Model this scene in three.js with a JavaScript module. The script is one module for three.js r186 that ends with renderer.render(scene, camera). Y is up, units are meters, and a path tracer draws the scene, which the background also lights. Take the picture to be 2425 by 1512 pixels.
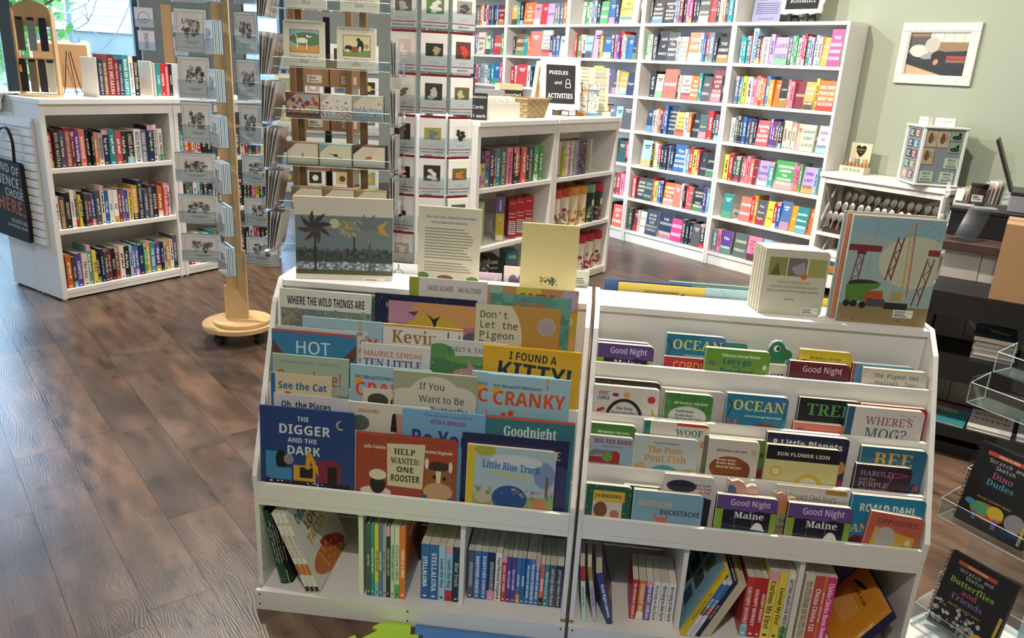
import * as THREE from 'three';
import { mergeGeometries } from 'three/addons/utils/BufferGeometryUtils.js';
import { RoundedBoxGeometry } from 'three/addons/geometries/RoundedBoxGeometry.js';
import { RectAreaLightUniformsLib } from 'three/addons/lights/RectAreaLightUniformsLib.js';
RectAreaLightUniformsLib.init();

const scene = new THREE.Scene();
const camera = new THREE.PerspectiveCamera(44.88, 2425 / 1512, 0.05, 120);
camera.position.set(0, 1.5, 0);
camera.rotation.order = 'YXZ';
camera.rotation.set(-0.3134, 0, 0.0552);
const renderer = new THREE.WebGLRenderer({ antialias: true });
renderer.toneMapping = THREE.LinearToneMapping;
renderer.toneMappingExposure = 0.97;
renderer.shadowMap.enabled = true;
// bright overcast sky outside the shop windows
scene.background = new THREE.Color(0.44, 0.69, 1.0);
scene.backgroundIntensity = 13;
// the shop's own lamps: [u, w] in the room frame, aim [u, v, w], candela (built in ceilingLamp below)
const LAMPS = [
  [-2.6, 2.5, [-2.6, 0.9, 0.0], 32], [-0.9, 2.5, [-0.8, 0.9, 0.0], 34], [0.5, 2.5, [0.6, 0.9, 0.0], 32], [2.1, 1.9, [2.1, 0.8, 0.0], 22],
  [-1.2, 4.0, [-1.0, 0.5, 3.9], 26], [0.5, 3.2, [0.4, 0.5, 3.0], 26], [1.9, 3.3, [2.3, 0.4, 4.2], 30], [3.0, 2.9, [2.9, 0.4, 3.7], 28],
  [4.2, 5.6, [3.0, 0.4, 4.4], 16], [0.6, 6.0, [0.9, 0, 5.2], 14],
];
const LAMP_COLOR = [1.0, 0.92, 0.82], CEIL = 3.3;
// ---------- helpers ----------
let seed = 7;
const rnd = () => { seed = (seed * 1664525 + 1013904223) >>> 0; return seed / 4294967296; };
const rr = (a, b) => a + (b - a) * rnd();
// frames: origin on the floor, turn a; x = u along the front, y = v up, z = w out of the front
const FR = {
  W: { o: [0, 0, 0], a: 0 }, D: { o: [-0.6812, 0, -1.8396], a: 0.088 }, T: { o: [1.617, 0, -6.499], a: 0.88314 },
  L: { o: [-2.742, 0, -4.481], a: -0.995 }, P: { o: [0.724, 0, -5.961], a: -0.945 }, K: { o: [1.877, 0, -3.025], a: 0.5585 },
  S: { o: [1.23, 0, -1.9], a: 1.047 },
};
const X = new THREE.Vector3(1, 0, 0), Y = new THREE.Vector3(0, 1, 0), Zv = new THREE.Vector3(0, 0, 1);
const fq = (f) => new THREE.Quaternion().setFromAxisAngle(Y, -FR[f].a);
function put(o, f, p, ry = 0, rx = 0, rz = 0) {
  const q = fq(f), F = FR[f];
  o.position.set(...p).applyQuaternion(q).add(new THREE.Vector3(...F.o));
  o.quaternion.copy(q).multiply(new THREE.Quaternion().setFromEuler(new THREE.Euler(rx, ry, rz, 'YXZ')));
  return o;
}
const names = {};
const numbered = (n) => { const k = names[n] = (names[n] ?? -1) + 1; return k ? n + '_' + String(k).padStart(3, '0') : n; };
function shade(o) { o.traverse((c) => { if (c.isMesh) { c.castShadow = true; c.receiveShadow = true; } }); return o; }
function tag(o, label, category, group) { o.userData.label = label; o.userData.category = category; if (group) o.userData.group = group; return o; }
function thing(name, label, category, group) { const o = new THREE.Group(); o.name = numbered(name); tag(o, label, category, group); scene.add(o); return o; }
function part(name, geos, mat, parent) {
  geos = (Array.isArray(geos) ? geos : [geos]).map((g) => (g.index ? g.toNonIndexed() : g));
  for (const g of geos) for (const k of Object.keys(g.attributes)) if (!['position', 'normal', 'uv'].includes(k)) g.deleteAttribute(k);
  const m = new THREE.Mesh(geos.length > 1 ? mergeGeometries(geos) : geos[0], mat); m.name = name; m.castShadow = m.receiveShadow = true;
  parent.add(m); return m;
}
function solo(name, geos, mat, label, category, group) { const m = part(numbered(name), geos, mat, scene); return tag(m, label, category, group); }
function struct(name, geos, mat) { const m = part(name, geos, mat, scene); m.userData.kind = 'structure'; return m; }
// box from x0..x1 etc.
function bx(x0, x1, y0, y1, z0, z1, r = 0) {
  const g = r ? new RoundedBoxGeometry(x1 - x0, y1 - y0, z1 - z0, 1, r) : new THREE.BoxGeometry(x1 - x0, y1 - y0, z1 - z0);
  g.translate((x0 + x1) / 2, (y0 + y1) / 2, (z0 + z1) / 2); return g;
}
function cyl(r0, r1, h, x, y, z, n = 24) { const g = new THREE.CylinderGeometry(r1, r0, h, n); g.translate(x, y + h / 2, z); return g; }
function tube(pts, r, n = 6, seg) { const c = new THREE.CatmullRomCurve3(pts.map((p) => new THREE.Vector3(...p))); return new THREE.TubeGeometry(c, seg || pts.length * 4, r, n, false); }
function rod(a, b, r, n = 6) { const A = new THREE.Vector3(...a), B = new THREE.Vector3(...b), d = B.clone().sub(A), g = new THREE.CylinderGeometry(r, r, d.length(), n); g.applyQuaternion(new THREE.Quaternion().setFromUnitVectors(Y, d.clone().normalize())); g.translate(...A.add(B).multiplyScalar(0.5).toArray()); return g; }
function bar(a, b, w, t) { // flat bar between two points in a plane of constant z
  const dx = b[0] - a[0], dy = b[1] - a[1], L = Math.hypot(dx, dy), g = new THREE.BoxGeometry(L, w, t); g.rotateZ(Math.atan2(dy, dx)); g.translate((a[0] + b[0]) / 2, (a[1] + b[1]) / 2, (a[2] + b[2]) / 2); return g;
}
function ext(pts, depth, bevel = 0) { const s = new THREE.Shape(pts.map((p) => new THREE.Vector2(...p))); const g = new THREE.ExtrudeGeometry(s, { depth, bevelEnabled: bevel > 0, bevelSize: bevel, bevelThickness: bevel, bevelSegments: 1, curveSegments: 6 }); return g; }
const M = (c, rough = 0.6, o = {}) => new THREE.MeshStandardMaterial({ color: c, roughness: rough, ...o });
function noiseTex(size, base, amp, fn, srgb = true) {
  const cv = document.createElement('canvas'); cv.width = size; cv.height = size; const c = cv.getContext('2d'); fn(c, size);
  const t = new THREE.CanvasTexture(cv); t.wrapS = t.wrapT = THREE.RepeatWrapping; if (srgb) t.colorSpace = THREE.SRGBColorSpace; return t;
}
const MAT = {
  white: M('#e6e4df', 0.42), whiteRim: M('#efeeea', 0.4), cream: M('#e9e3d3', 0.6), black: M('#141416', 0.55), blackMetal: M('#17171a', 0.4, { metalness: 0.6 }), chrome: M('#c9cbd0', 0.22, { metalness: 1 }),
  paper: M('#e2dcca', 0.9), card: M('#dedbd4', 0.75), birch: M('#c9a878', 0.5), birchDark: M('#8a6238', 0.55), kraft: M('#a9845c', 0.8), darkWood: M('#43302a', 0.5), post: M('#7a5c3c', 0.55),
  acrylic: new THREE.MeshPhysicalMaterial({ color: '#f4f8fa', roughness: 0.06, transmission: 1, thickness: 0, ior: 1.45 }),
  glass: new THREE.MeshPhysicalMaterial({ color: '#ffffff', roughness: 0.02, transmission: 1, thickness: 0, ior: 1.45 }),
};
// ---------- print atlas: covers, spines, cards ----------
const pages = [];
function newPage() { const cv = document.createElement('canvas'); cv.width = cv.height = 2048; const c = cv.getContext('2d'); c.fillStyle = '#888'; c.fillRect(0, 0, 2048, 2048);
  const tex = new THREE.CanvasTexture(cv); tex.colorSpace = THREE.SRGBColorSpace; tex.generateMipmaps = true;
  const mk = (r) => new THREE.MeshStandardMaterial({ map: tex, roughness: r }); const pg = { cv, c, tex, mat: mk(0.42), matte: mk(0.8), shelves: [], y: 0 }; pages.push(pg); return pg; }
function tryAlloc(pg, sizes) {
  const save = JSON.stringify([pg.shelves, pg.y]), out = [];
  for (const [w0, h0] of sizes) { const w = Math.ceil(w0) + 4, h = Math.ceil(h0) + 4; let sh = null;
    for (const s of pg.shelves) if (s[1] >= h && s[1] <= h * 1.35 + 6 && s[2] + w <= 2048) { sh = s; break; }
    if (!sh) { if (pg.y + h > 2048) { [pg.shelves, pg.y] = JSON.parse(save); return null; } sh = [pg.y, h, 0]; pg.shelves.push(sh); pg.y += h; }
    out.push({ pg, x: sh[2] + 2, y: sh[0] + 2, w: w - 4, h: h - 4 }); sh[2] += w; }
  return out;
}
function alloc(sizes) { sizes = sizes.map(([w, h]) => [Math.max(3, Math.min(2000, w)), Math.max(3, Math.min(2000, h))]); for (const pg of pages) { const r = tryAlloc(pg, sizes); if (r) return r; } return tryAlloc(newPage(), sizes); }
function paint(cell, bg, fn) { const c = cell.pg.c; c.save(); c.beginPath(); c.rect(cell.x - 2, cell.y - 2, cell.w + 4, cell.h + 4); c.clip(); c.fillStyle = bg; c.fillRect(cell.x - 2, cell.y - 2, cell.w + 4, cell.h + 4); c.translate(cell.x, cell.y); if (fn) fn(c, cell.w, cell.h); c.restore(); return cell; }
const uvr = (cell) => [cell.x / 2048, 1 - (cell.y + cell.h) / 2048, (cell.x + cell.w) / 2048, 1 - cell.y / 2048];
const FONT = { s: 'bold SZpx sans-serif', r: 'SZpx sans-serif', f: 'bold SZpx serif', g: 'SZpx serif', m: 'SZpx monospace' };
function txt(c, s, x, y, size, col, font = 's', maxw, align = 'center', rot = 0) {
  c.save(); c.translate(x, y); if (rot) c.rotate(rot); c.fillStyle = col; c.textAlign = align; c.textBaseline = 'middle'; c.font = FONT[font].replace('SZ', size.toFixed(1));
  const w = c.measureText(s).width; if (maxw && w > maxw) c.scale(maxw / w, 1); c.fillText(s, 0, 0); c.restore();
}
// drawing ops in cover widths, y from the top
function ops(c, W, H, list) {
  for (const o of list) { const k = o[0];
    if (k === 't' || k === 'T') txt(c, o[1], o[2] * W, o[3] * W, o[4] * W, o[5], o[6] || 's', (o[7] || 0.94) * W, k === 'T' ? 'left' : 'center', o[8] || 0);
    else if (k === 'r') { c.fillStyle = o[5]; c.fillRect(o[1] * W, o[2] * W, o[3] * W, o[4] * W); }
    else if (k === 'b') { c.fillStyle = o[2]; c.fillRect(0, H - o[1] * W, W, o[1] * W); }
    else if (k === 'e') { c.fillStyle = o[5]; c.beginPath(); c.ellipse(o[1] * W, o[2] * W, o[3] * W, o[4] * W, o[6] || 0, 0, 7); c.fill(); }
    else if (k === 'o') { c.strokeStyle = o[5]; c.lineWidth = o[6] * W; c.beginPath(); c.ellipse(o[1] * W, o[2] * W, o[3] * W, o[4] * W, 0, 0, 7); c.stroke(); }
    else if (k === 'p') { c.fillStyle = o[1]; c.beginPath(); for (let i = 0; i < o[2].length; i += 2) c.lineTo(o[2][i] * W, o[2][i + 1] * W); c.fill(); }
    else if (k === 'l') { c.strokeStyle = o[1]; c.lineWidth = o[2] * W; c.lineJoin = 'round'; c.beginPath(); for (let i = 0; i < o[3].length; i += 2) c.lineTo(o[3][i] * W, o[3][i + 1] * W); c.stroke(); }
    else if (k === 'd') { let s = o[3]; const R = () => { s = (s * 16807) % 2147483647; return s / 2147483647; }; const cols = o[1].split(','); for (let i = 0; i < o[2]; i++) { c.fillStyle = cols[i % cols.length]; const a = o[8] * W * (0.5 + R()); c.beginPath(); c.ellipse((o[4] + R() * o[6]) * W, (o[5] + R() * o[7]) * W, a, a * (0.5 + R() * 0.6), R() * 3, 0, 7); c.fill(); } }
    else if (k === 'x') { for (let i = 0; i < o[5]; i++) { c.fillStyle = o[6]; const ww = o[3] * (0.8 + 0.2 * Math.abs(Math.sin(i * 2.7))); c.fillRect(o[1] * W, (o[2] + o[4] * i) * W, ww * W, o[4] * 0.42 * W); } }
    else if (k === 'f') { c.fillStyle = o[8]; for (let i = 0; i < o[5]; i++) { const a = o[6] + (o[7] - o[6]) * i / (o[5] - 1); c.save(); c.translate(o[1] * W, o[2] * W); c.rotate(a); c.beginPath(); c.moveTo(0, 0); c.quadraticCurveTo(o[3] * W * 0.5, -o[4] * W * 1.5, o[3] * W, o[4] * W * 0.8); c.quadraticCurveTo(o[3] * W * 0.45, o[4] * W * 0.5, 0, 0); c.fill(); c.restore(); } }
    else if (k === 'c') { txtBar(c, o[1] * W, o[2] * W, o[3] * W); }
  }
}
function txtBar(c, x, y, w) { c.fillStyle = '#f4f2ea'; c.fillRect(x, y, w, w * 0.42); c.fillStyle = '#222'; for (let i = 0; i < 22; i++) if ((i * 7) % 3) c.fillRect(x + w * (0.06 + i * 0.026), y + w * 0.05, w * 0.014, w * 0.14); for (let i = 0; i < 3; i++) c.fillRect(x + w * 0.06, y + w * (0.23 + i * 0.055), w * (0.5 + 0.1 * i), w * 0.022); txt(c, '$19.99', x + w * 0.83, y + w * 0.16, w * 0.09, '#222', 'r'); }
// slab: convex or simple outline in xy extruded z0..z1, uv rects for front (+z), back (-z), rim
function slab(pts, z0, z1, uf, ub, ur) {
  const P = [], N = [], U = []; let x0 = 1e9, x1 = -1e9, y0 = 1e9, y1 = -1e9; for (const [x, y] of pts) { x0 = Math.min(x0, x); x1 = Math.max(x1, x); y0 = Math.min(y0, y); y1 = Math.max(y1, y); }
  const mid = (r) => [(r[0] + r[2]) / 2, (r[1] + r[3]) / 2];
  const tri = THREE.ShapeUtils.triangulateShape(pts.map((p) => new THREE.Vector2(...p)), []);
  for (const t of tri) { for (const i of t) { const [x, y] = pts[i], a = (x - x0) / (x1 - x0), b = (y - y0) / (y1 - y0); P.push(x, y, z1); N.push(0, 0, 1); U.push(uf[0] + a * (uf[2] - uf[0]), uf[1] + b * (uf[3] - uf[1])); }
    for (const i of [t[0], t[2], t[1]]) { const [x, y] = pts[i], a = 1 - (x - x0) / (x1 - x0), b = (y - y0) / (y1 - y0); P.push(x, y, z0); N.push(0, 0, -1); U.push(ub[0] + a * (ub[2] - ub[0]), ub[1] + b * (ub[3] - ub[1])); } }
  for (let i = 0; i < pts.length; i++) { const [ax, ay] = pts[i], [b_, by] = pts[(i + 1) % pts.length], L = Math.hypot(b_ - ax, by - ay), nx = (by - ay) / L, ny = -(b_ - ax) / L;
    const q = [[ax, ay, z0], [b_, by, z0], [b_, by, z1], [ax, ay, z0], [b_, by, z1], [ax, ay, z1]], uu = Array.isArray(ur[4]) ? ur[4] : null;
    const alongX = Math.abs(ny) > 0.7; q.forEach((v, k) => { P.push(...v); N.push(nx, ny, 0); const m = mid(ur); const s = (v[2] - z0) / (z1 - z0), tt = [0, 1, 1, 0, 1, 0][k]; if (ur.stripe) U.push(ur[0] + s * (ur[2] - ur[0]), ur[1] + tt * (ur[3] - ur[1])); else U.push(m[0], m[1]); }); }
  const g = new THREE.BufferGeometry(); g.setAttribute('position', new THREE.Float32BufferAttribute(P, 3)); g.setAttribute('normal', new THREE.Float32BufferAttribute(N, 3)); g.setAttribute('uv', new THREE.Float32BufferAttribute(U, 2)); return g;
}
const rect = (x0, x1, y0, y1) => [[x0, y0], [x1, y0], [x1, y1], [x0, y1]];
function rrect(x0, x1, y0, y1, r) { // rounded at the fore-edge corners (x1)
  const p = [[x0, y0]]; for (let i = 0; i <= 4; i++) { const a = -Math.PI / 2 + i * Math.PI / 8; p.push([x1 - r + r * Math.cos(a), y0 + r + r * Math.sin(a)]); } for (let i = 0; i <= 4; i++) { const a = i * Math.PI / 8; p.push([x1 - r + r * Math.cos(a), y1 - r + r * Math.sin(a)]); } p.push([x0, y1]); return p;
}
const HEX = { k: '#1d1c21', n: '#1f2c52', b: '#2c66ad', s: '#5f6f86', l: '#9fc9e0', t: '#2f9296', d: '#1f4d46', g: '#42a052', y: '#ecd443', m: '#d79e2e', o: '#e5742e', r: '#c42a30', a: '#7d2030', c: '#ea6a55', p: '#f086a6', h: '#de3a86', v: '#5f429a', i: '#bba4d8', w: '#efece4', e: '#e6dac2', u: '#70503a', x: '#aaa8a6', f: '#cde2c4', q: '#f3bda6' };
const CNAME = { k: 'black', n: 'navy', b: 'blue', s: 'slate grey', l: 'light blue', t: 'teal', d: 'dark green', g: 'green', y: 'yellow', m: 'mustard', o: 'orange', r: 'red', a: 'maroon', c: 'coral', p: 'pink', h: 'hot pink', v: 'purple', i: 'lilac', w: 'white', e: 'cream', u: 'brown', x: 'light grey', f: 'pale green', q: 'peach' };
const INK = { k: '#e8e2d2', n: '#e6d9b4', b: '#fff', s: '#f4f0e6', l: '#20304e', t: '#fff', d: '#e9dcae', g: '#fff', y: '#1c1c20', m: '#fff6e0', o: '#fff6ea', r: '#fff', a: '#f0d8b8', c: '#fff', p: '#7c1840', h: '#fff', v: '#fff', i: '#42246e', w: '#20202a', e: '#2a2430', u: '#efdcb0', x: '#26262e', f: '#1f4a34', q: '#a02a3a' };
const ACC = ['#e8e2d2', '#d7a43a', '#c42a30', '#7fc2d8', '#1d1c21', '#e9a0b4', '#5fae6a'];
function spineArt(c, W, H, code, text, k) { // W along the spine thickness, H its height
  const ink = INK[code];
  if (k % 5 === 1) { c.fillStyle = ACC[k % 7]; c.fillRect(0, H * 0.8, W, H * 0.2); } if (k % 7 === 2) { c.fillStyle = ACC[(k + 3) % 7]; c.fillRect(0, 0, W, H * 0.14); }
  if (text) txt(c, text, W / 2, H * 0.5, Math.min(W * 0.72, H * 0.2), ink, k % 3 === 0 ? 'f' : 's', H * 0.82, 'center', Math.PI / 2);
  else { c.fillStyle = ink; let y = H * (0.14 + (k % 4) * 0.03); for (let i = 0; y < H * 0.7; i++) { const L = H * (0.018 + 0.012 * ((k * 5 + i * 3) % 4)); c.fillRect(W * (0.3 + 0.06 * ((k + i) % 3)), y, W * (0.3 + 0.08 * ((i + k) % 2)), L); y += L + H * (0.008 + ((i + k) % 5 === 0 ? 0.03 : 0)); } }
  c.fillStyle = ink; c.fillRect(W * 0.3, H * 0.93, W * 0.4, Math.min(W * 0.4, H * 0.03));
}
function coverArt(c, W, H, code, text, k) {
  const ink = INK[code], A = ACC[(k * 3) % 7];
  if (k % 4 === 0) { c.fillStyle = A; c.globalAlpha = 0.75; c.beginPath(); c.ellipse(W * 0.5, H * 0.62, W * 0.34, H * 0.2, 0.3, 0, 7); c.fill(); c.globalAlpha = 1; } else if (k % 4 === 1) { c.fillStyle = A; c.globalAlpha = 0.7; c.fillRect(0, H * 0.72, W, H * 0.28); c.globalAlpha = 1; } else if (k % 4 === 2) { c.strokeStyle = A; c.lineWidth = W * 0.05; c.beginPath(); c.moveTo(0, H * 0.8); c.bezierCurveTo(W * 0.4, H * 0.4, W * 0.6, H * 1.0, W, H * 0.55); c.stroke(); }
  if (!text) { c.fillStyle = ink; c.fillRect(W * 0.2, H * 0.18, W * 0.6, H * 0.05); c.fillRect(W * 0.3, H * 0.27, W * 0.4, H * 0.04); return; }
  const L = text.split('/'), n = L.length; L.forEach((s, i) => s && txt(c, s, W / 2, H * (0.14 + 0.74 * (i + 0.5) / n), Math.min(W * 0.3, H * 0.62 / n), ink, k % 3 === 1 ? 'f' : 's', W * 0.9));
}
const CREAM = ['#ddd6c4', '#e6e0d0', '#d3ccb8'];
function pageArt(c, W, H) { c.fillStyle = 'rgba(120,108,84,0.35)'; for (let x = 1; x < W; x += 2) c.fillRect(x, 0, 0.7, H); }
// a book: spine at x=0, width w, height h, thickness t (z from -t to 0, front cover at z=0)
// opt: kind hard|soft|board, front/back/spine = {bg, draw}, ppm pixels per metre, flat: one mesh
let bookNo = 0;
function bookParts(w, h, t, opt) {
  const k = opt.ppm || 900, soft = opt.kind === 'soft', board = opt.kind === 'board', tc = board ? Math.min(0.002, t * 0.2) : soft ? 0.0006 : Math.min(0.0025, t * 0.22), ov = board || soft ? 0 : 0.0025;
  const sm = !!opt.noFront; const sizes = [sm ? [4, 4] : [w * k, h * k], opt.back && opt.back.draw ? [w * k, h * k] : [4, 4], [Math.max(4, t * k), h * k], [4, 4], [Math.min(24, Math.max(4, t * k)), 12]];
  const [cf, cb, cs, ce, cp] = alloc(sizes);
  paint(cf, opt.front.bg, sm ? null : opt.front.draw); paint(cb, opt.back?.bg || opt.front.bg, opt.back?.draw); paint(cs, opt.spine?.bg || opt.front.bg, opt.spine?.draw); paint(ce, board ? '#d9d2bf' : opt.edge || opt.front.bg); paint(cp, CREAM[bookNo++ % 3], pageArt);
  const uf = uvr(cf), ub = uvr(cb), us = uvr(cs), ue = uvr(ce), up = uvr(cp); up.stripe = true;
  const outline = opt.outline ? opt.outline(w, h) : board ? rrect(0, w, 0, h, Math.min(0.012, w * 0.1)) : rect(0, w, 0, h);
  const cov = [slab(outline, -tc, 0, uf, ue, ue), slab(outline, -t, -t + tc, ue, ub, ue)];
  // spine board, a touch rounded: x from -0.001
  const sp = slab(rect(0, t, 0, opt.spineH || h), 0, 0.0015, us, ue, ue); sp.rotateY(-Math.PI / 2); sp.translate(0, 0, -t); cov.push(sp);
  const pout = opt.outline ? outline.map(([x, y]) => [w / 2 + (x - w / 2) * 0.985, y * 0.99]) : board ? rrect(0.0005, w - 0.0006, 0.0004, h - 0.0006, Math.min(0.012, w * 0.1)) : rect(0.001, w - ov - 0.0008, ov + 0.0004, h - ov - 0.0006);
  const pg = slab(pout, -t + tc, -tc, up, up, up);
  return { cov, pg, page: cf.pg };
}
function book(name, w, h, t, opt, label, group) {
  const b = bookParts(w, h, t, opt);
  if (opt.flat) return solo(name, [...b.cov, b.pg], b.page.mat, label, 'book', group);
  const o = thing(name, label, 'book', group); part('cover', b.cov, b.page.mat, o); part('pages', b.pg, b.page.matte, o); return o;
}
// stand a book spine-out: left edge at u0, spine face at w; lean>0 top to the left
function spineOut(o, f, u0, t, v, w, lean = 0) {
  const q = fq(f), ql = new THREE.Quaternion().setFromAxisAngle(Zv, lean), off = lean < 0 ? new THREE.Vector3(0, 0, 0) : new THREE.Vector3(t, 0, 0).applyQuaternion(ql);
  o.position.set(lean < 0 ? u0 + t : u0, v, w).add(off).applyQuaternion(q).add(new THREE.Vector3(...FR[f].o));
  o.quaternion.copy(q).multiply(ql).multiply(new THREE.Quaternion().setFromAxisAngle(Y, Math.PI / 2)); return o;
}
const ORD = ['', 'first', 'second', 'third', 'fourth', 'fifth', 'sixth', 'seventh', 'eighth', 'ninth', 'tenth', 'eleventh', 'twelfth', 'thirteenth', 'fourteenth', 'fifteenth', 'sixteenth', 'seventeenth', 'eighteenth', 'nineteenth', 'twentieth', 'twenty-first', 'twenty-second', 'twenty-third', 'twenty-fourth', 'twenty-fifth', 'twenty-sixth', 'twenty-seventh', 'twenty-eighth', 'twenty-ninth'];
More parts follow.
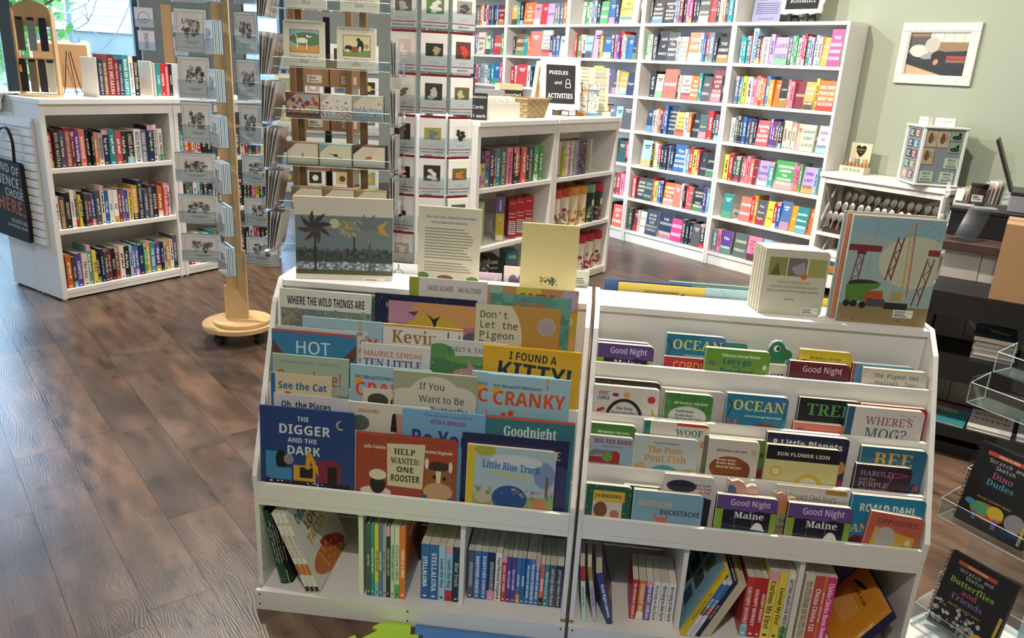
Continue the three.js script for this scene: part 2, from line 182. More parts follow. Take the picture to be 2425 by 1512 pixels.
const ROWS=[["L1a",0.8,[[33.0,35.9,"r",0,"WE WERE KINGS"],[68.9,36.9,"k",0,"KING OF BATTLE"],[105.8,28.2,"n"],[134.0,40.8,"a",23,"CHILDREN OF BLOOD AND BONE"],[174.7,22.3,"a"],[197.0,29.1,"v",0,"kate in waiting"],[225.2,35.9,"c",0,"lovestruck"],[261.1,29.1,"k"],[291.2,16.5,"k"],[307.7,23.3,"o",0,"HERE'S TO US"],[331.0,30.1,"x",0,"RED QUEEN"],[361.1,40.8,"n"],[401.9,37.9,"t"],[439.7,38.8,"r"],[477.6,42.7,"k"],[520.3,46.6,"k",0,"CHAOS & FLAME"],[566.9,47.6,"w",0,"RULE OF WOLVES"],[614.5,40.8,"s",0,"KINGS OF ASH"],[655.2,41.7,"n",23],[697.0,34.0,"w",23,"STOLEN HEIR"],[730.9,31.1,"w",0,"CRUEL PRINCE"]]],["L1b",0.435,[[33.0,24.3,"w"],[58.3,34.0,"u",0,"WINTER OF CROWNS"],[92.3,33.1,"k",0,"INFINITY"],[125.4,23.3,"w",23,"LEGENDARY"],[148.8,23.3,"x"],[173.1,13.6,"y"],[186.7,20.4,"k"],[207.1,20.4,"k",0,"BROKEN BLADE"],[227.6,24.3,"a"],[252.9,24.3,"b"],[277.2,32.1,"k"],[309.3,23.3,"e",24],[332.6,27.2,"b",0,"TELL ME"],[359.9,29.2,"w",0,"ASK"],[389.1,29.2,"w",0,"ASK"],[418.2,26.3,"a"],[444.5,22.4,"s"],[466.9,22.4,"v",0,"THE PRIORY"],[490.2,30.2,"y",0,"THE UPPER WORLD"],[520.4,38.9,"m",22,"MERCILESS ONES"],[559.3,35.0,"n",25,"A TEMPEST OF TEA"],[594.3,27.2,"n"],[622.5,32.1,"k",0,"ALL OF OUR DEMISE"],[654.6,40.9,"k",0,"KEEPER"],[694.5,37.0,"o"],[731.5,33.1,"r",22,"LOVE & GELATO"],[764.6,20.4,"w"]]],["L1c",0.066,[[33.0,22.9,"d",0,"AND THE SEA"],[55.9,33.4,"o"],[89.4,23.9,"k",0,"THE LAST"],[113.2,34.4,"v",0,"CONFETTI"],[147.6,38.2,"e",0,"The Sun"],[185.8,27.7,"t",25],[214.5,24.8,"y",0,"MOONS"],[239.3,28.7,"k"],[268.0,22.0,"n",0,"SHADES OF RUIN"],[289.0,25.8,"k"],[314.8,25.8,"a"],[340.6,25.8,"k",0,"MALICE"],[366.4,25.8,"u"],[392.2,30.6,"e"],[422.8,38.2,"k"],[461.0,19.1,"l"],[480.1,22.9,"v"],[503.0,23.9,"b"],[526.9,31.5,"n",0,"BLUE"],[558.4,21.0,"g"],[579.4,26.7,"m"],[606.2,36.3,"t",0,"THE TIDES"],[642.5,37.3,"v"],[679.7,21.0,"k"],[700.7,24.8,"x"],[725.6,24.8,"m"],[750.4,25.8,"w"],[776.2,25.8,"n",23]]],["L2a",0.8,[[883.0,32.9,"t"],[916.9,41.8,"o"],[958.7,33.9,"c"],[992.6,25.9,"f"],[1017.5,34.9,"r"],[1052.3,38.8,"k",0,"DUNE"],[1092.2,39.8,"k"],[1132.0,44.8,"n"],[1175.8,45.8,"m"],[1221.7,45.8,"w"],[1267.5,46.8,"s"],[1314.3,46.8,"k"],[1361.1,47.8,"e"],[1408.9,28.9,"r"],[1437.8,28.9,"k"],[1467.7,34.9,"k"],[1501.5,19.9,"p"],[1521.5,24.9,"t"],[1546.4,29.9,"y"],[1577.2,40.8,"o"],[1618.1,20.9,"k"]]],["L2b",0.435,[[899.0,36.8,"d"],[935.8,24.9,"n"],[960.7,24.9,"w"],[985.5,29.5,"l",0,"WINGS"],[1015.9,21.2,"k"],[1037.1,34.1,"k"],[1071.1,43.3,"k",0,"KIRA"],[1114.4,35.0,"w"],[1150.3,45.1,"a"],[1194.4,45.1,"t"],[1240.5,46.0,"m"],[1286.5,37.7,"e"],[1323.3,42.3,"k"],[1366.6,33.1,"k"],[1399.7,38.7,"k"],[1438.4,39.6,"r"],[1477.0,29.5,"y"],[1507.4,49.7,"d"],[1557.1,40.5,"k"],[1597.6,41.4,"n"]]],["L2c",0.066,[[906.0,33.7,"r"],[939.7,43.1,"w"],[982.9,44.1,"k"],[1026.9,40.3,"l"],[1067.2,31.9,"t"],[1099.1,31.9,"o"],[1131.0,41.2,"k"],[1172.2,46.9,"n"],[1218.1,46.9,"m"],[1265.9,47.8,"e"],[1313.7,48.7,"k"],[1362.5,39.4,"k"],[1401.9,40.3,"w"],[1442.2,30.0,"p"],[1472.2,30.9,"r"],[1503.1,41.2,"k"],[1544.3,52.5,"k"],[1596.8,42.2,"r"]]],["T5a",1.631,[[55,26,"t"],[81,34,"t"],[115,32,"t"],[147,14,"r"],[161,48,"l",26,"PENNY LANE"],[209,38,"k",0,"JOJO MOYES"],[247,14,"r"],[261,60,"w",0,"ICEBREAKER"],[321,37,"i"],[357,126,"i!",0,"LOVE/UNWRITTEN"],[483,35,"k",0,"the FINE PRINT"],[518,22,"l"],[540,22,"g"],[562,26,"f"],[587,26,"p"],[613,21,"r"],[634,30,"t"],[664,25,"i"],[689,21,"n"],[710,21,"w"],[731,25,"w"],[756,57,"m!",0,"KATHERINE/CENTER"],[813,96,"h!",25,"THE/BODYGUARD/KATHERINE/CENTER"]]],["T5b",1.323,[[58,35,"s"],[93,20,"n"],[112,20,"t"],[132,34,"y"],[166,49,"e"],[215,34,"p"],[249,33,"c"],[282,28,"q"],[310,28,"o"],[338,33,"b",0,"PARTY"],[371,42,"m"],[413,55,"o!"],[467,72,"k!",0,"Love/Hypothesis"],[539,22,"c"],[561,31,"p"],[592,87,"a!",0,"BRIDE"],[679,81,"m!",0,"BEACH/READ//EMILY HENRY"],[760,25,"y"],[785,135,"o!",0,"EMILY HENRY/PEOPLE WE/MEET ON/VACATION"]]],["T5c",1.021,[[64,41,"w",0,"CONFESS"],[105,31,"d"],[136,20,"k"],[156,30,"k"],[187,35,"b"],[222,30,"n"],[252,44,"n",0,"MAYBE NOW"],[296,21,"n"],[317,113,"r!",0,"Regretting/YOU/COLLEEN/HOOVER"],[431,19,"v"],[450,28,"v"],[478,28,"u"],[506,19,"v"],[524,28,"k"],[552,37,"e",0,"GAMES"],[589,36,"e",0,"HATE"],[625,36,"e",0,"HATE"],[661,49,"q!"],[710,109,"f!",0,"twisted/LIES/ANA HUANG"],[835,93,"w!",0,"KING/OF/SLOTH"]]],["T5d",0.716,[[55,42,"y"],[97,42,"r",22],[139,33,"d"],[172,44,"d"],[216,25,"s"],[242,30,"c"],[272,30,"p"],[302,37,"c"],[339,37,"a!",0,"GRUMPY/EFFECT"],[376,97,"i!",0,"THE/DIXON/RULE"],[473,52,"t"],[525,175,"g!",0,"CHRISTINA/LAUREN/The/PARADISE/PROBLEM"],[700,18,"p"],[718,29,"p"],[747,20,"g"],[768,105,"i!",0,"ONE/LAST/STOP"],[873,22,"l"]]],["T5e",0.412,[[93,95,"t!"],[256,107,"c!",0,"SUMMER/ROMANCE"],[363,30,"r"],[393,30,"m"],[423,83,"n!",0,"The/Move/Style"],[507,72,"y!",0,"One/Day"],[579,29,"r"],[608,33,"b"],[641,84,"b!",22],[724,55,"m!",0,"SAY"],[779,94,"t!",0,"Jennifer/Weiner/SUMMER"],[884,29,"o!"]]],["T5f",0.108,[[43,43,"s"],[86,37,"p"],[123,105,"v!",0,"The/Roommate"],[249,122,"d!",0,"SUMMER/FRIDAYS"],[388,128,"p!",0,"THINGS/WE HIDE/FROM/THE/LIGHT"],[516,75,"l!",0,"THINGS/WE"],[591,66,"i!"],[657,74,"q!"],[730,135,"r!",0,"ROMANTIC/COMEDY"],[865,35,"n"]]],["T4z",1.934,[[-929,18,"d"],[-911,18,"k"],[-893,119,"k!",0,"THE/TURNOUT/MEGAN/ABBOTT"],[-774,127,"k!",0,"BEWARE/THE/WOMAN/MEGAN/ABBOTT"],[-647,23,"b"],[-624,28,"s"],[-596,39,"a"],[-556,28,"k"],[-529,39,"p"],[-490,33,"h"],[-457,33,"k"],[-424,32,"k"],[-392,106,"k!",0,"RIVER//JUSTINE/CHAMPINE"],[-286,63,"r!",0,"CIRCLE"],[-223,31,"k"],[-192,31,"w",0,"ALCATRAZ"],[-161,30,"o"],[-131,22,"n"],[-109,48,"t"]]],["T4a",1.631,[[-933,43,"g"],[-890,30,"w"],[-859,52,"k",0,"ALEX FINLEY"],[-807,121,"k!",24,"end/of/story"],[-687,104,"k!",23,"Lucy Foley/The/MIDNIGHT/FEAST"],[-583,34,"w"],[-548,79,"e!",0,"TANA/FRENCH/in the/WOODS"],[-470,132,"o!",23,"TANA/FRENCH/The Hunter"],[-338,32,"l"],[-306,21,"b"],[-284,32,"r",23],[-253,53,"s",23],[-200,31,"k"],[-169,113,"k!",0,"THE/OVERNIGHT/GUEST"]]],["T4b",1.323,[[-846,61,"k",22],[-785,84,"e!"],[-689,152,"c!",24,"horowitz"],[-536,23,"k"],[-513,17,"w"],[-496,107,"e!",0,"MY/HEART/IS A/CHAINSAW"],[-389,88,"o!",0,"WE/THE/MOON/BURN"],[-301,33,"t"],[-268,86,"k!",0,"LISA/JEWELL"],[-182,105,"a!",25,"YOU/LOVE/ME/CAROLINE/KEPNES"],[-77,41,"k",0,"YOU"]]],["T4c",1.021,[[-839,74,"n!"],[-764,37,"x"],[-728,24,"w"],[-704,24,"o"],[-679,24,"k",0,"LIVE"],[-655,24,"p"],[-631,36,"b",24],[-596,91,"n!",24,"Jonathan/Lethem/Brooklyn/Crime/Novel"],[-505,105,"y!",0,"LAURA/LIPPMAN/Prom/Mom"],[-399,34,"w"],[-365,34,"o"],[-332,83,"k!",0,"THE/CLUB"],[-249,81,"d!",0,"VILLA"],[-168,53,"r",23],[-114,32,"k"],[-83,42,"k"]]],["T4d",0.716,[[-859,119,"l!",23],[-740,21,"k"],[-719,31,"y"],[-688,31,"w",0,"DALEY"],[-657,31,"r"],[-626,37,"k"],[-589,37,"n"],[-552,24,"s"],[-528,42,"n"],[-486,124,"b!",23,"The/MYSTERY/GUEST/NITA PROSE"],[-362,23,"w"],[-339,35,"t",0,"CAPE COD"],[-305,34,"r",0,"CAPE COD"],[-270,40,"y"],[-231,28,"r"],[-202,78,"k!",0,"A/FLAW"],[-125,87,"k!",0,"pink/lemonade"]]],["T4e",0.412,[[-933,53,"r",0,"JOHN SANDFORD"],[-880,99,"k!",0,"JOHN/SANDFORD/JUDGMENT/PREY"],[-781,97,"d!",0,"LISA/SCOTTOLINE//DEVLIN"],[-684,19,"r"],[-665,44,"y",0,"TITANIC"],[-621,38,"b"],[-584,25,"n"],[-559,122,"o!",0,"EVERYONE/THIS BOOK/IS A/SUSPECT"],[-436,84,"c!"],[-352,24,"w"],[-329,24,"k"],[-305,23,"r"],[-282,52,"r!",0,"A FLAW/IN/MURDER"],[-229,120,"k!",0,"HORROR/MOVIE//PAUL/TREMBLAY"],[-110,28,"v"],[-82,33,"t"]]],["T4f",0.108,[[-937,48,"d"],[-889,74,"a!"],[-815,13,"w"],[-802,79,"w!",0,"RUTH/WARE"],[-723,148,"n!",23,"RUTH/WARE/ONE/PERFECT/COUPLE"],[-575,156,"n!",22,"THE/WINNER//Teddy Wayne"],[-419,127,"h!",0,"MISTER/MAGIC"],[-292,36,"k"],[-257,35,"n"],[-221,35,"k"],[-186,92,"k!"],[-94,45,"k"]]],["T3z",1.934,[[-1773,38,"e!"],[-1735,50,"g"],[-1684,31,"w"],[-1653,31,"s"],[-1622,37,"l"],[-1585,49,"k"],[-1536,102,"g!",0,"NORTH/WOODS"],[-1434,88,"b!"],[-1346,49,"n"],[-1297,168,"y!",0,"THE/GUNCLE//STEVEN ROWLEY"],[-1129,66,"w!",0,"STARS"]]],["T3a",1.631,[[-1854,33,"r"],[-1822,45,"g"],[-1776,32,"r"],[-1744,45,"w"],[-1699,88,"l!",0,"RICHARD/RUSSO"],[-1611,87,"i!",25],[-1524,24,"k"],[-1500,37,"m"],[-1463,108,"b!"],[-1355,35,"k"],[-1320,35,"p"],[-1285,35,"v"],[-1250,37,"r",24],[-1213,21,"q"],[-1192,23,"l"],[-1169,79,"b!"],[-1090,45,"n!",0,"WISH"]]],["T3b",1.323,[[-1833,33,"o"],[-1800,59,"k!"],[-1741,52,"r"],[-1689,51,"b"],[-1638,44,"g"],[-1593,131,"y!",24,"THE/FRAUD"],[-1462,146,"v!"],[-1317,62,"k!",0,"DAY"],[-1255,21,"w"],[-1234,116,"m!",0,"EPIC/STREET/TODAY"],[-1118,91,"n!",0,"flight"],[-1027,22,"s"]]],["T3c",1.021,[[-1526.0,61.7,"s"],[-1464.3,60.7,"r"],[-1403.6,48.0,"k"],[-1355.6,35.3,"m"],[-1319.3,82.3,"s!"],[-1237.0,92.1,"l!"],[-1145.0,146.0,"k!"]]],["T3d",0.716,[[-1226,56,"s"],[-1170,104,"d!"],[-1066,41,"r"]]],["T3e",0.412,[[-1209,42,"m"],[-1167,35,"d"],[-1133,48,"r"],[-1085,41,"p"],[-1044,41,"p"]]],["T3f",0.108,[[-1247,85,"k"],[-1162,132,"c!",0,"CITY/OF/ORANGES"]]],["T2z",1.934,[[-2859,93,"m!"],[-2766,38,"t"],[-2728,53,"k"],[-2674,181,"o!",0,"ALL/THAT'S/LEFT/UNSAID"],[-2493,101,"p!"],[-2392,104,"r!"],[-2288,104,"i!",0,"Maybe"],[-2183,41,"u"],[-2142,41,"s"],[-2101,47,"s"],[-2054,47,"o"]]],["T2a",1.631,[[-2826,39,"k"],[-2787,154,"u!",0,"MERCY/STREET"],[-2633,60,"t!"],[-2572,30,"o"],[-2542,177,"c!",24],[-2366,146,"w!",25,"HEAVEN/& EARTH/GROCERY/STORE/MCBRIDE"],[-2220,39,"n"],[-2181,56,"n"],[-2125,41,"b"],[-2084,82,"f!"]]],["T2b",1.323,[[-2824,55,"r"],[-2769,31,"w"],[-2737,177,"r!",22],[-2545,45,"w"],[-2500,33,"n"],[-2467,223,"t!",23],[-2151,139,"n!"]]],["T1z",1.934,[[-3556,70,"u"],[-3486,52,"s"],[-3434,52,"o"],[-3382,26,"w"],[-3357,42,"k"],[-3314,51,"p"],[-3264,50,"n"],[-3214,33,"s"],[-3180,41,"n"],[-3139,36,"b"],[-3103,118,"a!",0,"BLACK/CITY/SIX"]]],["T1a",1.631,[[-3565,45,"p"],[-3520,62,"b"],[-3458,139,"e!",23,"know/your/self"],[-3319,94,"f!"],[-3225,59,"s"],[-3167,132,"r!",0,"HORSE"],[-3034,49,"g",22]]],["T1b",1.323,[[-3572,90,"k!"],[-3482,53,"p"],[-3429,53,"s"],[-3376,44,"x"],[-3333,43,"l"],[-3289,43,"e"],[-3246,43,"b"],[-3204,64,"t"],[-3139,107,"b!",22],[-3033,46,"r",23]]],["P1a",0.8,[[-1510,53,"n"],[-1458,16,"r"],[-1442,43,"t",0,"Culture"],[-1399,60,"d",0,"BOTANICA"],[-1339,61,"p",0,"Tarot Nova"],[-1278,23,"k"],[-1255,51,"c"],[-1204,17,"k"],[-1187,50,"c"],[-1137,40,"k"],[-1097,45,"n",0,"CAT & ZODIAC"],[-1051,49,"g"],[-1003,12,"y"],[-990,43,"g"]]],["DA2",0.062,[[312,13,"d",0,"DID YOU"],[325,11,"t",0,"THE CAT IN THE HAT"],[336,12,"y",0,"One fish two fish"],[348,11,"b",0,"SHOULD I SHARE"],[359,11,"x",0,"HAPPY PIG DAY!"],[369,12,"n",0,"WAITING IS NOT EASY!"],[381,12,"f",0,"ELEPHANTS CANNOT DANCE!"],[393,14,"e",0,"LET'S GO FOR A DRIVE!"],[407,17,"o",0,"THERE IS A BIRD"]]],["DA3",0.062,[[464,24,"b",0,"STELLALUNA"],[488,26,"b",0,"STELLALUNA"],[514,20,"l",0,"Leads the Way"],[534,20,"l",0,"Leads the Way"],[554,21,"n",0,"Blue Truck"]]],["DA4",0.062,[[592.0,18.4,"n",0,"DINOSNORES"],[610.4,19.4,"b",0,"BARNYARD DANCE!"],[629.7,19.4,"b",0,"BARNYARD DANCE!"],[649.1,21.3,"n",0,"DINOSNORES"],[670.4,18.4,"w",0,"Your Personal Penguin"],[688.8,14.5,"r",0,"OOO, BABY BABY!"],[703.3,12.6,"v",0,"SILLY LULLABY"],[715.9,14.5,"v",0,"SILLY LULLABY"],[730.4,12.6,"b",0,"DOGGIES"],[742.9,12.6,"b",0,"DOGGIES"],[756.5,13.5,"b",0,"THE GOING TO BED BOOK"],[769.1,13.5,"b",0,"THE GOING TO BED BOOK"],[782.6,13.5,"b",0,"THE GOING TO BED BOOK"],[796.2,12.6,"c",0,"OPPOSITES"],[808.7,13.5,"t",0,"MOO BAA LA LA LA"],[822.3,19.4,"n",0,"and tango makes three"],[841.6,19.4,"n",0,"and tango makes three"]]],["DB1",0.062,[[1051,16,"r",0,"The RUNAWAY BUNNY"],[1068,21,"o",0,"GOODNIGHT MOON"],[1089,19,"v",0,"GOOD NIGHT, GORILLA"],[1108,20,"w",0,"We're Going on a Bear Hunt"],[1128,21,"w",0,"We're Going on a Bear Hunt"],[1149,21,"w",0,"We're Going on a Bear Hunt"]]],["DB2",0.062,[[1347,20,"r",0,"GRUMPY MONKEY"],[1367,20,"r",0,"GRUMPY MONKEY"],[1387,15,"r",0,"GRUMPY MONKEY"],[1402,26,"y",0,"Curious My First"],[1428,22,"y",0,"Curious My First"],[1450,19,"w",0,"GETTING READY FOR PRESCHOOL"]]],["DB3",0.062,[[1493,26,"e",0,"TEN LITTLE FINGERS AND TEN LITTLE TOES"],[1519,23,"r",0,"Chicka Chicka 123"],[1542,9,"o"],[1551,24,"h",0,"Chicka Chicka Boom Boom"]]]];
const FACES=[["L","wild",1,1,0.0267,0.2537,0.2137,"p",2,0.002],["L","greenhid",1,2.6,0.0882,0.2005,0.2081,"p",1,0.0045],["L","cranky",2,3,0.1009,0.2201,0.2754,"p",1,-0.0002],["L","navyB",1,2,0.2908,0.2784,0.22,"p",1,0.0028],["L","sunset",1,1,0.3301,0.2373,0.2039,"p",1,0.0009],["L","kevin",2,3,0.3246,0.2157,0.2746,"p",1,0.0027],["L","sedaris",1,3,0.3827,0.2128,0.2712,"p",1,0.0024],["L","bubbles",1,2,0.5977,0.2423,0.2678,"p",1,-0.0],["L","kozo",1,1,0.6073,0.2134,0.2469,"p",1,0.0008],["L","dont",1,0,0.5689,0.2285,0.2169,"p",1,0.0005],["L","whitehid",2,2,0.0282,0.2554,0.246,"p",1,-0.0005],["L","hot",2,1,0.0181,0.2347,0.2375,"p",1,0.0009],["L","tenlittle",2,0,0.2699,0.1871,0.2219,"p",1,0.0012],["L","tabor",2,1.6,0.4577,0.2045,0.2477,"p",1,0.0075],["L","kitty",2,0,0.6063,0.2535,0.2442,"p",2,0.0028],["L","bearplane",3,2,0.0357,0.2085,0.3079,"p",1,0.0034],["L","seecat",3,1,0.0306,0.1693,0.2555,"p",1,0.0025],["L","places",3,0,0.0416,0.2116,0.1995,"p",1,0.0022],["L","cranky",3,2.6,0.2489,0.2203,0.2952,"p",1,0.0013],["L","pumpkin",3,1.6,0.2866,0.1425,0.2331,"p",1,-0.0008],["L","butterfly",3,0,0.3734,0.2201,0.2956,"p",2,0.0005],["L","cranky",3,1.6,0.5827,0.2136,0.3081,"p",2,-0.0011],["L","cranky",3,0,0.6244,0.2139,0.3088,"p",1,0.0014],["L","digger",4,0,0.0219,0.2565,0.2696,"p",1,0.0001],["L","dino",4,3.75,0.2559,0.2213,0.2928,"p",1,0.0037],["L","beyou",4,2.75,0.4046,0.2213,0.2906,"p",1,0.0071],["L","goodnight",4,2.75,0.6259,0.2329,0.2932,"p",1,-0.002],["L","helpwanted",4,0,0.2914,0.2649,0.2163,"p",3,-0.0017],["L","rescue",4,1.75,0.568,0.2791,0.2403,"p",1,0.0001],["L","truck",4,0,0.5843,0.2324,0.2144,"b",1,0.0003],["R","maine",1,1,0.8919,0.1485,0.141,"b",1,-0.0046],["R","maine",1,0,0.9022,0.1475,0.1385,"b",1,-0.0057],["R","ocean",1,2,1.0833,0.1539,0.17,"b",1,-0.0053],["R","cord",1,1,1.0797,0.1294,0.1107,"b",1,-0.0013],["R","tractor",1,0,1.1841,0.1661,0.1499,"b",1,-0.0025],["R","tealhid",1,3,1.1522,0.147,0.1528,"b",1,-0.0012],["R","dinobook",1,2,1.3403,0.073,0.1739,"s",1,-0.0005],["R","creamch",1,1,1.3526,0.0489,0.1131,"b",1,0.001],["R","yellowbm",1,1,1.4283,0.1312,0.1613,"b",1,-0.0056],["R","moose",1,0,1.4019,0.1527,0.1331,"b",1,-0.0057],["R","bluered",1,1,1.5668,0.1551,0.1361,"b",1,-0.009],["R","feelings",1,0,1.5899,0.1593,0.1305,"b",1,0.0009],["R","blackhid",2,1,0.8941,0.1787,0.177,"b",1,-0.0045],["R","carle",2,0,0.8995,0.1733,0.1639,"b",1,-0.0012],["R","greyhid",2,1,1.0775,0.1645,0.1658,"b",1,-0.0068],["R","panda",2,0,1.0869,0.1236,0.16,"b",1,0.0049],["R","ocean",2,0,1.2453,0.1562,0.1728,"b",1,-0.0048],["R","tree",2,1,1.4325,0.1551,0.1726,"b",1,-0.0025],["R","coralsun",2,0,1.4232,0.1284,0.1093,"b",1,-0.0012],["R","redhid",2,1,1.5885,0.1654,0.1697,"b",1,-0.0106],["R","mog",2,0,1.5509,0.1899,0.1671,"b",1,-0.0056],["R","greenbm",3,1,0.8947,0.1233,0.1952,"b",1,-0.0007],["R","barn",3,0,0.8925,0.1224,0.1668,"b",1,-0.0066],["R","woof",3,1,1.0369,0.168,0.2161,"b",1,-0.002],["R","pout",3,0,1.0165,0.1644,0.1794,"b",1,-0.0021],["R","greenke",3,1,1.1956,0.167,0.1882,"b",1,-0.0018],["R","brownbear",3,0,1.207,0.1277,0.189,"b",1,-0.0057],["R","planets",3,1,1.3529,0.2057,0.2142,"b",1,-0.0059],["R","lion",3,0,1.3532,0.1842,0.1877,"b",1,-0.0078],["R","bee",3,1,1.5913,0.1626,0.1996,"b",1,-0.0088],["R","harold",3,0,1.5802,0.1382,0.1567,"b",1,-0.0111],["R","jamberry",4,0,0.8938,0.1243,0.1391,"b",1,-0.0032],["R","mustache",4,0,1.0248,0.1773,0.1348,"b",1,-0.0044],["R","darkteal",4,1,0.9996,0.0981,0.137,"b",1,0.0012],["R","headtoe",4,1,1.1002,0.1265,0.1807,"b",1,-0.0066],["R","maine",4,0,1.2362,0.1528,0.1458,"b",1,-0.008],["R","pinkshape",4,1,1.2613,0.0777,0.1819,"s",1,-0.001],["R","owl",4,1.6,1.3857,0.1788,0.1758,"b",1,-0.0065],["R","tinylib",4,1,1.3802,0.0571,0.1591,"s",1,-0.0008],["R","maine",4,0,1.4157,0.1588,0.1414,"b",1,-0.0094],["R","dahl",4,1,1.5723,0.1824,0.1742,"b",1,-0.0043],["R","opposites",4,0,1.6082,0.1545,0.1292,"b",1,-0.018]];
// ---------- the shop ----------
function woodTex(i) {
  const W = 1024, H = 160, cv = document.createElement('canvas'); cv.width = W; cv.height = H; const bv = document.createElement('canvas'); bv.width = W; bv.height = H;
  const c = cv.getContext('2d'), b = bv.getContext('2d'), im = c.createImageData(W, H), ib = b.createImageData(W, H);
  let s = 1234 + i * 977; const R = () => { s = (s * 1664525 + 1013904223) >>> 0; return s / 4294967296; };
  const G = 64, lat = Array.from({ length: G * G }, R), vn = (x, y) => { const xi = Math.floor(x), yi = Math.floor(y), fx = x - xi, fy = y - yi, h = (a, q) => lat[((q % G + G) % G) * G + ((a % G + G) % G)], e = (t) => t * t * (3 - 2 * t), u = e(fx), v = e(fy); return (h(xi, yi) * (1 - u) + h(xi + 1, yi) * u) * (1 - v) + (h(xi, yi + 1) * (1 - u) + h(xi + 1, yi + 1) * u) * v; };
  const base = [[104, 80, 65], [109, 84, 67], [97, 78, 66], [113, 89, 71], [101, 82, 70], [107, 82, 65], [93, 76, 66], [110, 87, 71]][i % 8];
  const kx = 200 + R() * 600, ky = 40 + R() * 80;
  for (let y = 0; y < H; y++) for (let x = 0; x < W; x++) {
    const dx = (x - kx) / 180, dy = (y - ky) / 40, kn = Math.exp(-(dx * dx + dy * dy)) * 2.2;
    const yy = y / 7 + vn(x / 90, y / 30) * 3.4 + kn * 2, ring = Math.abs((yy % 1) - 0.5) * 2;
    const fine = vn(x / 26, y * 1.1), coarse = vn(x / 170 + 9, y / 36 + 5), blot = vn(x / 60 + 30, y / 40 + 11);
    const g = 0.81 + 0.1 * ring + 0.24 * (fine - 0.5) + 0.36 * (coarse - 0.5) + (blot > 0.74 ? -(blot - 0.74) * 0.9 : 0), grey = 0.35 * Math.max(0, vn(x / 240 + 17, y / 50) - 0.45), k = (y * W + x) * 4, m = (base[0] + base[1] + base[2]) / 3;
    for (let q = 0; q < 3; q++) im.data[k + q] = Math.max(0, Math.min(255, (base[q] * (1 - grey) + m * grey) * g * 0.98)); im.data[k + 3] = 255;
    const bb = 120 + 90 * ring * (0.4 + fine) - 60 * (fine > 0.7 ? 1 : 0); for (let q = 0; q < 3; q++) ib.data[k + q] = Math.max(0, Math.min(255, bb)); ib.data[k + 3] = 255;
  }
  c.putImageData(im, 0, 0); b.putImageData(ib, 0, 0);
  const t = new THREE.CanvasTexture(cv); t.colorSpace = THREE.SRGBColorSpace; const tb = new THREE.CanvasTexture(bv); return [t, tb];
}
{
  const floor = new THREE.Group(); floor.name = 'floor'; floor.userData.kind = 'structure'; scene.add(floor); put(floor, 'T', [0, 0, 0]);
  part('subfloor', bx(-4.9, 5.6, -0.12, -0.007, -0.3, 8.6), M('#2a2320', 0.9), floor);
  const mats = []; for (let i = 0; i < 8; i++) { const [t, b] = woodTex(i); mats.push(new THREE.MeshPhysicalMaterial({ map: t, bumpMap: b, bumpScale: 0.0006, roughness: 0.3, specularIntensity: 1 })); }
  const PL = 1.22, PW = 0.176; const rest = [];
  const mk = (w, flip) => { const g = new THREE.BoxGeometry(w - 0.001, 0.007, PW - 0.001); g.translate(w / 2, -0.0035, PW / 2); const uv = g.attributes.uv; for (let i = 0; i < uv.count; i++) { uv.setX(i, (flip & 1 ? 1 - uv.getX(i) : uv.getX(i)) * w / PL); if (flip & 2) uv.setY(i, 1 - uv.getY(i)); } return g; };
  const G4 = [0, 1, 2, 3].map((f) => mk(PL, f)); const vp = new THREE.Matrix4(); camera.updateMatrixWorld(); camera.updateProjectionMatrix(); vp.multiplyMatrices(camera.projectionMatrix, camera.matrixWorldInverse); floor.updateMatrixWorld();
  let n = 0;
  for (let r = 0; r * PW - 0.3 < 8.4; r++) { const w = r * PW - 0.29; let u = -4.9 - ((r * 0.41 + (r % 3) * 0.23) % 1) * PL; 
    for (; u < 5.6; u += PL) { const a = Math.max(u, -4.9), b = Math.min(u + PL, 5.6); if (b - a < 0.05) continue; const full = b - a > PL - 0.001, k = Math.floor(rnd() * 4), g = full ? G4[k] : mk(b - a, k), mi = Math.floor(rnd() * 8);
      let seen = false; for (const [x, z] of [[0, 0], [1, 0], [0, 1], [1, 1], [0.5, 0.5]]) { const p = new THREE.Vector3(a + x * (b - a), 0, w + z * PW).applyMatrix4(floor.matrixWorld).applyMatrix4(vp); if (Math.abs(p.x) < 1.02 && Math.abs(p.y) < 1.02 && p.z < 1) seen = true; }
      if (seen && n < 300) { const m = part('plank', g, mats[mi], floor); m.position.set(a, 0, w); n++; } else { const q = g.clone(); q.translate(a, 0, w); rest.push([mi, q]); } } }
  const R = part('planks_beyond', rest.map((x) => x[1]), mats[0], floor); R.userData.kind = 'stuff';
}
const wallGreen = M('#a2aa97', 0.85);
const plain = M('#d9d6cc', 0.9);
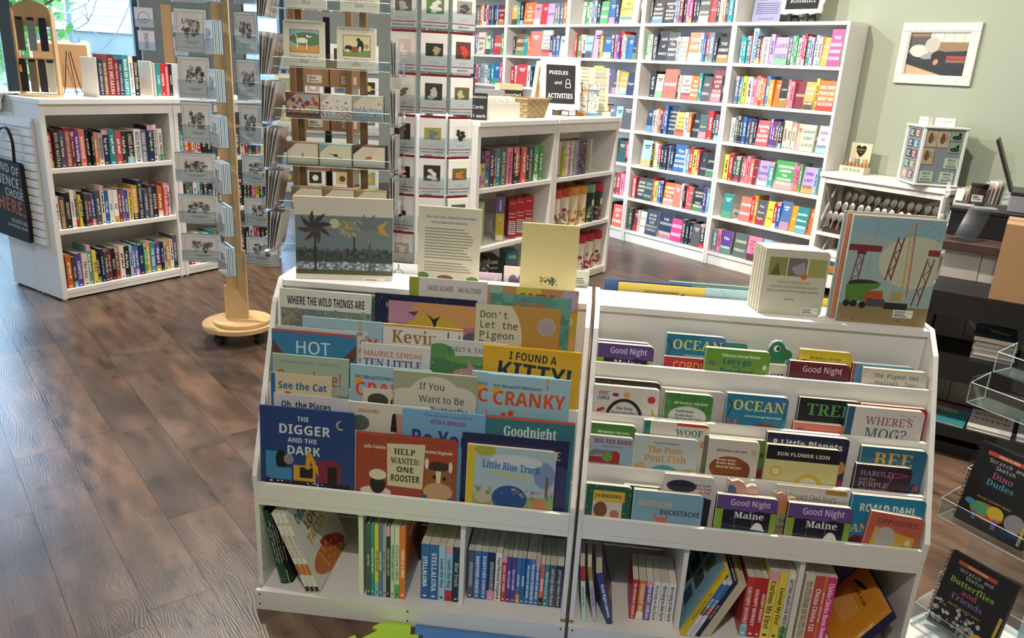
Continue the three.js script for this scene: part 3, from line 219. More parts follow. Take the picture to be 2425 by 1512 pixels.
{ const ceil = struct('ceiling', bx(-5.1, 5.7, CEIL, CEIL + 0.1, -0.4, 8.7), M('#dcdad4', 0.9)); put(ceil, 'T', [0, 0, 0]);
  put(struct('wall_back', bx(-5.1, 5.7, -0.1, CEIL, -0.40, -0.27), wallGreen), 'T', [0, 0, 0]);
  put(struct('wall_right', bx(5.6, 5.7, -0.1, CEIL, -0.3, 8.7), wallGreen), 'T', [0, 0, 0]);
  put(struct('wall_front', bx(-5.1, 5.7, -0.1, CEIL, 8.6, 8.7), plain), 'T', [0, 0, 0]);
  // window wall: pier, sill and header around the shop windows (opening w 3.2 to 8.3)
  const grey = M('#a9b0aa', 0.8);
  put(struct('wall_left', [bx(-5.1, -4.9, -0.1, CEIL, -0.3, 1.6), bx(-5.1, -4.9, -0.1, 0.3, 1.6, 8.6), bx(-5.1, -4.9, 3.15, CEIL, 1.6, 8.6), bx(-5.1, -4.9, 0.3, 3.15, 8.3, 8.6), bx(-5.1, -4.9, 0.3, 3.15, 2.1, 3.14)], grey), 'T', [0, 0, 0]);
  const frameM = M('#5a636b', 0.45), edges = [[1.6, 2.1], [3.14, 4.3], [4.3, 5.6], [5.6, 6.95], [6.95, 8.3]];
  edges.forEach(([a, b], i) => { const g = new THREE.Group(); g.name = 'window_' + (i + 1); g.userData.kind = 'structure'; scene.add(g); put(g, 'T', [-5.0, 0, 0]);
    part('window_frame', [bx(-0.04, 0.04, 0.3, 3.15, a, a + 0.05), bx(-0.04, 0.04, 0.3, 3.15, b - 0.05, b), bx(-0.04, 0.04, 0.3, 0.36, a, b), bx(-0.04, 0.04, 3.09, 3.15, a, b)], frameM, g);
    part('pane', bx(-0.004, 0.004, 0.36, 3.09, a + 0.05, b - 0.05), MAT.glass, g); });
}
// ceiling lamps: white cans with a glowing lens
for (const [u, w, aim, cd] of LAMPS) {
  const o = thing('ceiling_lamp', 'white ceiling spotlight overhead, out of the picture', 'lamp', 'ceiling spotlights'); put(o, 'T', [u, CEIL - 0.16, w]);
  part('housing', [cyl(0.055, 0.06, 0.12, 0, 0.02, 0), cyl(0.012, 0.012, 0.02, 0, 0.14, 0)], MAT.whiteRim, o);
  part('lens', cyl(0.048, 0.048, 0.004, 0, 0.014, 0), new THREE.MeshStandardMaterial({ color: '#fff', emissive: new THREE.Color(...LAMP_COLOR), emissiveIntensity: 4 }), o);
  const L = new THREE.SpotLight(new THREE.Color(...LAMP_COLOR), cd, 0, 1.15, 0.9, 2); L.castShadow = true; L.shadow.radius = 2.5; L.shadow.mapSize.set(1024, 1024);
  put(L, 'T', [u, CEIL - 0.16, w]); put(L.target, 'T', aim); scene.add(L); scene.add(L.target);
}
// soft light of the rest of the shop: flat ceiling panels
for (const [u, w, lum] of [[-2.0, 3.4, 3.6], [1.2, 5.0, 3.6], [3.6, 2.4, 3.6], [4.0, 6.6, 8]]) {
  const o = thing('ceiling_panel', 'square white ceiling light panel overhead, out of the picture', 'lamp', 'ceiling light panels'); put(o, 'T', [u, CEIL - 0.03, w]);
  part('frame', [bx(-0.32, 0.32, 0, 0.03, -0.32, -0.3), bx(-0.32, 0.32, 0, 0.03, 0.3, 0.32), bx(-0.32, -0.3, 0, 0.03, -0.3, 0.3), bx(0.3, 0.32, 0, 0.03, -0.3, 0.3)], MAT.whiteRim, o);
  part('diffuser', bx(-0.3, 0.3, 0.008, 0.03, -0.3, 0.3), new THREE.MeshStandardMaterial({ color: '#fff', emissive: new THREE.Color(1, 0.93, 0.84), emissiveIntensity: 1.5 }), o);
  const A = new THREE.RectAreaLight(new THREE.Color(1, 0.93, 0.84), lum, 0.58, 0.58); put(A, 'T', [u, CEIL - 0.032, w], 0, -Math.PI / 2); scene.add(A);
}
// ---------- outside ----------
{
  const gr = struct('ground_outside', bx(-30, -5.1, -0.25, -0.15, -14, 30), M('#8f8d88', 0.9)); put(gr, 'T', [0, 0, 0]);
  const b = thing('building', 'building across the street with pale blue siding above tan base', 'building'); put(b, 'T', [-13.5, 0, 0]);
  const sid = M('#a9bccb', 0.8), sid2 = M('#b4c6d3', 0.8); for (let i = 0; i < 13; i++) { const y = 1.75 + i * 0.15; part('siding_board', ext([[0, y], [0.05, y], [0.02, y + 0.15], [0, y + 0.15]], 17).translate(0, 0, -3), i % 2 ? sid : sid2, b); }
  part('base_wall', bx(-0.3, 0, -0.2, 1.75, -3, 14), M('#d9bf8e', 0.85), b); part('corner_post', bx(-0.1, 0.08, -0.2, 3.75, 3.75, 4.1), M('#e8eaec', 0.7), b); part('wall_core', bx(-3, 0, -0.2, 3.7, -3, 14), M('#9aa', 0.9), b);
  const f = thing('picket_fence', 'white picket fence across the street in front of tan wall', 'fence'); put(f, 'T', [-12.2, -0.15, 0]);
  part('rail', [bx(-0.02, 0.02, 0.35, 0.42, 1, 11), bx(-0.02, 0.02, 0.85, 0.92, 1, 11)], MAT.white, f); for (let i = 0; i < 60; i++) part('picket', bx(0.02, 0.04, 0.1, 1.15, 1 + i * 0.165, 1.09 + i * 0.165), MAT.white, f);
  function tree(label, u, w, h, leaves, sd) { const o = thing('street_tree', label, 'tree', 'trees on the sidewalk'); put(o, 'T', [u, -0.15, w]); let s = sd; const R = () => { s = (s * 16807) % 2147483647; return s / 2147483647; };
    const br = [tube([[0, 0, 0], [0.03, h * 0.3, 0.02], [-0.02, h * 0.6, 0], [0.02, h, 0]], 0.035, 7)], tips = [];
    for (let i = 0; i < 16; i++) { const y = h * (0.35 + 0.6 * i / 16), a = i * 2.4, L = (0.5 + R() * 0.5) * (1 - 0.45 * i / 16); const e = [Math.cos(a) * L, y + L * (leaves ? 0.45 : 1.1), Math.sin(a) * L], m = [e[0] * 0.5, y + L * 0.2 + R() * 0.08, e[2] * 0.5]; br.push(tube([[0, y, 0], m, e], leaves ? 0.012 : 0.009, 4, 6)); tips.push(m, e); for (let j = 0; j < 2; j++) { const q = [m[0] + (R() - 0.5) * 0.4, m[1] + R() * 0.3, m[2] + (R() - 0.5) * 0.4]; br.push(tube([m, [(m[0] + q[0]) / 2, (m[1] + q[1]) / 2 + 0.04, (m[2] + q[2]) / 2], q], 0.006, 4, 4)); tips.push(q); } }
    part('trunk', br, M(leaves ? '#5b5348' : '#6a6a6c', 0.9), o);
    if (leaves) { const lg = []; for (const t of tips) for (let j = 0; j < 16; j++) { const z = 0.09 + R() * 0.06, g = ext([[0, 0], [z * 0.55, z * 0.3], [z * 0.4, z * 0.75], [z * 0.1, z], [-z * 0.3, z * 0.8], [-z * 0.5, z * 0.3]], 0.002); g.rotateX(R() * 3); g.rotateY(R() * 6); g.translate(t[0] + (R() - 0.5) * 0.5, t[1] + (R() - 0.6) * 0.4, t[2] + (R() - 0.5) * 0.5); lg.push(g); }
      const m = part('foliage', lg, new THREE.MeshPhysicalMaterial({ color: '#86b85c', roughness: 0.8, transmission: 0.35, thickness: 0 }), o); m.userData.kind = 'stuff'; } }
  tree('young leafy maple tree outside the shop window', -7.2, 3.95, 3.4, true, 91); tree('bare thin tree outside the window right of leafy maple', -9.2, 3.0, 3.4, false, 55);
}
// ---------- white bookcases ----------
function lowCase(f, u0, w0, flip, label) {
  const o = thing('low_bookcase', label, 'bookcase', 'low white bookcases'), Wd = 0.835, H = 1.195, D = 0.3; put(o, f, flip ? [u0 + Wd, 0, w0] : [u0, 0, w0], flip ? Math.PI : 0);
  for (const x of [0.001, Wd - 0.031]) part('side_panel', bx(x, x + 0.03, 0.012, 1.165, -D + 0.002, 0), MAT.white, o);
  part('top_board', bx(0.001, Wd - 0.001, 1.165, H, -D + 0.002, 0.012, 0.003), MAT.whiteRim, o); part('top_rail', bx(0.031, Wd - 0.031, 1.105, 1.165, -0.02, -0.002), MAT.white, o);
  for (const v of [0.8, 0.435, 0.066]) part('shelf', bx(0.031, Wd - 0.031, v - 0.028, v, -D + 0.012, -0.004, 0.002), MAT.white, o);
  part('kick_board', bx(0.031, Wd - 0.031, 0.012, 0.037, -0.02, -0.006), MAT.white, o); part('back_panel', bx(0.031, Wd - 0.031, 0.04, 1.165, -D + 0.003, -D + 0.011), MAT.white, o);
  for (const x of [0.02, Wd - 0.02]) for (const z of [-0.02, -D + 0.03]) part('foot', cyl(0.012, 0.012, 0.012, x, 0, z, 12), MAT.whiteRim, o);
  return o;
}
lowCase('L', 0, 0, 0, 'low white bookcase of dark novels left of the wooden card spinner');
lowCase('L', 0.837, 0, 0, 'low white bookcase behind the wooden card spinner'); lowCase('L', 0, -0.6, 1, 'low white bookcase back-to-back, its slatted end holding the tote bag'); lowCase('L', 0.837, -0.6, 1, 'low white bookcase hidden behind the card spinner, facing the window');
lowCase('P', -0.836, 0, 0, 'low white bookcase of round puzzle tubes in the middle of shop'); lowCase('P', -1.674, 0, 0, 'low white bookcase of boxed puzzles behind the cream picture book'); lowCase('P', -0.836, -0.6, 1, 'low white bookcase facing away under the sketch box'); lowCase('P', -1.674, -0.6, 1, 'low white bookcase facing away behind the boxed puzzles');
const S5 = [0.108, 0.412, 0.716, 1.021, 1.323, 1.631, 1.934, 2.24];
function tallCase(u0, u1, H, label) {
  const o = thing('tall_bookcase', label, 'bookcase', 'tall white bookcases'), W = u1 - u0, D = 0.248; put(o, 'T', [u0, 0, 0]);
  for (const x of [0.001, W - 0.023]) part('side_panel', bx(x, x + 0.022, 0, H - 0.024, -D, 0), MAT.white, o);
  part('top_board', bx(0.001, W - 0.001, H - 0.024, H, -D, 0.002), MAT.whiteRim, o);
  for (const v of S5) if (v < H - 0.1) part('shelf', bx(0.0235, W - 0.0235, v - 0.024, v, -D + 0.008, -0.002), MAT.white, o);
  part('kick_board', bx(0.0235, W - 0.0235, 0, 0.083, -0.03, -0.012), MAT.white, o); part('back_panel', bx(0.0235, W - 0.0235, 0.03, H - 0.024, -D + 0.001, -D + 0.007), MAT.white, o); return o;
}
tallCase(0, 0.96, 1.934, 'tall white bookcase with the romance sign on top'); tallCase(-0.972, -0.002, 2.56, 'tall white bookcase of thrillers, second from the right'); tallCase(-1.946, -0.974, 2.56, 'tall white bookcase, middle of the five along the green wall'); tallCase(-2.92, -1.948, 2.56, 'tall white bookcase, second from left, behind the note-card box'); tallCase(-3.895, -2.922, 2.56, 'leftmost tall white bookcase beside the acrylic card spinner');
// ---------- children's book displays ----------
const TIER = { 1: [0.77, -0.163], 2: [0.645, -0.111], 3: [0.52, -0.059], 4: [0.395, -0.006] };
function display(u0, W, label) {
  const o = thing('book_display', label, 'book display', 'stepped white children\'s book displays'); put(o, 'D', [u0, 0, 0]);
  const prof = [[0.012, 0.063], [0.012, 0.35], [0.007, 0.416], [0.189, 0.855], [0.243, 0.911], [0.4, 0.911], [0.4, 0.0], [0.02, 0.0], [0.02, 0.063]]; // x = depth behind the front
  const side = () => { const g = ext(prof.map(([a, b]) => [a, b]), 0.013); g.rotateY(Math.PI / 2); return g; };
  for (const x of [0.001, W - 0.014]) part('side_panel', side().translate(x, 0, 0), MAT.white, o);
  const a = 0.0145, b = W - 0.0145;
  part('top_board', bx(a, b, 0.889, 0.905, -0.399, -0.24), MAT.whiteRim, o);
  part('riser', bx(a, b, 0.67, 0.889, -0.262, -0.25), MAT.white, o);
  for (const k of [1, 2, 3]) { const [v0, w] = TIER[k], v = v0 - (u0 < 0.5 && k !== 2 ? 0.06 : u0 < 0.5 ? 0.0 : 0), vb = TIER[k + 1][0] - (k === 3 ? 0.05 : 0.1); part('lip_board', bx(a, b, vb, v, w - 0.012, w), MAT.white, o); part('trough', bx(a, b, v0 - 0.1, v0 - 0.09, k === 1 ? -0.25 : w - 0.0525, w - 0.0125), MAT.white, o); }
  part('lip_board', bx(a, b, 0.346, 0.395, -0.018, -0.006), MAT.white, o); part('shelf', bx(a, b, 0.33, 0.345, -0.395, -0.005), MAT.white, o);
  const dv = u0 < 0.5 ? [0.2905, 0.574] : [0.287, 0.586]; for (const x of dv) part('divider', bx(x, x + 0.013, 0.062, 0.3295, -0.395, -0.02), MAT.white, o);
  part('base_board', bx(a, b, 0.046, 0.0615, -0.395, -0.0005), MAT.white, o); part('kick_board', bx(0.0005, W - 0.0005, 0, 0.0615, 0, 0.012), MAT.white, o); part('back_panel', bx(a, b, 0.062, 0.889, -0.4, -0.396), MAT.white, o);
  part('rear_ledge', [bx(0.002, W - 0.002, 0.66, 0.675, -0.47, -0.4005), bx(0.002, W - 0.002, 0.66, 0.72, -0.482, -0.47)], MAT.white, o);
  const sc = M('#3c2a22', 0.7); for (const x of [0.012, W * 0.5, W - 0.012]) for (const y of [0.018, 0.05]) part('screw', new THREE.CylinderGeometry(0.0028, 0.0028, 0.0012, 8).rotateX(Math.PI / 2).translate(x, y, 0.0125), sc, o);
  return o;
}
display(0.001, 0.876, 'stepped white display of large picture books, left of the pair'); display(0.885, 0.884, 'stepped white display of small board books, right of the pair');
// ---------- shelved books, one by one ----------
const SHELF = {
  L1: ['L', 'left low bookcase', ['top', 'middle', 'bottom']], L2: ['L', 'low bookcase behind spinner', ['top', 'middle', 'bottom']],
  T5: ['T', 'romance bookcase', ['top', 'second', 'third', 'fourth', 'fifth', 'bottom']], T4: ['T', 'thriller bookcase', ['second', 'third', 'fourth', 'fifth', 'sixth', 'bottom']],
  T3: ['T', 'middle tall bookcase', ['second', 'third', 'fourth', 'fifth', 'sixth', 'bottom']], T2: ['T', 'second tall bookcase', ['second', 'third']], T1: ['T', 'leftmost tall bookcase', ['second', 'third']], P1: ['P', 'boxed-puzzle bookcase', ['top']],
  DA: ['D', 'left display', ['', 'left', 'middle', 'right']], DB: ['D', 'right display', ['left', 'middle', 'right']],
};
function lighten(hex, f) { const c = new THREE.Color(hex); c.lerp(new THREE.Color(f > 0 ? '#ffffff' : '#000000'), Math.abs(f)); return '#' + c.getHexString(); }
for (const [id, shelf, items] of ROWS) {
  const key = id.slice(0, 2), [f, where, lv] = SHELF[key], last = id[2], cub = f === 'D', T = f === 'T';
  const level = last === 'z' ? 'upper' : cub ? (key === 'DA' ? ['', '', 'middle', 'middle', 'right'][+last] : lv[+last - 1]) : lv[last.charCodeAt(0) - 97];
  items.forEach(([um, wm, cf, hh = 0, text], i) => {
    const code = cf[0], faceOut = cf[1] === '!', u = um / 1000; let t = wm / 1000; bookNo++;
    const kk = bookNo, hex = lighten(HEX[code], ((kk * 37) % 11 - 5) / 60), place = (cub ? 'in the ' + level + ' cubby' + ' of ' : 'on ' + level + ' shelf of ') + where;
    const ord = (ORD[i + 1] || 'last') + ' from left';
    if (!faceOut) {
      const h = hh ? hh / 100 : cub ? { DA2: 0.232, DA3: 0.18, DA4: i < 5 ? 0.158 : i < 13 ? 0.15 : 0.138, DB1: 0.128, DB2: i < 3 ? 0.19 : 0.215, DB3: 0.215 }[id] : id === 'P1a' ? 0.225 : rr(0.19, 0.215) + (rnd() < 0.15 ? 0.015 : 0);
      const w = cub ? { DA2: 0.2, DA3: 0.19, DA4: 0.14, DB1: 0.13, DB2: 0.18, DB3: 0.19 }[id] : T ? rr(0.13, 0.15) : rr(0.14, 0.165);
      t -= 0.0012; const v = shelf + 0.0004 + (cub ? 0 : 0);
      const o = book(cub ? 'storybook' : kk % 3 ? 'paperback' : 'hardcover_book', w, h, t, { kind: cub ? (id === 'DA2' ? 'hard' : 'board') : kk % 3 ? 'soft' : 'hard', flat: !cub, noFront: !(cub && (i === items.length - 1)), ppm: cub ? 950 : T ? 420 : 560, front: { bg: hex, draw: (c, W, H) => coverArt(c, W, H, code, null, kk) }, spine: { bg: hex, draw: (c, W, H) => spineArt(c, W, H, code, text, kk) } }, `${CNAME[code]} book, spine out, ${ord} ${place}`, (cub ? 'storybooks in the ' : 'books on the ') + level + (cub ? ' cubby of ' : ' shelf of ') + where);
      const wf = cub ? { DA2: -0.022, DA3: -0.035, DA4: -0.06, DB1: -0.05, DB2: -0.03, DB3: -0.03 }[id] : -rr(0.022, 0.04);
      spineOut(o, f, u + 0.0006, t, v, wf);
    } else {
      const h = hh ? hh / 100 : Math.min(0.215, Math.max(0.195, t * 1.55)), th = rr(0.018, 0.026);
      const o = book('paperback', t - 0.005, h, th, { kind: 'soft', flat: true, ppm: 420, front: { bg: hex, draw: (c, W, H) => coverArt(c, W, H, code, text, kk) } }, `${CNAME[code]} book, cover out, ${ord} ${place}`, 'books on the ' + level + ' shelf of ' + where);
      put(o, f, [u + 0.003, shelf + 0.003, -0.02 - (i % 2) * 0.012], 0, -0.1);
    }
  });
}
// leaning storybooks in the display cubbies: [cubby, colour, u0, t, h, w, wf, lean, text]
const LEAN = [
  ['left', 'd', 0.061, 0.006, 0.24, 0.21, -0.03, 0.185, ''], ['left', 'd', 0.068, 0.006, 0.24, 0.21, -0.03, 0.185, ''], ['left', 'k', 0.075, 0.005, 0.23, 0.21, -0.032, 0.185, ''], ['left', 'k', 0.081, 0.005, 0.23, 0.21, -0.035, 0.185, ''], ['left', 'k', 0.087, 0.005, 0.215, 0.21, -0.04, 0.185, ''],
  ['left', 'w', 0.146, 0.011, 0.262, 0.26, -0.004, 0.365, 'DRAGONS LOVE TACOS'], ['left', 'w', 0.159, 0.011, 0.262, 0.26, -0.006, 0.365, 'DRAGONS LOVE TACOS'], ['left', 'w', 0.172, 0.011, 0.262, 0.26, -0.008, 0.365, 'DRAGONS LOVE TACOS'],
];
LEAN.forEach(([cb, code, u, t, h, w, wf, lean, text], i) => {
  const hex = code === 'w' ? '#e3e1dc' : lighten(HEX[code], (i % 3 - 1) * 0.04);
  const front = { bg: hex, draw: code === 'w' ? (c, W, H) => { txt(c, 'DRAGONS', W * 0.42, H * 0.16, W * 0.17, '#3d5a8c', 's', W * 0.6, 'center', -0.1); txt(c, 'LOVE', W * 0.45, H * 0.32, W * 0.17, '#b4393a', 's', W * 0.4, 'center', -0.1); txt(c, 'TACOS', W * 0.44, H * 0.48, W * 0.18, '#d09a3a', 's', W * 0.5, 'center', -0.1); c.fillStyle = '#c9753a'; c.beginPath(); c.ellipse(W * 0.5, H * 0.86, W * 0.42, H * 0.16, 0.2, 0, 7); c.fill(); c.fillStyle = '#b93a34'; c.beginPath(); c.ellipse(W * 0.66, H * 0.78, W * 0.3, H * 0.07, 0.5, 0, 7); c.fill(); c.fillStyle = '#e2b23c'; for (let k = 0; k < 16; k++) { c.beginPath(); c.arc(W * (0.3 + 0.04 * k % 0.5), H * (0.72 + ((k * 7) % 5) * 0.05), W * 0.02, 0, 7); c.fill(); } } : (c, W, H) => coverArt(c, W, H, code, null, i) };
  const o = book('storybook', w, h, t, { kind: 'hard', ppm: 900, front, spine: { bg: hex, draw: (c, W, H) => { if (code === 'w') { c.fillStyle = '#c9753a'; c.fillRect(0, H * 0.64, W, H * 0.14); c.fillStyle = '#222'; c.fillRect(0, H * 0.93, W, H * 0.06); c.fillStyle = '#dba040'; c.beginPath(); c.arc(W / 2, H * 0.14, W * 0.35, 0, 7); c.fill(); txt(c, 'DRAGONS LOVE TACOS', W / 2, H * 0.42, W * 0.62, '#8a3a48', 's', H * 0.4, 'center', Math.PI / 2); } else spineArt(c, W, H, code, null, 3 + i); } } },
    code === 'w' ? `white storybook leaning in the left cubby of left display, ${['front', 'middle', 'last'][i - 5]} of three` : `thin dark storybook leaning on cubby side, ${ORD[i + 1]} from left in left display`, 'leaning storybooks');
  spineOut(o, 'D', u, t, 0.0625, wf, lean);
});
const LEANR = [
  ['f', 0.921, 0.012, 0.178, 0.17, -0.015, 0.1, 'A Butterfly Story', '#cfe0cd'], ['i', 0.951, 0.011, 0.175, 0.17, -0.02, 0.16, 'A Snowy Owl Story', '#c9c0c4'], ['v', 0.99, 0.016, 0.165, 0.17, -0.015, 0.26, 'Good Night Lobsters', '#3d3f7a'],
  ['y', 1.187, 0.012, 0.235, 0.235, -0.004, -0.4, 'Blue Truck Feeling Happy', '#e2c22e'], ['w', 1.201, 0.011, 0.2, 0.2, -0.004, -0.4, 'My best friend is a dragon', '#dcdae4'], ['w', 1.214, 0.011, 0.2, 0.2, -0.004, -0.4, 'My best friend is a koala', '#d8d6e2'], ['n', 1.227, 0.012, 0.2, 0.2, -0.006, -0.4, 'Time for Bed', '#20244e'], ['y', 1.241, 0.012, 0.2, 0.2, -0.01, -0.4, '', '#cdbb70'], ['k', 1.255, 0.013, 0.19, 0.2, -0.012, -0.4, '', '#d8d0bc'],
  ['m', 1.592, 0.016, 0.185, 0.19, 0.0, -0.6, "CAT'S FIRST BABY", '#d8922c'], ['n', 1.613, 0.012, 0.175, 0.19, -0.002, -0.6, '', '#1d2750'], ['n', 1.629, 0.011, 0.16, 0.19, -0.004, -0.6, '', '#1b2350'], ['l', 1.61, 0.02, 0.23, 0.16, -0.215, -0.5, '', '#6f9cc4'],
];
LEANR.forEach(([code, u, t, h, w, wf, lean, text, hex], i) => {
  const drawF = (c, W, H) => { if (i === 2) { c.fillStyle = '#4a2530'; c.fillRect(0, 0, W, H); c.fillStyle = '#6b4a7a'; c.fillRect(W * 0.16, H * 0.2, W * 0.7, H * 0.6); txt(c, 'Good Night', W / 2, H * 0.12, W * 0.16, '#d8d0d8', 'g', W * 0.8); txt(c, 'Lobsters', W / 2, H * 0.3, W * 0.13, '#d8d0d8', 'g', W * 0.6); c.fillStyle = '#c98a3a'; c.beginPath(); c.ellipse(W * 0.6, H * 0.85, W * 0.3, H * 0.1, 0.4, 0, 7); c.fill(); } else coverArt(c, W, H, code, null, i); };
  const drawB = (c, W, H) => { if (i === 3) { c.fillStyle = '#86aec4'; c.fillRect(0, 0, W * 0.94, H); for (let a = 0; a < 6; a++) { c.fillStyle = ['#4a4a44', '#7a6a3a', '#3c5a6a'][a % 3]; c.fillRect(W * (0.18 + (a % 2) * 0.3), H * (0.12 + Math.floor(a / 2) * 0.26), W * 0.22, H * 0.2); } c.fillStyle = '#3a4a58'; for (let a = 0; a < 9; a++) c.fillRect(W * 0.1, H * (0.04 + a * 0.1), W * 0.1, 2); } else if (i === 9) { c.fillStyle = '#1d1a18'; c.beginPath(); c.ellipse(W * 0.3, H * 0.2, W * 0.18, H * 0.03, -0.3, 0, 7); c.fill(); c.fillStyle = '#f0dcb4'; for (let a = 0; a < 10; a++) c.fillRect(W * 0.2, H * (0.4 + a * 0.035), W * 0.5, 1.5); txt(c, 'I am a cat.', W * 0.5, H * 0.28, W * 0.09, '#2a1c10', 's'); } };
  const o = book('storybook', w, h, t, { kind: i < 3 ? 'board' : 'hard', ppm: 900, front: { bg: hex, draw: drawF }, back: { bg: hex, draw: i === 3 || i === 9 ? drawB : undefined }, spine: { bg: i === 7 || i === 8 ? '#d9d0ba' : hex, draw: (c, W, H) => { if (i === 7 || i === 8) return pageArt(c, W, H); if (i === 0) { c.fillStyle = '#b8282c'; c.fillRect(0, 0, W, H * 0.27); } if (i === 1) { c.fillStyle = '#b4862e'; c.fillRect(0, 0, W, H * 0.25); } if (i === 4 || i === 5) { c.fillStyle = '#2f72b4'; c.fillRect(0, H * 0.06, W, H * 0.4); c.fillStyle = i === 4 ? '#22252c' : '#b8383a'; c.fillRect(0, H * 0.47, W, H * 0.15); } txt(c, text, W / 2, H * 0.55, W * 0.66, i === 4 || i === 5 ? '#fff' : i === 3 ? '#2a3c5c' : INK[code], 's', H * 0.8, 'center', Math.PI / 2); } } },
    `${['pale green', 'mauve', 'purple', 'yellow', 'white', 'white', 'navy', 'cream', 'grey', 'orange', 'navy', 'navy', 'pale blue'][i]} storybook leaning in ${i < 3 ? 'left' : i < 9 ? 'middle' : 'right'} cubby of right display, ${ORD[(i < 3 ? i : i < 9 ? i - 3 : i - 9) + 1]} from left`, 'leaning storybooks');
  spineOut(o, 'D', u, t, 0.0625, wf, lean);
});
// ---------- face-out children's books on the displays ----------
const CRANKY = { bg: '#9dbfcb', ops: [['e', 0.8, 0.9, 0.4, 0.12, '#b8cfcf'], ['T', 'PHUC TRAN and PETE OSWALD present', 0.06, 0.15, 0.055, '#23456a', 's', 0.6], ['t', 'CRANKY', 0.5, 0.3, 0.25, '#d9512c', 's', 0.9], ['e', 0.09, 0.2, 0.06, 0.035, '#dba83a', -0.5], ['l', '#333', 0.006, [0.72, 0.0, 0.72, 0.15]], ['e', 0.72, 0.05, 0.02, 0.04, '#dd9a3a'], ['e', 0.2, 0.52, 0.03, 0.035, '#d9512c'], ['e', 0.29, 0.49, 0.035, 0.04, '#d9512c'], ['l', '#d9512c', 0.02, [0.3, 0.5, 0.36, 0.7]], ['l', '#8fa9b2', 0.008, [0.55, 0.56, 0.95, 0.56, 0.95, 0.8]]], label: 'pale blue picture book with chunky red title' };
const GOODNIGHT = (a, b, dk, fg) => ({ bg: dk, ops: [['r', 0, 0, 1, 0.24, a], ['e', 0.2, 0.24, 0.12, 0.03, a], ['e', 0.5, 0.25, 0.2, 0.03, a], ['e', 0.84, 0.24, 0.14, 0.03, a], ['t', 'Good Night', 0.55, 0.125, 0.155, '#f0ebf4', 'r', 0.66], ['t', b, 0.55, 0.355, 0.165, '#f2f2f4', 'f', 0.5], ['r', 0, 0.26, 0.12, 0.9, fg], ['r', 0.9, 0.27, 0.1, 0.9, fg], ['d', '#fff', 14, 5, 0.15, 0.28, 0.7, 0.2, 0.006], ['l', '#9fb4c8', 0.006, [0.33, 0.28, 0.33, 1]], ['l', '#9fb4c8', 0.006, [0.62, 0.28, 0.62, 1]], ['l', '#9fb4c8', 0.006, [0.12, 0.55, 0.9, 0.6]], ['r', 0.12, 0.62, 0.78, 0.35, '#17657c'], ['p', '#eceae4', [0.6, 0.6, 0.66, 0.48, 0.72, 0.46, 0.78, 0.5, 0.84, 0.62]], ['e', 0.28, 0.78, 0.09, 0.08, '#b58a3c'], ['r', 0.2, 0.86, 0.2, 0.1, '#b8322c'], ['e', 0.7, 0.84, 0.08, 0.07, '#2b2a33'], ['r', 0.64, 0.9, 0.14, 0.06, '#4d4668']] });
const OCEAN = { bg: '#1f7f9c', ops: [['r', 0, 0, 1, 0.5, '#25799a'], ['e', 0.9, 0.1, 0.2, 0.1, '#3f6fae'], ['t', 'OCEAN', 0.53, 0.19, 0.25, '#e0d47a', 'f', 0.86], ['t', 'A Peek-Through Board Book', 0.62, 0.38, 0.05, '#d8ecee', 's', 0.6], ['p', '#8a4a2e', [0.5, 0.54, 0.62, 0.48, 0.78, 0.5, 0.88, 0.58, 0.78, 0.64, 0.62, 0.62, 0.5, 0.68]], ['d', '#c86a72,#b8505e', 60, 3, 0, 0.45, 0.2, 0.4, 0.02], ['d', '#c88a9a,#a86a8a', 30, 9, 0.8, 0.72, 0.2, 0.25, 0.02], ['l', '#153c50', 0.012, [0.86, 0.1, 0.97, 0.3, 0.9, 0.5]], ['l', '#155a5e', 0.03, [0.02, 0.1, 0.1, 0.2, 0.04, 0.4]]] };
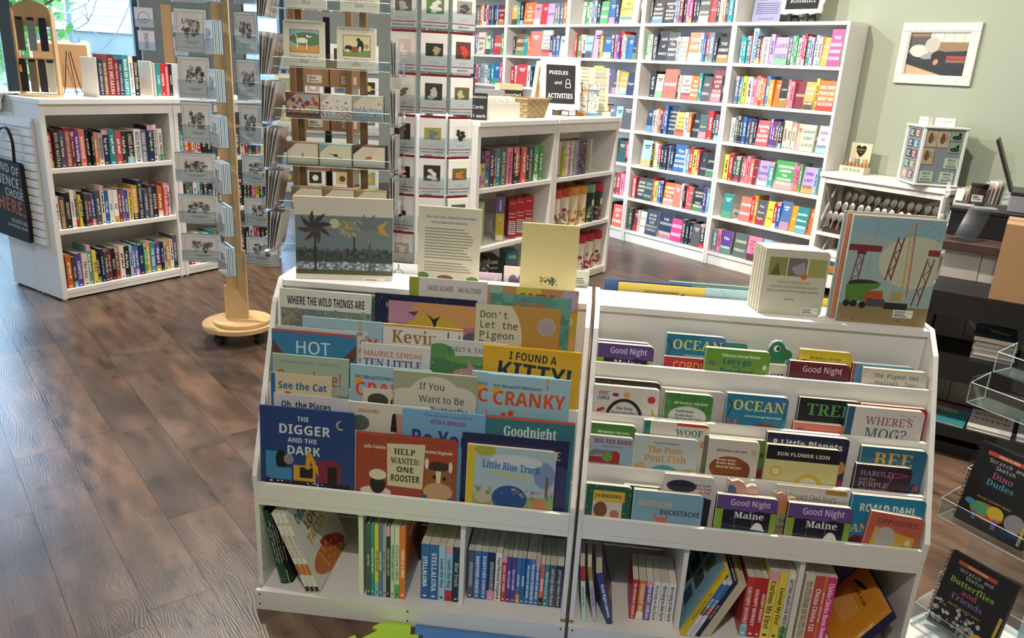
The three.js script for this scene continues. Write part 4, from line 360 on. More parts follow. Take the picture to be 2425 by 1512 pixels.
const COV = {
  wild: { bg: '#dcdad0', ops: [['t', 'WHERE THE WILD THINGS ARE', 0.5, 0.12, 0.125, '#1c1c1e', 's', 0.86], ['r', 0, 0.21, 1, 0.8, '#6d808c'], ['d', '#7f8a78,#9c9a78,#8d8a6c', 260, 4, 0.0, 0.22, 1, 0.3, 0.02], ['f', 0.35, 0.42, 0.19, 0.05, 6, -3.3, 0.1, '#96706a'], ['f', 0.82, 0.44, 0.17, 0.05, 6, -3.3, 0.1, '#8d6a66'], ['r', 0.34, 0.5, 0.03, 0.4, '#4a3c38'], ['r', 0.8, 0.5, 0.03, 0.4, '#4a3c38']], label: 'white-topped picture book with black title over grey-blue palm trees' },
  greenhid: { bg: '#3d6a4a', ops: [['o', 1, 0.4, 0.12, 0.12, '#a8323a', 0.03]], label: 'green picture book mostly hidden in the top left tier' },
  cranky: CRANKY,
  navyB: { bg: '#1c2244', ops: [['d', '#e8e8f4', 50, 8, 0, 0, 1, 0.7, 0.004], ['T', 'B', 0.1, 0.11, 0.06, '#c8ccd8', 'g', 0.4]], label: 'navy starry picture book behind the sunset one' },
  sunset: { bg: '#b07a84', ops: [['e', 0.1, 0.05, 0.5, 0.2, '#b98aa0'], ['e', 0.75, 0.1, 0.5, 0.16, '#cf9a62'], ['e', 0.52, 0.5, 0.42, 0.36, '#c8ae3c'], ['e', 0.05, 0.5, 0.3, 0.2, '#565a86'], ['e', 0.98, 0.5, 0.16, 0.2, '#5a6280'], ['p', '#2a2426', [0.44, 0.12, 0.52, 0.18, 0.6, 0.14, 0.56, 0.2, 0.54, 0.3, 0.5, 0.2]], ['p', '#3b4a78', [0.22, 0.12, 0.34, 0.1, 0.3, 0.16]], ['l', '#3a2f28', 0.008, [0.2, 0.4, 0.5, 0.28, 0.8, 0.3, 0.84, 0.4]]], label: 'purple and yellow sunset picture book with a black swallow' },
  kevin: { bg: '#dcd8d2', ops: [['r', 0, 0, 1, 0.03, '#d79a4a'], ['t', 'Kevin', 0.4, 0.16, 0.22, '#8f7236', 'f', 0.6], ['l', '#2a2a2c', 0.014, [0.82, 0.05, 0.82, 0.4]], ['l', '#2a2a2c', 0.014, [0.96, 0.08, 0.96, 0.4]], ['l', '#2a2a2c', 0.014, [0.82, 0.16, 0.96, 0.18]]], label: 'white picture book with bronze serif title and black ladder' },
  sedaris: { bg: '#d2d0cc', ops: [['r', 0, 0, 0.12, 2, '#97a03c'], ['t', 'DAVID SEDARIS', 0.4, 0.13, 0.085, '#2a2a2c', 'r', 0.34], ['t', 'IAN FALCONER', 0.77, 0.13, 0.085, '#2a2a2c', 'r', 0.3]], label: 'light grey picture book with green spine strip standing tallest in top tier' },
  bubbles: { bg: '#b98d5e', ops: [['e', 0.45, 0.05, 0.14, 0.12, '#c8c24a'], ['e', 0.08, 0.04, 0.08, 0.06, '#9ab4b0'], ['e', 0.9, 0.12, 0.1, 0.12, '#b8a4b8'], ['t', 'same', 0.55, 0.1, 0.16, '#c03038', 's', 0.4], ['r', 0.85, 0.25, 0.15, 1, '#c2a440'], ['e', 0.92, 0.35, 0.04, 0.05, '#d8c88a'], ['e', 0.94, 0.6, 0.05, 0.06, '#d8a070']], label: 'orange and yellow picture book with pastel soap bubbles' },
  kozo: { bg: '#5c9488', ops: [['d', '#6aa296,#528a80', 90, 3, 0, 0, 1, 1, 0.06], ['t', 'KOZO', 0.5, 0.14, 0.14, '#d06a4a', 's', 0.4]], label: 'teal picture book with small orange title, behind the tan one' },
  dont: { bg: '#bb9044', ops: [['e', 0.1, 0.4, 0.46, 0.55, '#d2cdb0'], ['T', "Don't", 0.05, 0.12, 0.12, '#2a2620', 'm', 0.34], ['T', 'Let the', 0.05, 0.245, 0.12, '#2a2620', 'm', 0.46], ['T', 'Pigeon', 0.05, 0.37, 0.12, '#2a2620', 'm', 0.42], ['T', 'Drive', 0.05, 0.48, 0.12, '#2a2620', 'm', 0.34], ['e', 0.84, 0.22, 0.11, 0.11, '#aaa2a0'], ['o', 0.84, 0.22, 0.1, 0.1, '#c4bcb8', 0.006]], label: 'tan picture book with pale bubble, typewriter title and silver seal' },
  whitehid: { bg: '#cfcac0', ops: [['d', '#9a968c', 20, 2, 0.9, 0, 0.1, 0.6, 0.02]], label: 'pale grey picture book just behind the blue one with hot title' },
  hot: { bg: '#3a7cab', ops: [['r', 0, 0, 1, 0.025, '#cf4a3c'], ['t', 'HOT', 0.48, 0.2, 0.215, '#dfe4e6', 'r', 0.5], ['t', 'DOG', 0.45, 0.42, 0.215, '#cfdce4', 'r', 0.5], ['p', '#6a4038', [0, 0.12, 0.14, 0.3, 0.12, 0.4, 0, 0.28]], ['p', '#6a4038', [1, 0.12, 0.84, 0.3, 0.88, 0.4, 1, 0.28]]], label: 'bright blue picture book with thin white capitals, left end of second tier' },
  tenlittle: { bg: '#d3d0cc', ops: [['t', 'MAURICE SENDAK', 0.46, 0.145, 0.115, '#b8532f', 'r', 0.86], ['t', 'TEN LITTLE', 0.46, 0.285, 0.15, '#33518c', 'f', 0.86]], label: 'white picture book with orange author line and blue title' },
  tabor: { bg: '#cdd0cc', ops: [['e', 0.12, 0.2, 0.2, 0.14, '#5a8f52'], ['r', 0, 0.26, 1, 0.9, '#4b7d56'], ['e', 0.6, 0.26, 0.4, 0.06, '#6a9a5a'], ['t', 'COREY R. TABOR', 0.52, 0.13, 0.08, '#3a3a44', 'g', 0.6], ['e', 0.6, 0.46, 0.3, 0.1, '#b98a94'], ['p', '#b98a94', [0.5, 0.38, 0.48, 0.24, 0.58, 0.36]], ['d', '#dfe8d0', 40, 6, 0, 0.3, 1, 0.4, 0.008]], label: 'green pond picture book with a pink fish' },
  kitty: { bg: '#d8a92a', ops: [['t', 'I FOUND A', 0.5, 0.1, 0.12, '#22303a', 's', 0.5, 0.05], ['t', 'KITTY!', 0.52, 0.275, 0.27, '#22303a', 's', 0.88, 0.06]], label: 'mustard yellow picture book with big dark brush title' },
  bearplane: { bg: '#a3b8a4', ops: [['t', 'DEBORAH UNDERWOOD   SAM WEDELICH', 0.5, 0.1, 0.045, '#6a7a70', 'r', 0.8], ['t', 'Bearplane!', 0.48, 0.3, 0.25, '#c8463a', 'r', 0.86], ['r', 0.85, 0.5, 0.15, 0.2, '#7d927e']], label: 'sage green picture book with red handwritten title' },
  seecat: { bg: '#d9cda8', ops: [['r', 0, 0, 0.07, 2, '#2d6ba4'], ['t', 'See the Cat', 0.52, 0.2, 0.17, '#1f6094', 's', 0.8], ['e', 0.28, 0.33, 0.06, 0.04, '#c4702f']], label: 'cream early reader with blue spine and blue title' },
  places: { bg: '#d6d2d4', ops: [['t', 'Oh, the Places', 0.42, 0.14, 0.12, '#1d2a38', 's', 0.66], ['e', 0.5, 0.6, 0.5, 0.2, '#c8b06a']], label: 'white storybook with curly dark title behind the navy one' },
  pumpkin: { bg: '#d2ccba', ops: [['e', 0.28, 0.22, 0.2, 0.14, '#3d443e'], ['e', 0.72, 0.24, 0.2, 0.14, '#343b38'], ['r', 0, 0.4, 1, 0.1, '#2a2c38']], label: 'small cream book with two dark pumpkins' },
  butterfly: { bg: '#a2a58c', ops: [['e', 0.15, 0.45, 0.28, 0.24, '#d0ccba'], ['e', 0.5, 0.34, 0.34, 0.3, '#d0ccba'], ['e', 0.8, 0.45, 0.26, 0.3, '#d0ccba'], ['r', 0, 0.5, 1, 0.6, '#d0ccba'], ['t', 'If You', 0.46, 0.17, 0.12, '#2e3a30', 'r', 0.4], ['t', 'Want to Be', 0.58, 0.33, 0.12, '#2e3a30', 'r', 0.56], ['t', 'a Butterfly', 0.62, 0.47, 0.12, '#2e3a30', 'r', 0.56], ['e', 0.2, 0.52, 0.09, 0.04, '#8f9a3c']], label: 'olive picture book with white cloud and thin handwritten title' },
  digger: { bg: '#25407a', ops: [['t', 'THE', 0.46, 0.12, 0.07, '#d6dae0', 's', 0.2], ['t', 'DIGGER', 0.47, 0.24, 0.15, '#d6dae0', 's', 0.62], ['t', 'AND THE', 0.45, 0.36, 0.075, '#d6dae0', 's', 0.36], ['t', 'DARK', 0.46, 0.47, 0.14, '#d6dae0', 's', 0.42], ['o', 0.86, 0.15, 0.04, 0.045, '#d8cf9a', 0.014], ['e', 0.885, 0.14, 0.04, 0.045, '#25407a'], ['r', 0.05, 0.5, 0.13, 0.3, '#3f86b4'], ['e', 0.22, 0.6, 0.06, 0.12, '#15161c'], ['r', 0.09, 0.68, 0.24, 0.14, '#3f86b4'], ['e', 0.3, 0.58, 0.055, 0.06, '#8d8792'], ['r', 0.35, 0.64, 0.24, 0.18, '#d2982e'], ['r', 0.42, 0.66, 0.14, 0.12, '#1e1c1c'], ['l', '#d2982e', 0.05, [0.5, 0.68, 0.52, 0.5, 0.7, 0.86]], ['r', 0.62, 0.6, 0.24, 0.26, '#7c2440'], ['e', 0.72, 0.6, 0.13, 0.05, '#7c2440'], ['r', 0.72, 0.63, 0.1, 0.2, '#1c1620'], ['r', 0.04, 0.82, 0.92, 0.1, '#141420'], ['d', '#e4e4e8', 40, 12, 0.05, 0.83, 0.9, 0.07, 0.008]], label: 'navy picture book with white block title, crescent moon and diggers' },
  dino: { bg: '#cfc9c0', ops: [['T', 'DOUGLAS REES', 0.12, 0.1, 0.06, '#b0453c', 's', 0.26], ['e', 0.14, 0.26, 0.12, 0.1, '#54665c'], ['e', 0.62, 0.24, 0.08, 0.14, '#c08a72'], ['p', '#1d1d20', [0.54, 0.12, 0.58, 0.1, 0.6, 0.34, 0.52, 0.34]], ['e', 0.75, 0.34, 0.1, 0.07, '#4f8a80']], label: 'beige picture book with red author name and toothy dinosaur' },
  beyou: { bg: '#74a6cc', ops: [['t', 'PETER H. REYNOLDS', 0.55, 0.14, 0.075, '#8a2a5a', 's', 0.42], ['t', 'Be You!', 0.5, 0.36, 0.3, '#33357c', 's', 0.8], ['t', 'From the Author of many Books', 0.55, 0.06, 0.04, '#33357c', 'r', 0.7]], label: 'sky blue picture book with purple brush title' },
  goodnight: { bg: '#34737c', ops: [['r', 0, 0, 1, 0.03, '#d6553c'], ['t', 'Goodnight', 0.5, 0.17, 0.17, '#dfe3dc', 'f', 0.6], ['t', 'Night', 0.5, 0.36, 0.16, '#dfe3dc', 'f', 0.4]], label: 'teal picture book with red top edge and white title' },
  helpwanted: { bg: '#9f4430', ops: [['l', '#7c3222', 0.004, [0.14, 0, 0.14, 1]], ['l', '#7c3222', 0.004, [0.3, 0, 0.3, 1]], ['l', '#7c3222', 0.004, [0.6, 0, 0.6, 0.2]], ['T', 'Julie Falatko', 0.06, 0.13, 0.05, '#e6d6c4', 's', 0.22], ['T', 'Andrea Stegmaier', 0.68, 0.13, 0.05, '#e6d6c4', 's', 0.28], ['p', '#d3caa8', [0.29, 0.08, 0.68, 0.06, 0.66, 0.55, 0.3, 0.54]], ['t', 'HELP', 0.47, 0.16, 0.085, '#26221e', 'f', 0.22], ['t', 'WANTED:', 0.48, 0.26, 0.085, '#26221e', 'f', 0.3], ['t', 'ONE', 0.48, 0.35, 0.085, '#26221e', 's', 0.2], ['t', 'ROOSTER', 0.48, 0.45, 0.1, '#26221e', 's', 0.3], ['e', 0.18, 0.62, 0.16, 0.06, '#d8d2c4'], ['e', 0.2, 0.54, 0.08, 0.1, '#211d1e'], ['e', 0.2, 0.43, 0.09, 0.06, '#ddd3bb'], ['e', 0.82, 0.46, 0.14, 0.22, '#8f5c34'], ['e', 0.82, 0.56, 0.15, 0.1, '#c39a72'], ['p', '#ddd2bc', [0.79, 0.3, 0.85, 0.3, 0.84, 0.46, 0.8, 0.46]], ['e', 0.82, 0.28, 0.12, 0.05, '#3a2c26'], ['e', 0.7, 0.26, 0.02, 0.06, '#e0d8c4'], ['e', 0.94, 0.28, 0.02, 0.06, '#e0d8c4'], ['e', 0.78, 0.4, 0.018, 0.02, '#1a1616'], ['e', 0.88, 0.41, 0.018, 0.02, '#1a1616'], ['r', 0.62, 0.64, 0.36, 0.2, '#cfc9bc'], ['r', 0.66, 0.6, 0.05, 0.3, '#30618a'], ['r', 0.92, 0.62, 0.05, 0.3, '#30618a']], label: 'barn red picture book with paper notice, cow and sheep' },
  rescue: { bg: '#20244f', ops: [['t', "TATE'S WILD RESCUE", 0.5, 0.15, 0.12, '#d9d09a', 'f', 0.86], ['e', 0.9, 0.5, 0.2, 0.25, '#3a3a66']], label: 'dark indigo picture book with cream arched title' },
  truck: { bg: '#a9bdc6', ops: [['r', 0, 0, 0.08, 2, '#d9b82a'], ['e', 0.2, 0.05, 0.12, 0.07, '#a8a43c'], ['e', 0.88, 0.3, 0.12, 0.16, '#7f8fb8'], ['r', 0.9, 0.32, 0.03, 0.4, '#7a5a4a'], ['e', 0.55, 0.16, 0.3, 0.08, '#c9cfd0'], ['t', 'Little Blue Truck', 0.5, 0.23, 0.125, '#2164a8', 'f', 0.66, 0.05], ['t', 'Feeling Happy', 0.5, 0.33, 0.085, '#cdbb6a', 'f', 0.44, 0.05], ['r', 0.08, 0.58, 0.92, 0.4, '#98a86a'], ['e', 0.2, 0.62, 0.1, 0.08, '#c3b49a'], ['e', 0.5, 0.62, 0.2, 0.16, '#2c4f8c'], ['e', 0.84, 0.68, 0.08, 0.09, '#c98556'], ['d', '#c48a9a,#7a945a', 30, 4, 0.08, 0.5, 0.9, 0.1, 0.02]], label: 'light blue board book with yellow spine and blue serif title' },
  maine: { ...GOODNIGHT('#64478a', 'Maine', '#15182c', '#87a83c'), label: 'board book with purple curtain top, night window and sailing ship' },
  moose: { ...GOODNIGHT('#6c2430', 'Moose', '#3a345c', '#5a2028'), label: 'board book with maroon curtain top and moonlit window' },
  ocean: { ...OCEAN, label: 'blue undersea board book with yellow serif capitals' },
  cord: { bg: '#b3243a', ops: [['T', 'CORDUROY', 0.18, 0.18, 0.25, '#d9c03e', 'r', 1.1]], label: 'red board book with yellow hand-lettered title' },
  tractor: { bg: '#6e9e3c', ops: [['t', 'Usborne Sound Books', 0.55, 0.1, 0.065, '#e8efdc', 's', 0.6], ['t', "Let's go", 0.5, 0.205, 0.12, '#23508c', 's', 0.46], ['t', 'on a', 0.5, 0.285, 0.06, '#23508c', 's', 0.2], ['t', 'Tractor!', 0.5, 0.37, 0.14, '#23508c', 's', 0.56], ['t', 'with 5 sounds', 0.2, 0.46, 0.06, '#e8efdc', 's', 0.34], ['e', 0.12, 0.25, 0.06, 0.03, '#7a5a9a', 0.4], ['e', 0.93, 0.26, 0.03, 0.045, '#e0dcd4']], label: 'green board book with navy rounded title and purple bird' },
  tealhid: { bg: '#4f8f96', ops: [], label: 'teal board book peeking out behind the green sound book' },
  dinobook: { bg: '#7fb2c4', ops: [['e', 0.45, 0.55, 0.33, 0.5, '#2f7a52'], ['e', 0.7, 0.5, 0.28, 0.2, '#2f7a52'], ['e', 0.42, 0.3, 0.12, 0.12, '#f4f4f0'], ['e', 0.46, 0.3, 0.06, 0.08, '#1c1c1c'], ['r', 0.15, 0.9, 0.6, 1.4, '#2f7a52']], label: 'head-shaped blue board book with a green dinosaur' },
  creamch: { bg: '#cdc8b6', ops: [['t', 'CH', 0.5, 0.7, 0.5, '#3a3a3c', 'f', 0.8]], label: 'small cream board book beside the dinosaur one' },
  yellowbm: { bg: '#d3ba2a', ops: [['t', 'Bill Martin Jr / Eric Carle', 0.5, 0.17, 0.08, '#23221c', 's', 0.6], ['e', 0.1, 0.4, 0.2, 0.2, '#7a4a2a'], ['e', 0.6, 0.5, 0.4, 0.2, '#6a4a38']], label: 'yellow board book with brown patches behind the maroon curtained one' },
  bluered: { bg: '#5b93b4', ops: [['r', 0, 0, 0.03, 2, '#b03038'], ['t', 'f', 0.18, 0.3, 0.2, '#e4eef2', 'g', 0.2]], label: 'blue board book with red spine behind the pale one' },
  feelings: { bg: '#c2b8b8', ops: [['e', 0.5, 0.2, 0.52, 0.3, '#d3ccbc'], ['t', 'The Pigeon Has', 0.52, 0.11, 0.1, '#33302e', 'm', 0.7], ['t', 'Feelings, Too!', 0.52, 0.23, 0.1, '#33302e', 'm', 0.66]], label: 'pale mauve board book with speech bubble and typewriter title' },
  blackhid: { bg: '#17171c', ops: [['d', '#ddd', 20, 3, 0, 0, 1, 0.3, 0.004]], label: 'black board book behind the white nature one' },
  carle: { bg: '#d2cdc6', ops: [['T', 'ERIC', 0.07, 0.12, 0.085, '#8a3a4a', 's', 0.16], ['T', 'CARLE', 0.06, 0.2, 0.085, '#33508a', 's', 0.18], ['o', 0.48, 0.52, 0.26, 0.3, '#22282c', 0.05], ['t', 'The Very', 0.48, 0.36, 0.06, '#3a342c', 's', 0.3], ['t', "Hungry Caterpillar's", 0.48, 0.43, 0.06, '#3a342c', 's', 0.4], ['t', 'NATURE', 0.48, 0.51, 0.12, '#2f6a54', 's', 0.34], ['e', 0.5, 0.13, 0.05, 0.045, '#d2a83a'], ['e', 0.88, 0.18, 0.06, 0.06, '#c0343c'], ['e', 0.33, 0.14, 0.05, 0.03, '#8a2c4a'], ['e', 0.12, 0.4, 0.07, 0.03, '#a83a34', -0.4], ['e', 0.92, 0.4, 0.025, 0.07, '#b0b03c', -0.3]], label: 'white board book with dark ring and scattered flowers and insects' },
  greyhid: { bg: '#bdb8b4', ops: [], label: 'pale grey board book behind the green bear one' },
  panda: { bg: '#45803c', ops: [['d', '#3a7234,#548f46', 60, 5, 0, 0, 1, 1, 0.05], ['t', 'Bill Martin Jr / Eric Carle', 0.55, 0.21, 0.075, '#dfe6d4', 's', 0.7], ['e', 0.5, 0.52, 0.4, 0.24, '#c6c8c4'], ['T', 'Panda Bear,', 0.24, 0.4, 0.075, '#20241e', 's', 0.4], ['T', 'Panda Bear,', 0.24, 0.49, 0.075, '#20241e', 's', 0.4], ['T', 'What Do You See?', 0.24, 0.58, 0.075, '#20241e', 's', 0.56]], label: 'green board book with white oval and black text' },
  tree: { bg: '#161d26', ops: [['t', 'TREE', 0.5, 0.2, 0.28, '#5d9a52', 'f', 0.86], ['d', '#6a8a3a,#9a5a3a,#b8a040', 50, 4, 0, 0.42, 1, 0.3, 0.025]], label: 'black board book with green serif capitals and leaves' },
  coralsun: { bg: '#c46a5a', ops: [['T', 'ERIC', 0.07, 0.14, 0.08, '#2a2430', 's', 0.14], ['T', 'CARLE', 0.07, 0.22, 0.08, '#2a2430', 's', 0.16], ['e', 0.52, 0.28, 0.16, 0.12, '#d9b33c']], label: 'coral board book with a rising yellow sun' },
  redhid: { bg: '#a81f30', ops: [], label: 'red board book behind the white cat one' },
  mog: { bg: '#d6d1cd', ops: [['r', 0, 0, 0.09, 2, '#2e5a78'], ['t', "WHERE'S", 0.56, 0.19, 0.15, '#7a3a58', 'g', 0.62], ['t', 'MOG?', 0.54, 0.37, 0.21, '#2f5a58', 'g', 0.56], ['e', 0.4, 0.56, 0.13, 0.09, '#6a6a62'], ['e', 0.8, 0.62, 0.1, 0.08, '#b03a6a'], ['d', '#54504c', 16, 7, 0.12, 0.05, 0.85, 0.5, 0.007]], label: 'white board book with blue dotted spine, green title and cat' },
  greenbm: { bg: '#4a8038', ops: [['t', 'Bill Martin Jr / Eric Carle', 0.5, 0.2, 0.075, '#dde6d0', 's', 0.7]], label: 'green board book behind the barn one' },
  barn: { bg: '#93aec0', ops: [['t', 'BIG RED BARN', 0.52, 0.13, 0.14, '#a8242e', 's', 0.86], ['t', 'Margaret Wise Brown', 0.5, 0.25, 0.06, '#3a3c44', 'g', 0.46], ['p', '#7c7c80', [0, 0.42, 0.1, 0.34, 0.55, 0.34, 0.6, 0.44, 0, 0.5]], ['p', '#9f2f2c', [0.5, 0.7, 0.5, 0.42, 0.6, 0.34, 0.7, 0.42, 0.7, 0.7]], ['r', 0, 0.52, 0.5, 0.16, '#9f2f2c'], ['e', 0.42, 0.52, 0.12, 0.12, '#6f9440'], ['r', 0, 0.68, 1, 0.5, '#8fb4bc']], label: 'pale blue board book with a red barn' },
  woof: { bg: '#d3cec6', ops: [['r', 0, 0, 0.1, 2, '#2f7a6a'], ['r', 0.5, 0, 0.5, 0.05, '#c8452e'], ['t', 'WOOF', 0.7, 0.16, 0.13, '#2f6a52', 'f', 0.42], ['t', 'WOOF', 0.76, 0.34, 0.13, '#c05a2c', 'f', 0.42]], label: 'white board book with plaid green spine and green title' },
  pout: { bg: '#b9c2c2', ops: [['t', 'The New York Times Bestseller', 0.5, 0.1, 0.045, '#3a3f48', 's', 0.4], ['t', 'The Pout-', 0.5, 0.22, 0.15, '#cf8a34', 'f', 0.56], ['t', 'Pout Fish', 0.5, 0.37, 0.16, '#cf8a34', 'f', 0.66], ['e', 0.5, 0.68, 0.26, 0.2, '#5a9aa6'], ['e', 0.12, 0.58, 0.1, 0.13, '#c2aa7a'], ['e', 0.9, 0.64, 0.1, 0.14, '#c2aa7a']], label: 'pale aqua board book with orange bouncing title' },
  greenke: { bg: '#5d8238', ops: [['t', 'KE', 0.94, 0.25, 0.12, '#20281c', 's', 0.2], ['e', 0.9, 0.55, 0.05, 0.08, '#8a2c34']], label: 'olive green board book behind the brown bear one' },
  brownbear: { bg: '#cdc4b8', ops: [['t', 'Bill Martin Jr / Eric Carle', 0.46, 0.24, 0.07, '#28221e', 's', 0.6], ['e', 0.9, 0.24, 0.055, 0.06, '#b9aea0'], ['e', 0.45, 0.62, 0.4, 0.26, '#8a4c26'], ['e', 0.75, 0.66, 0.12, 0.2, '#7a4222'], ['T', 'Brown Bear,', 0.18, 0.44, 0.07, '#e6dccb', 's', 0.4], ['T', 'Brown Bear,', 0.18, 0.52, 0.07, '#e6dccb', 's', 0.4], ['T', 'What Do You See?', 0.18, 0.6, 0.07, '#e6dccb', 's', 0.52]], label: 'white board book with a brown oval patch' },
  planets: { bg: '#1d2140', ops: [['t', '8 Little Planets', 0.5, 0.13, 0.13, '#dcdce2', 's', 0.86], ['e', 0.93, 0.4, 0.07, 0.09, '#c8803c'], ['e', 0.96, 0.62, 0.04, 0.05, '#a83a50'], ['d', '#e4e4ee', 30, 3, 0, 0, 1, 0.9, 0.005]], label: 'navy board book with chunky white title and planets' },
  lion: { bg: '#d3c98c', ops: [['r', 0, 0, 1, 0.22, '#17181f'], ['t', 'SUN FLOWER LION', 0.5, 0.12, 0.085, '#e6e2d4', 's', 0.72], ['e', 0.16, 0.4, 0.085, 0.09, '#d7b72e'], ['e', 0.16, 0.4, 0.05, 0.055, '#ddd8c8'], ['e', 0.62, 0.62, 0.2, 0.22, '#d7b72e'], ['e', 0.62, 0.62, 0.14, 0.16, '#ddd8c8'], ['e', 0.3, 0.6, 0.05, 0.05, '#d7b72e'], ['e', 0.9, 0.62, 0.03, 0.03, '#d7b72e'], ['e', 0.1, 0.8, 0.16, 0.12, '#8c8878']], label: 'yellow board book with black title band and flowers' },
  bee: { bg: '#2a668a', ops: [['t', 'BEE', 0.5, 0.2, 0.31, '#d2a644', 'f', 0.7], ['d', '#1d4450,#d9cf9a,#c05a3a', 40, 8, 0.6, 0.6, 0.4, 0.5, 0.03]], label: 'blue board book with gold serif capitals' },
  harold: { bg: '#2c1f2e', ops: [['T', 'HAROLD', 0.08, 0.17, 0.14, '#c8a0b4', 'g', 0.6], ['T', 'and the', 0.08, 0.285, 0.09, '#c8a0b4', 'g', 0.3], ['T', 'PURPLE', 0.08, 0.395, 0.14, '#c8a0b4', 'g', 0.6], ['T', 'CRAYON', 0.08, 0.525, 0.14, '#c8a0b4', 'g', 0.64], ['l', '#b83a86', 0.018, [0.3, 0.72, 0.6, 0.4, 0.7, 0.12, 0.95, 0.16, 0.6, 0.24, 0.5, 0.16]]], label: 'dark plum board book with magenta scribble' },
  jamberry: { bg: '#235a44', ops: [['d', '#c8d8c0,#a83a44', 90, 3, 0, 0, 1, 1, 0.012], ['r', 0.16, 0.14, 0.7, 0.26, '#d9b23a'], ['t', 'JAMBERRY', 0.5, 0.27, 0.12, '#2c2a3a', 'f', 0.6], ['r', 0.16, 0.4, 0.66, 0.6, '#cfc8b8'], ['e', 0.34, 0.62, 0.15, 0.2, '#7a4a2c'], ['e', 0.66, 0.72, 0.1, 0.12, '#b8705a']], label: 'green berry-bordered board book with yellow title plate' },
  mustache: { bg: '#7fa9bc', ops: [['t', 'MUSTACHE', 0.32, 0.2, 0.12, '#dcb27a', 's', 0.5], ['t', 'DUCKSTACHE', 0.68, 0.32, 0.12, '#33424a', 's', 0.58], ['r', 0, 0.52, 1, 0.3, '#5f99ae'], ['e', 0.42, 0.52, 0.09, 0.11, '#cf6a4e'], ['e', 0.34, 0.42, 0.018, 0.07, '#cf6a4e', -0.3], ['e', 0.5, 0.42, 0.018, 0.06, '#cf6a4e', 0.2], ['e', 0.7, 0.55, 0.03, 0.06, '#4a8a44', 0.4]], label: 'blue board book with tan and dark lettering and orange rabbit' },
  darkteal: { bg: '#1f4a4a', ops: [], label: 'dark teal board book tucked between two front books' },
  headtoe: { bg: '#c9c4c6', ops: [['e', 0.35, 0.25, 0.3, 0.14, '#22263a'], ['p', '#1f2230', [0.6, 0.4, 0.98, 0.5, 0.95, 1.4, 0.7, 1.3]], ['t', 'Eric Carle', 0.78, 0.2, 0.075, '#3a3a54', 's', 0.3], ['t', 'From Head', 0.78, 0.28, 0.075, '#a02c44', 's', 0.34], ['t', 'to Toe', 0.82, 0.36, 0.075, '#a02c44', 's', 0.24]], label: 'pale board book with a dark shaggy shape' },
  pinkshape: { bg: '#cf9a8a', ops: [['e', 0.8, 0.3, 0.2, 0.14, '#d9b8a8'], ['e', 0.1, 0.5, 0.2, 0.3, '#3a5a8a']], label: 'pink wavy-topped shaped board book' },
  owl: { bg: '#c6c1bc', ops: [['t', 'A Snowy Owl Story', 0.48, 0.16, 0.13, '#6a625c', 'g', 0.74], ['r', 0.68, 0.02, 0.3, 0.07, '#a07c34'], ['t', 'Melissa Kim', 0.3, 0.28, 0.05, '#5a544e', 'g', 0.3]], label: 'off-white board book with thin serif title' },
  tinylib: { bg: '#c98a7c', ops: [['e', 0.55, 0.7, 0.25, 0.3, '#c9913c'], ['e', 0.55, 1.5, 0.4, 0.5, '#8f9a78'], ['t', 'Tiny', 0.6, 1.4, 0.24, '#3a2a2a', 's', 0.6], ['t', 'Library', 0.6, 1.7, 0.24, '#3a2a2a', 's', 0.6], ['t', 'HG', 0.5, 2.3, 0.4, '#8a2030', 's', 0.9]], label: 'narrow pink scallop-topped board book between purple-topped ones' },
  dahl: { bg: '#1f7fa8', ops: [['t', 'ROALD DAHL', 0.5, 0.19, 0.17, '#e6e4da', 's', 0.78], ['t', 'FANTASTIC', 0.4, 0.52, 0.18, '#d8c88a', 'f', 0.9], ['e', 0.15, 0.75, 0.1, 0.12, '#7a2c2c']], label: 'bright blue board book with white wobbly capitals' },
  opposites: { bg: '#bf5f4e', ops: [['t', 'OPPOSITES', 0.52, 0.17, 0.15, '#2c2c4a', 'r', 0.8], ['p', '#d6a834', [0.14, 0.3, 0.92, 0.44, 0.86, 1.0, 0.1, 0.9]], ['e', 0.36, 0.52, 0.2, 0.24, '#bdb4ac'], ['l', '#5a8a44', 0.02, [0.5, 0.72, 0.84, 0.6]], ['e', 0.8, 0.55, 0.05, 0.07, '#ddd4c4']], label: 'coral board book with yellow panel, right end of bottom tier' },
};
const shapeDino = (w, h) => [[0, 0], [w, 0], [w * 0.98, h * 0.7], [w * 1.0, h * 0.8], [w * 0.9, h * 0.86], [w * 0.72, h * 0.9], [w * 0.6, h * 0.985], [w * 0.42, h], [w * 0.24, h * 0.97], [w * 0.14, h * 0.88], [w * 0.1, h * 0.7], [0, h * 0.5]];
const shapeWave = (w, h) => [[0, 0], [w, 0], [w, h * 0.88], [w * 0.92, h * 0.93], [w * 0.75, h * 0.94], [w * 0.6, h * 0.9], [w * 0.5, h * 0.96], [w * 0.3, h], [w * 0.1, h * 0.97], [0, h]];
const WHICH = { maine: ['rear in top tier', 'front in top tier', 'left of front-tier pair', 'right of front-tier pair'], ocean: ['in top tier', 'in second tier'], cranky: ['in second tier', 'left in third tier', 'middle in third tier', 'right front in third tier'] };
const seenKey = {}, spots = { 1: 'top', 2: 'second', 3: 'third', 4: 'front' };
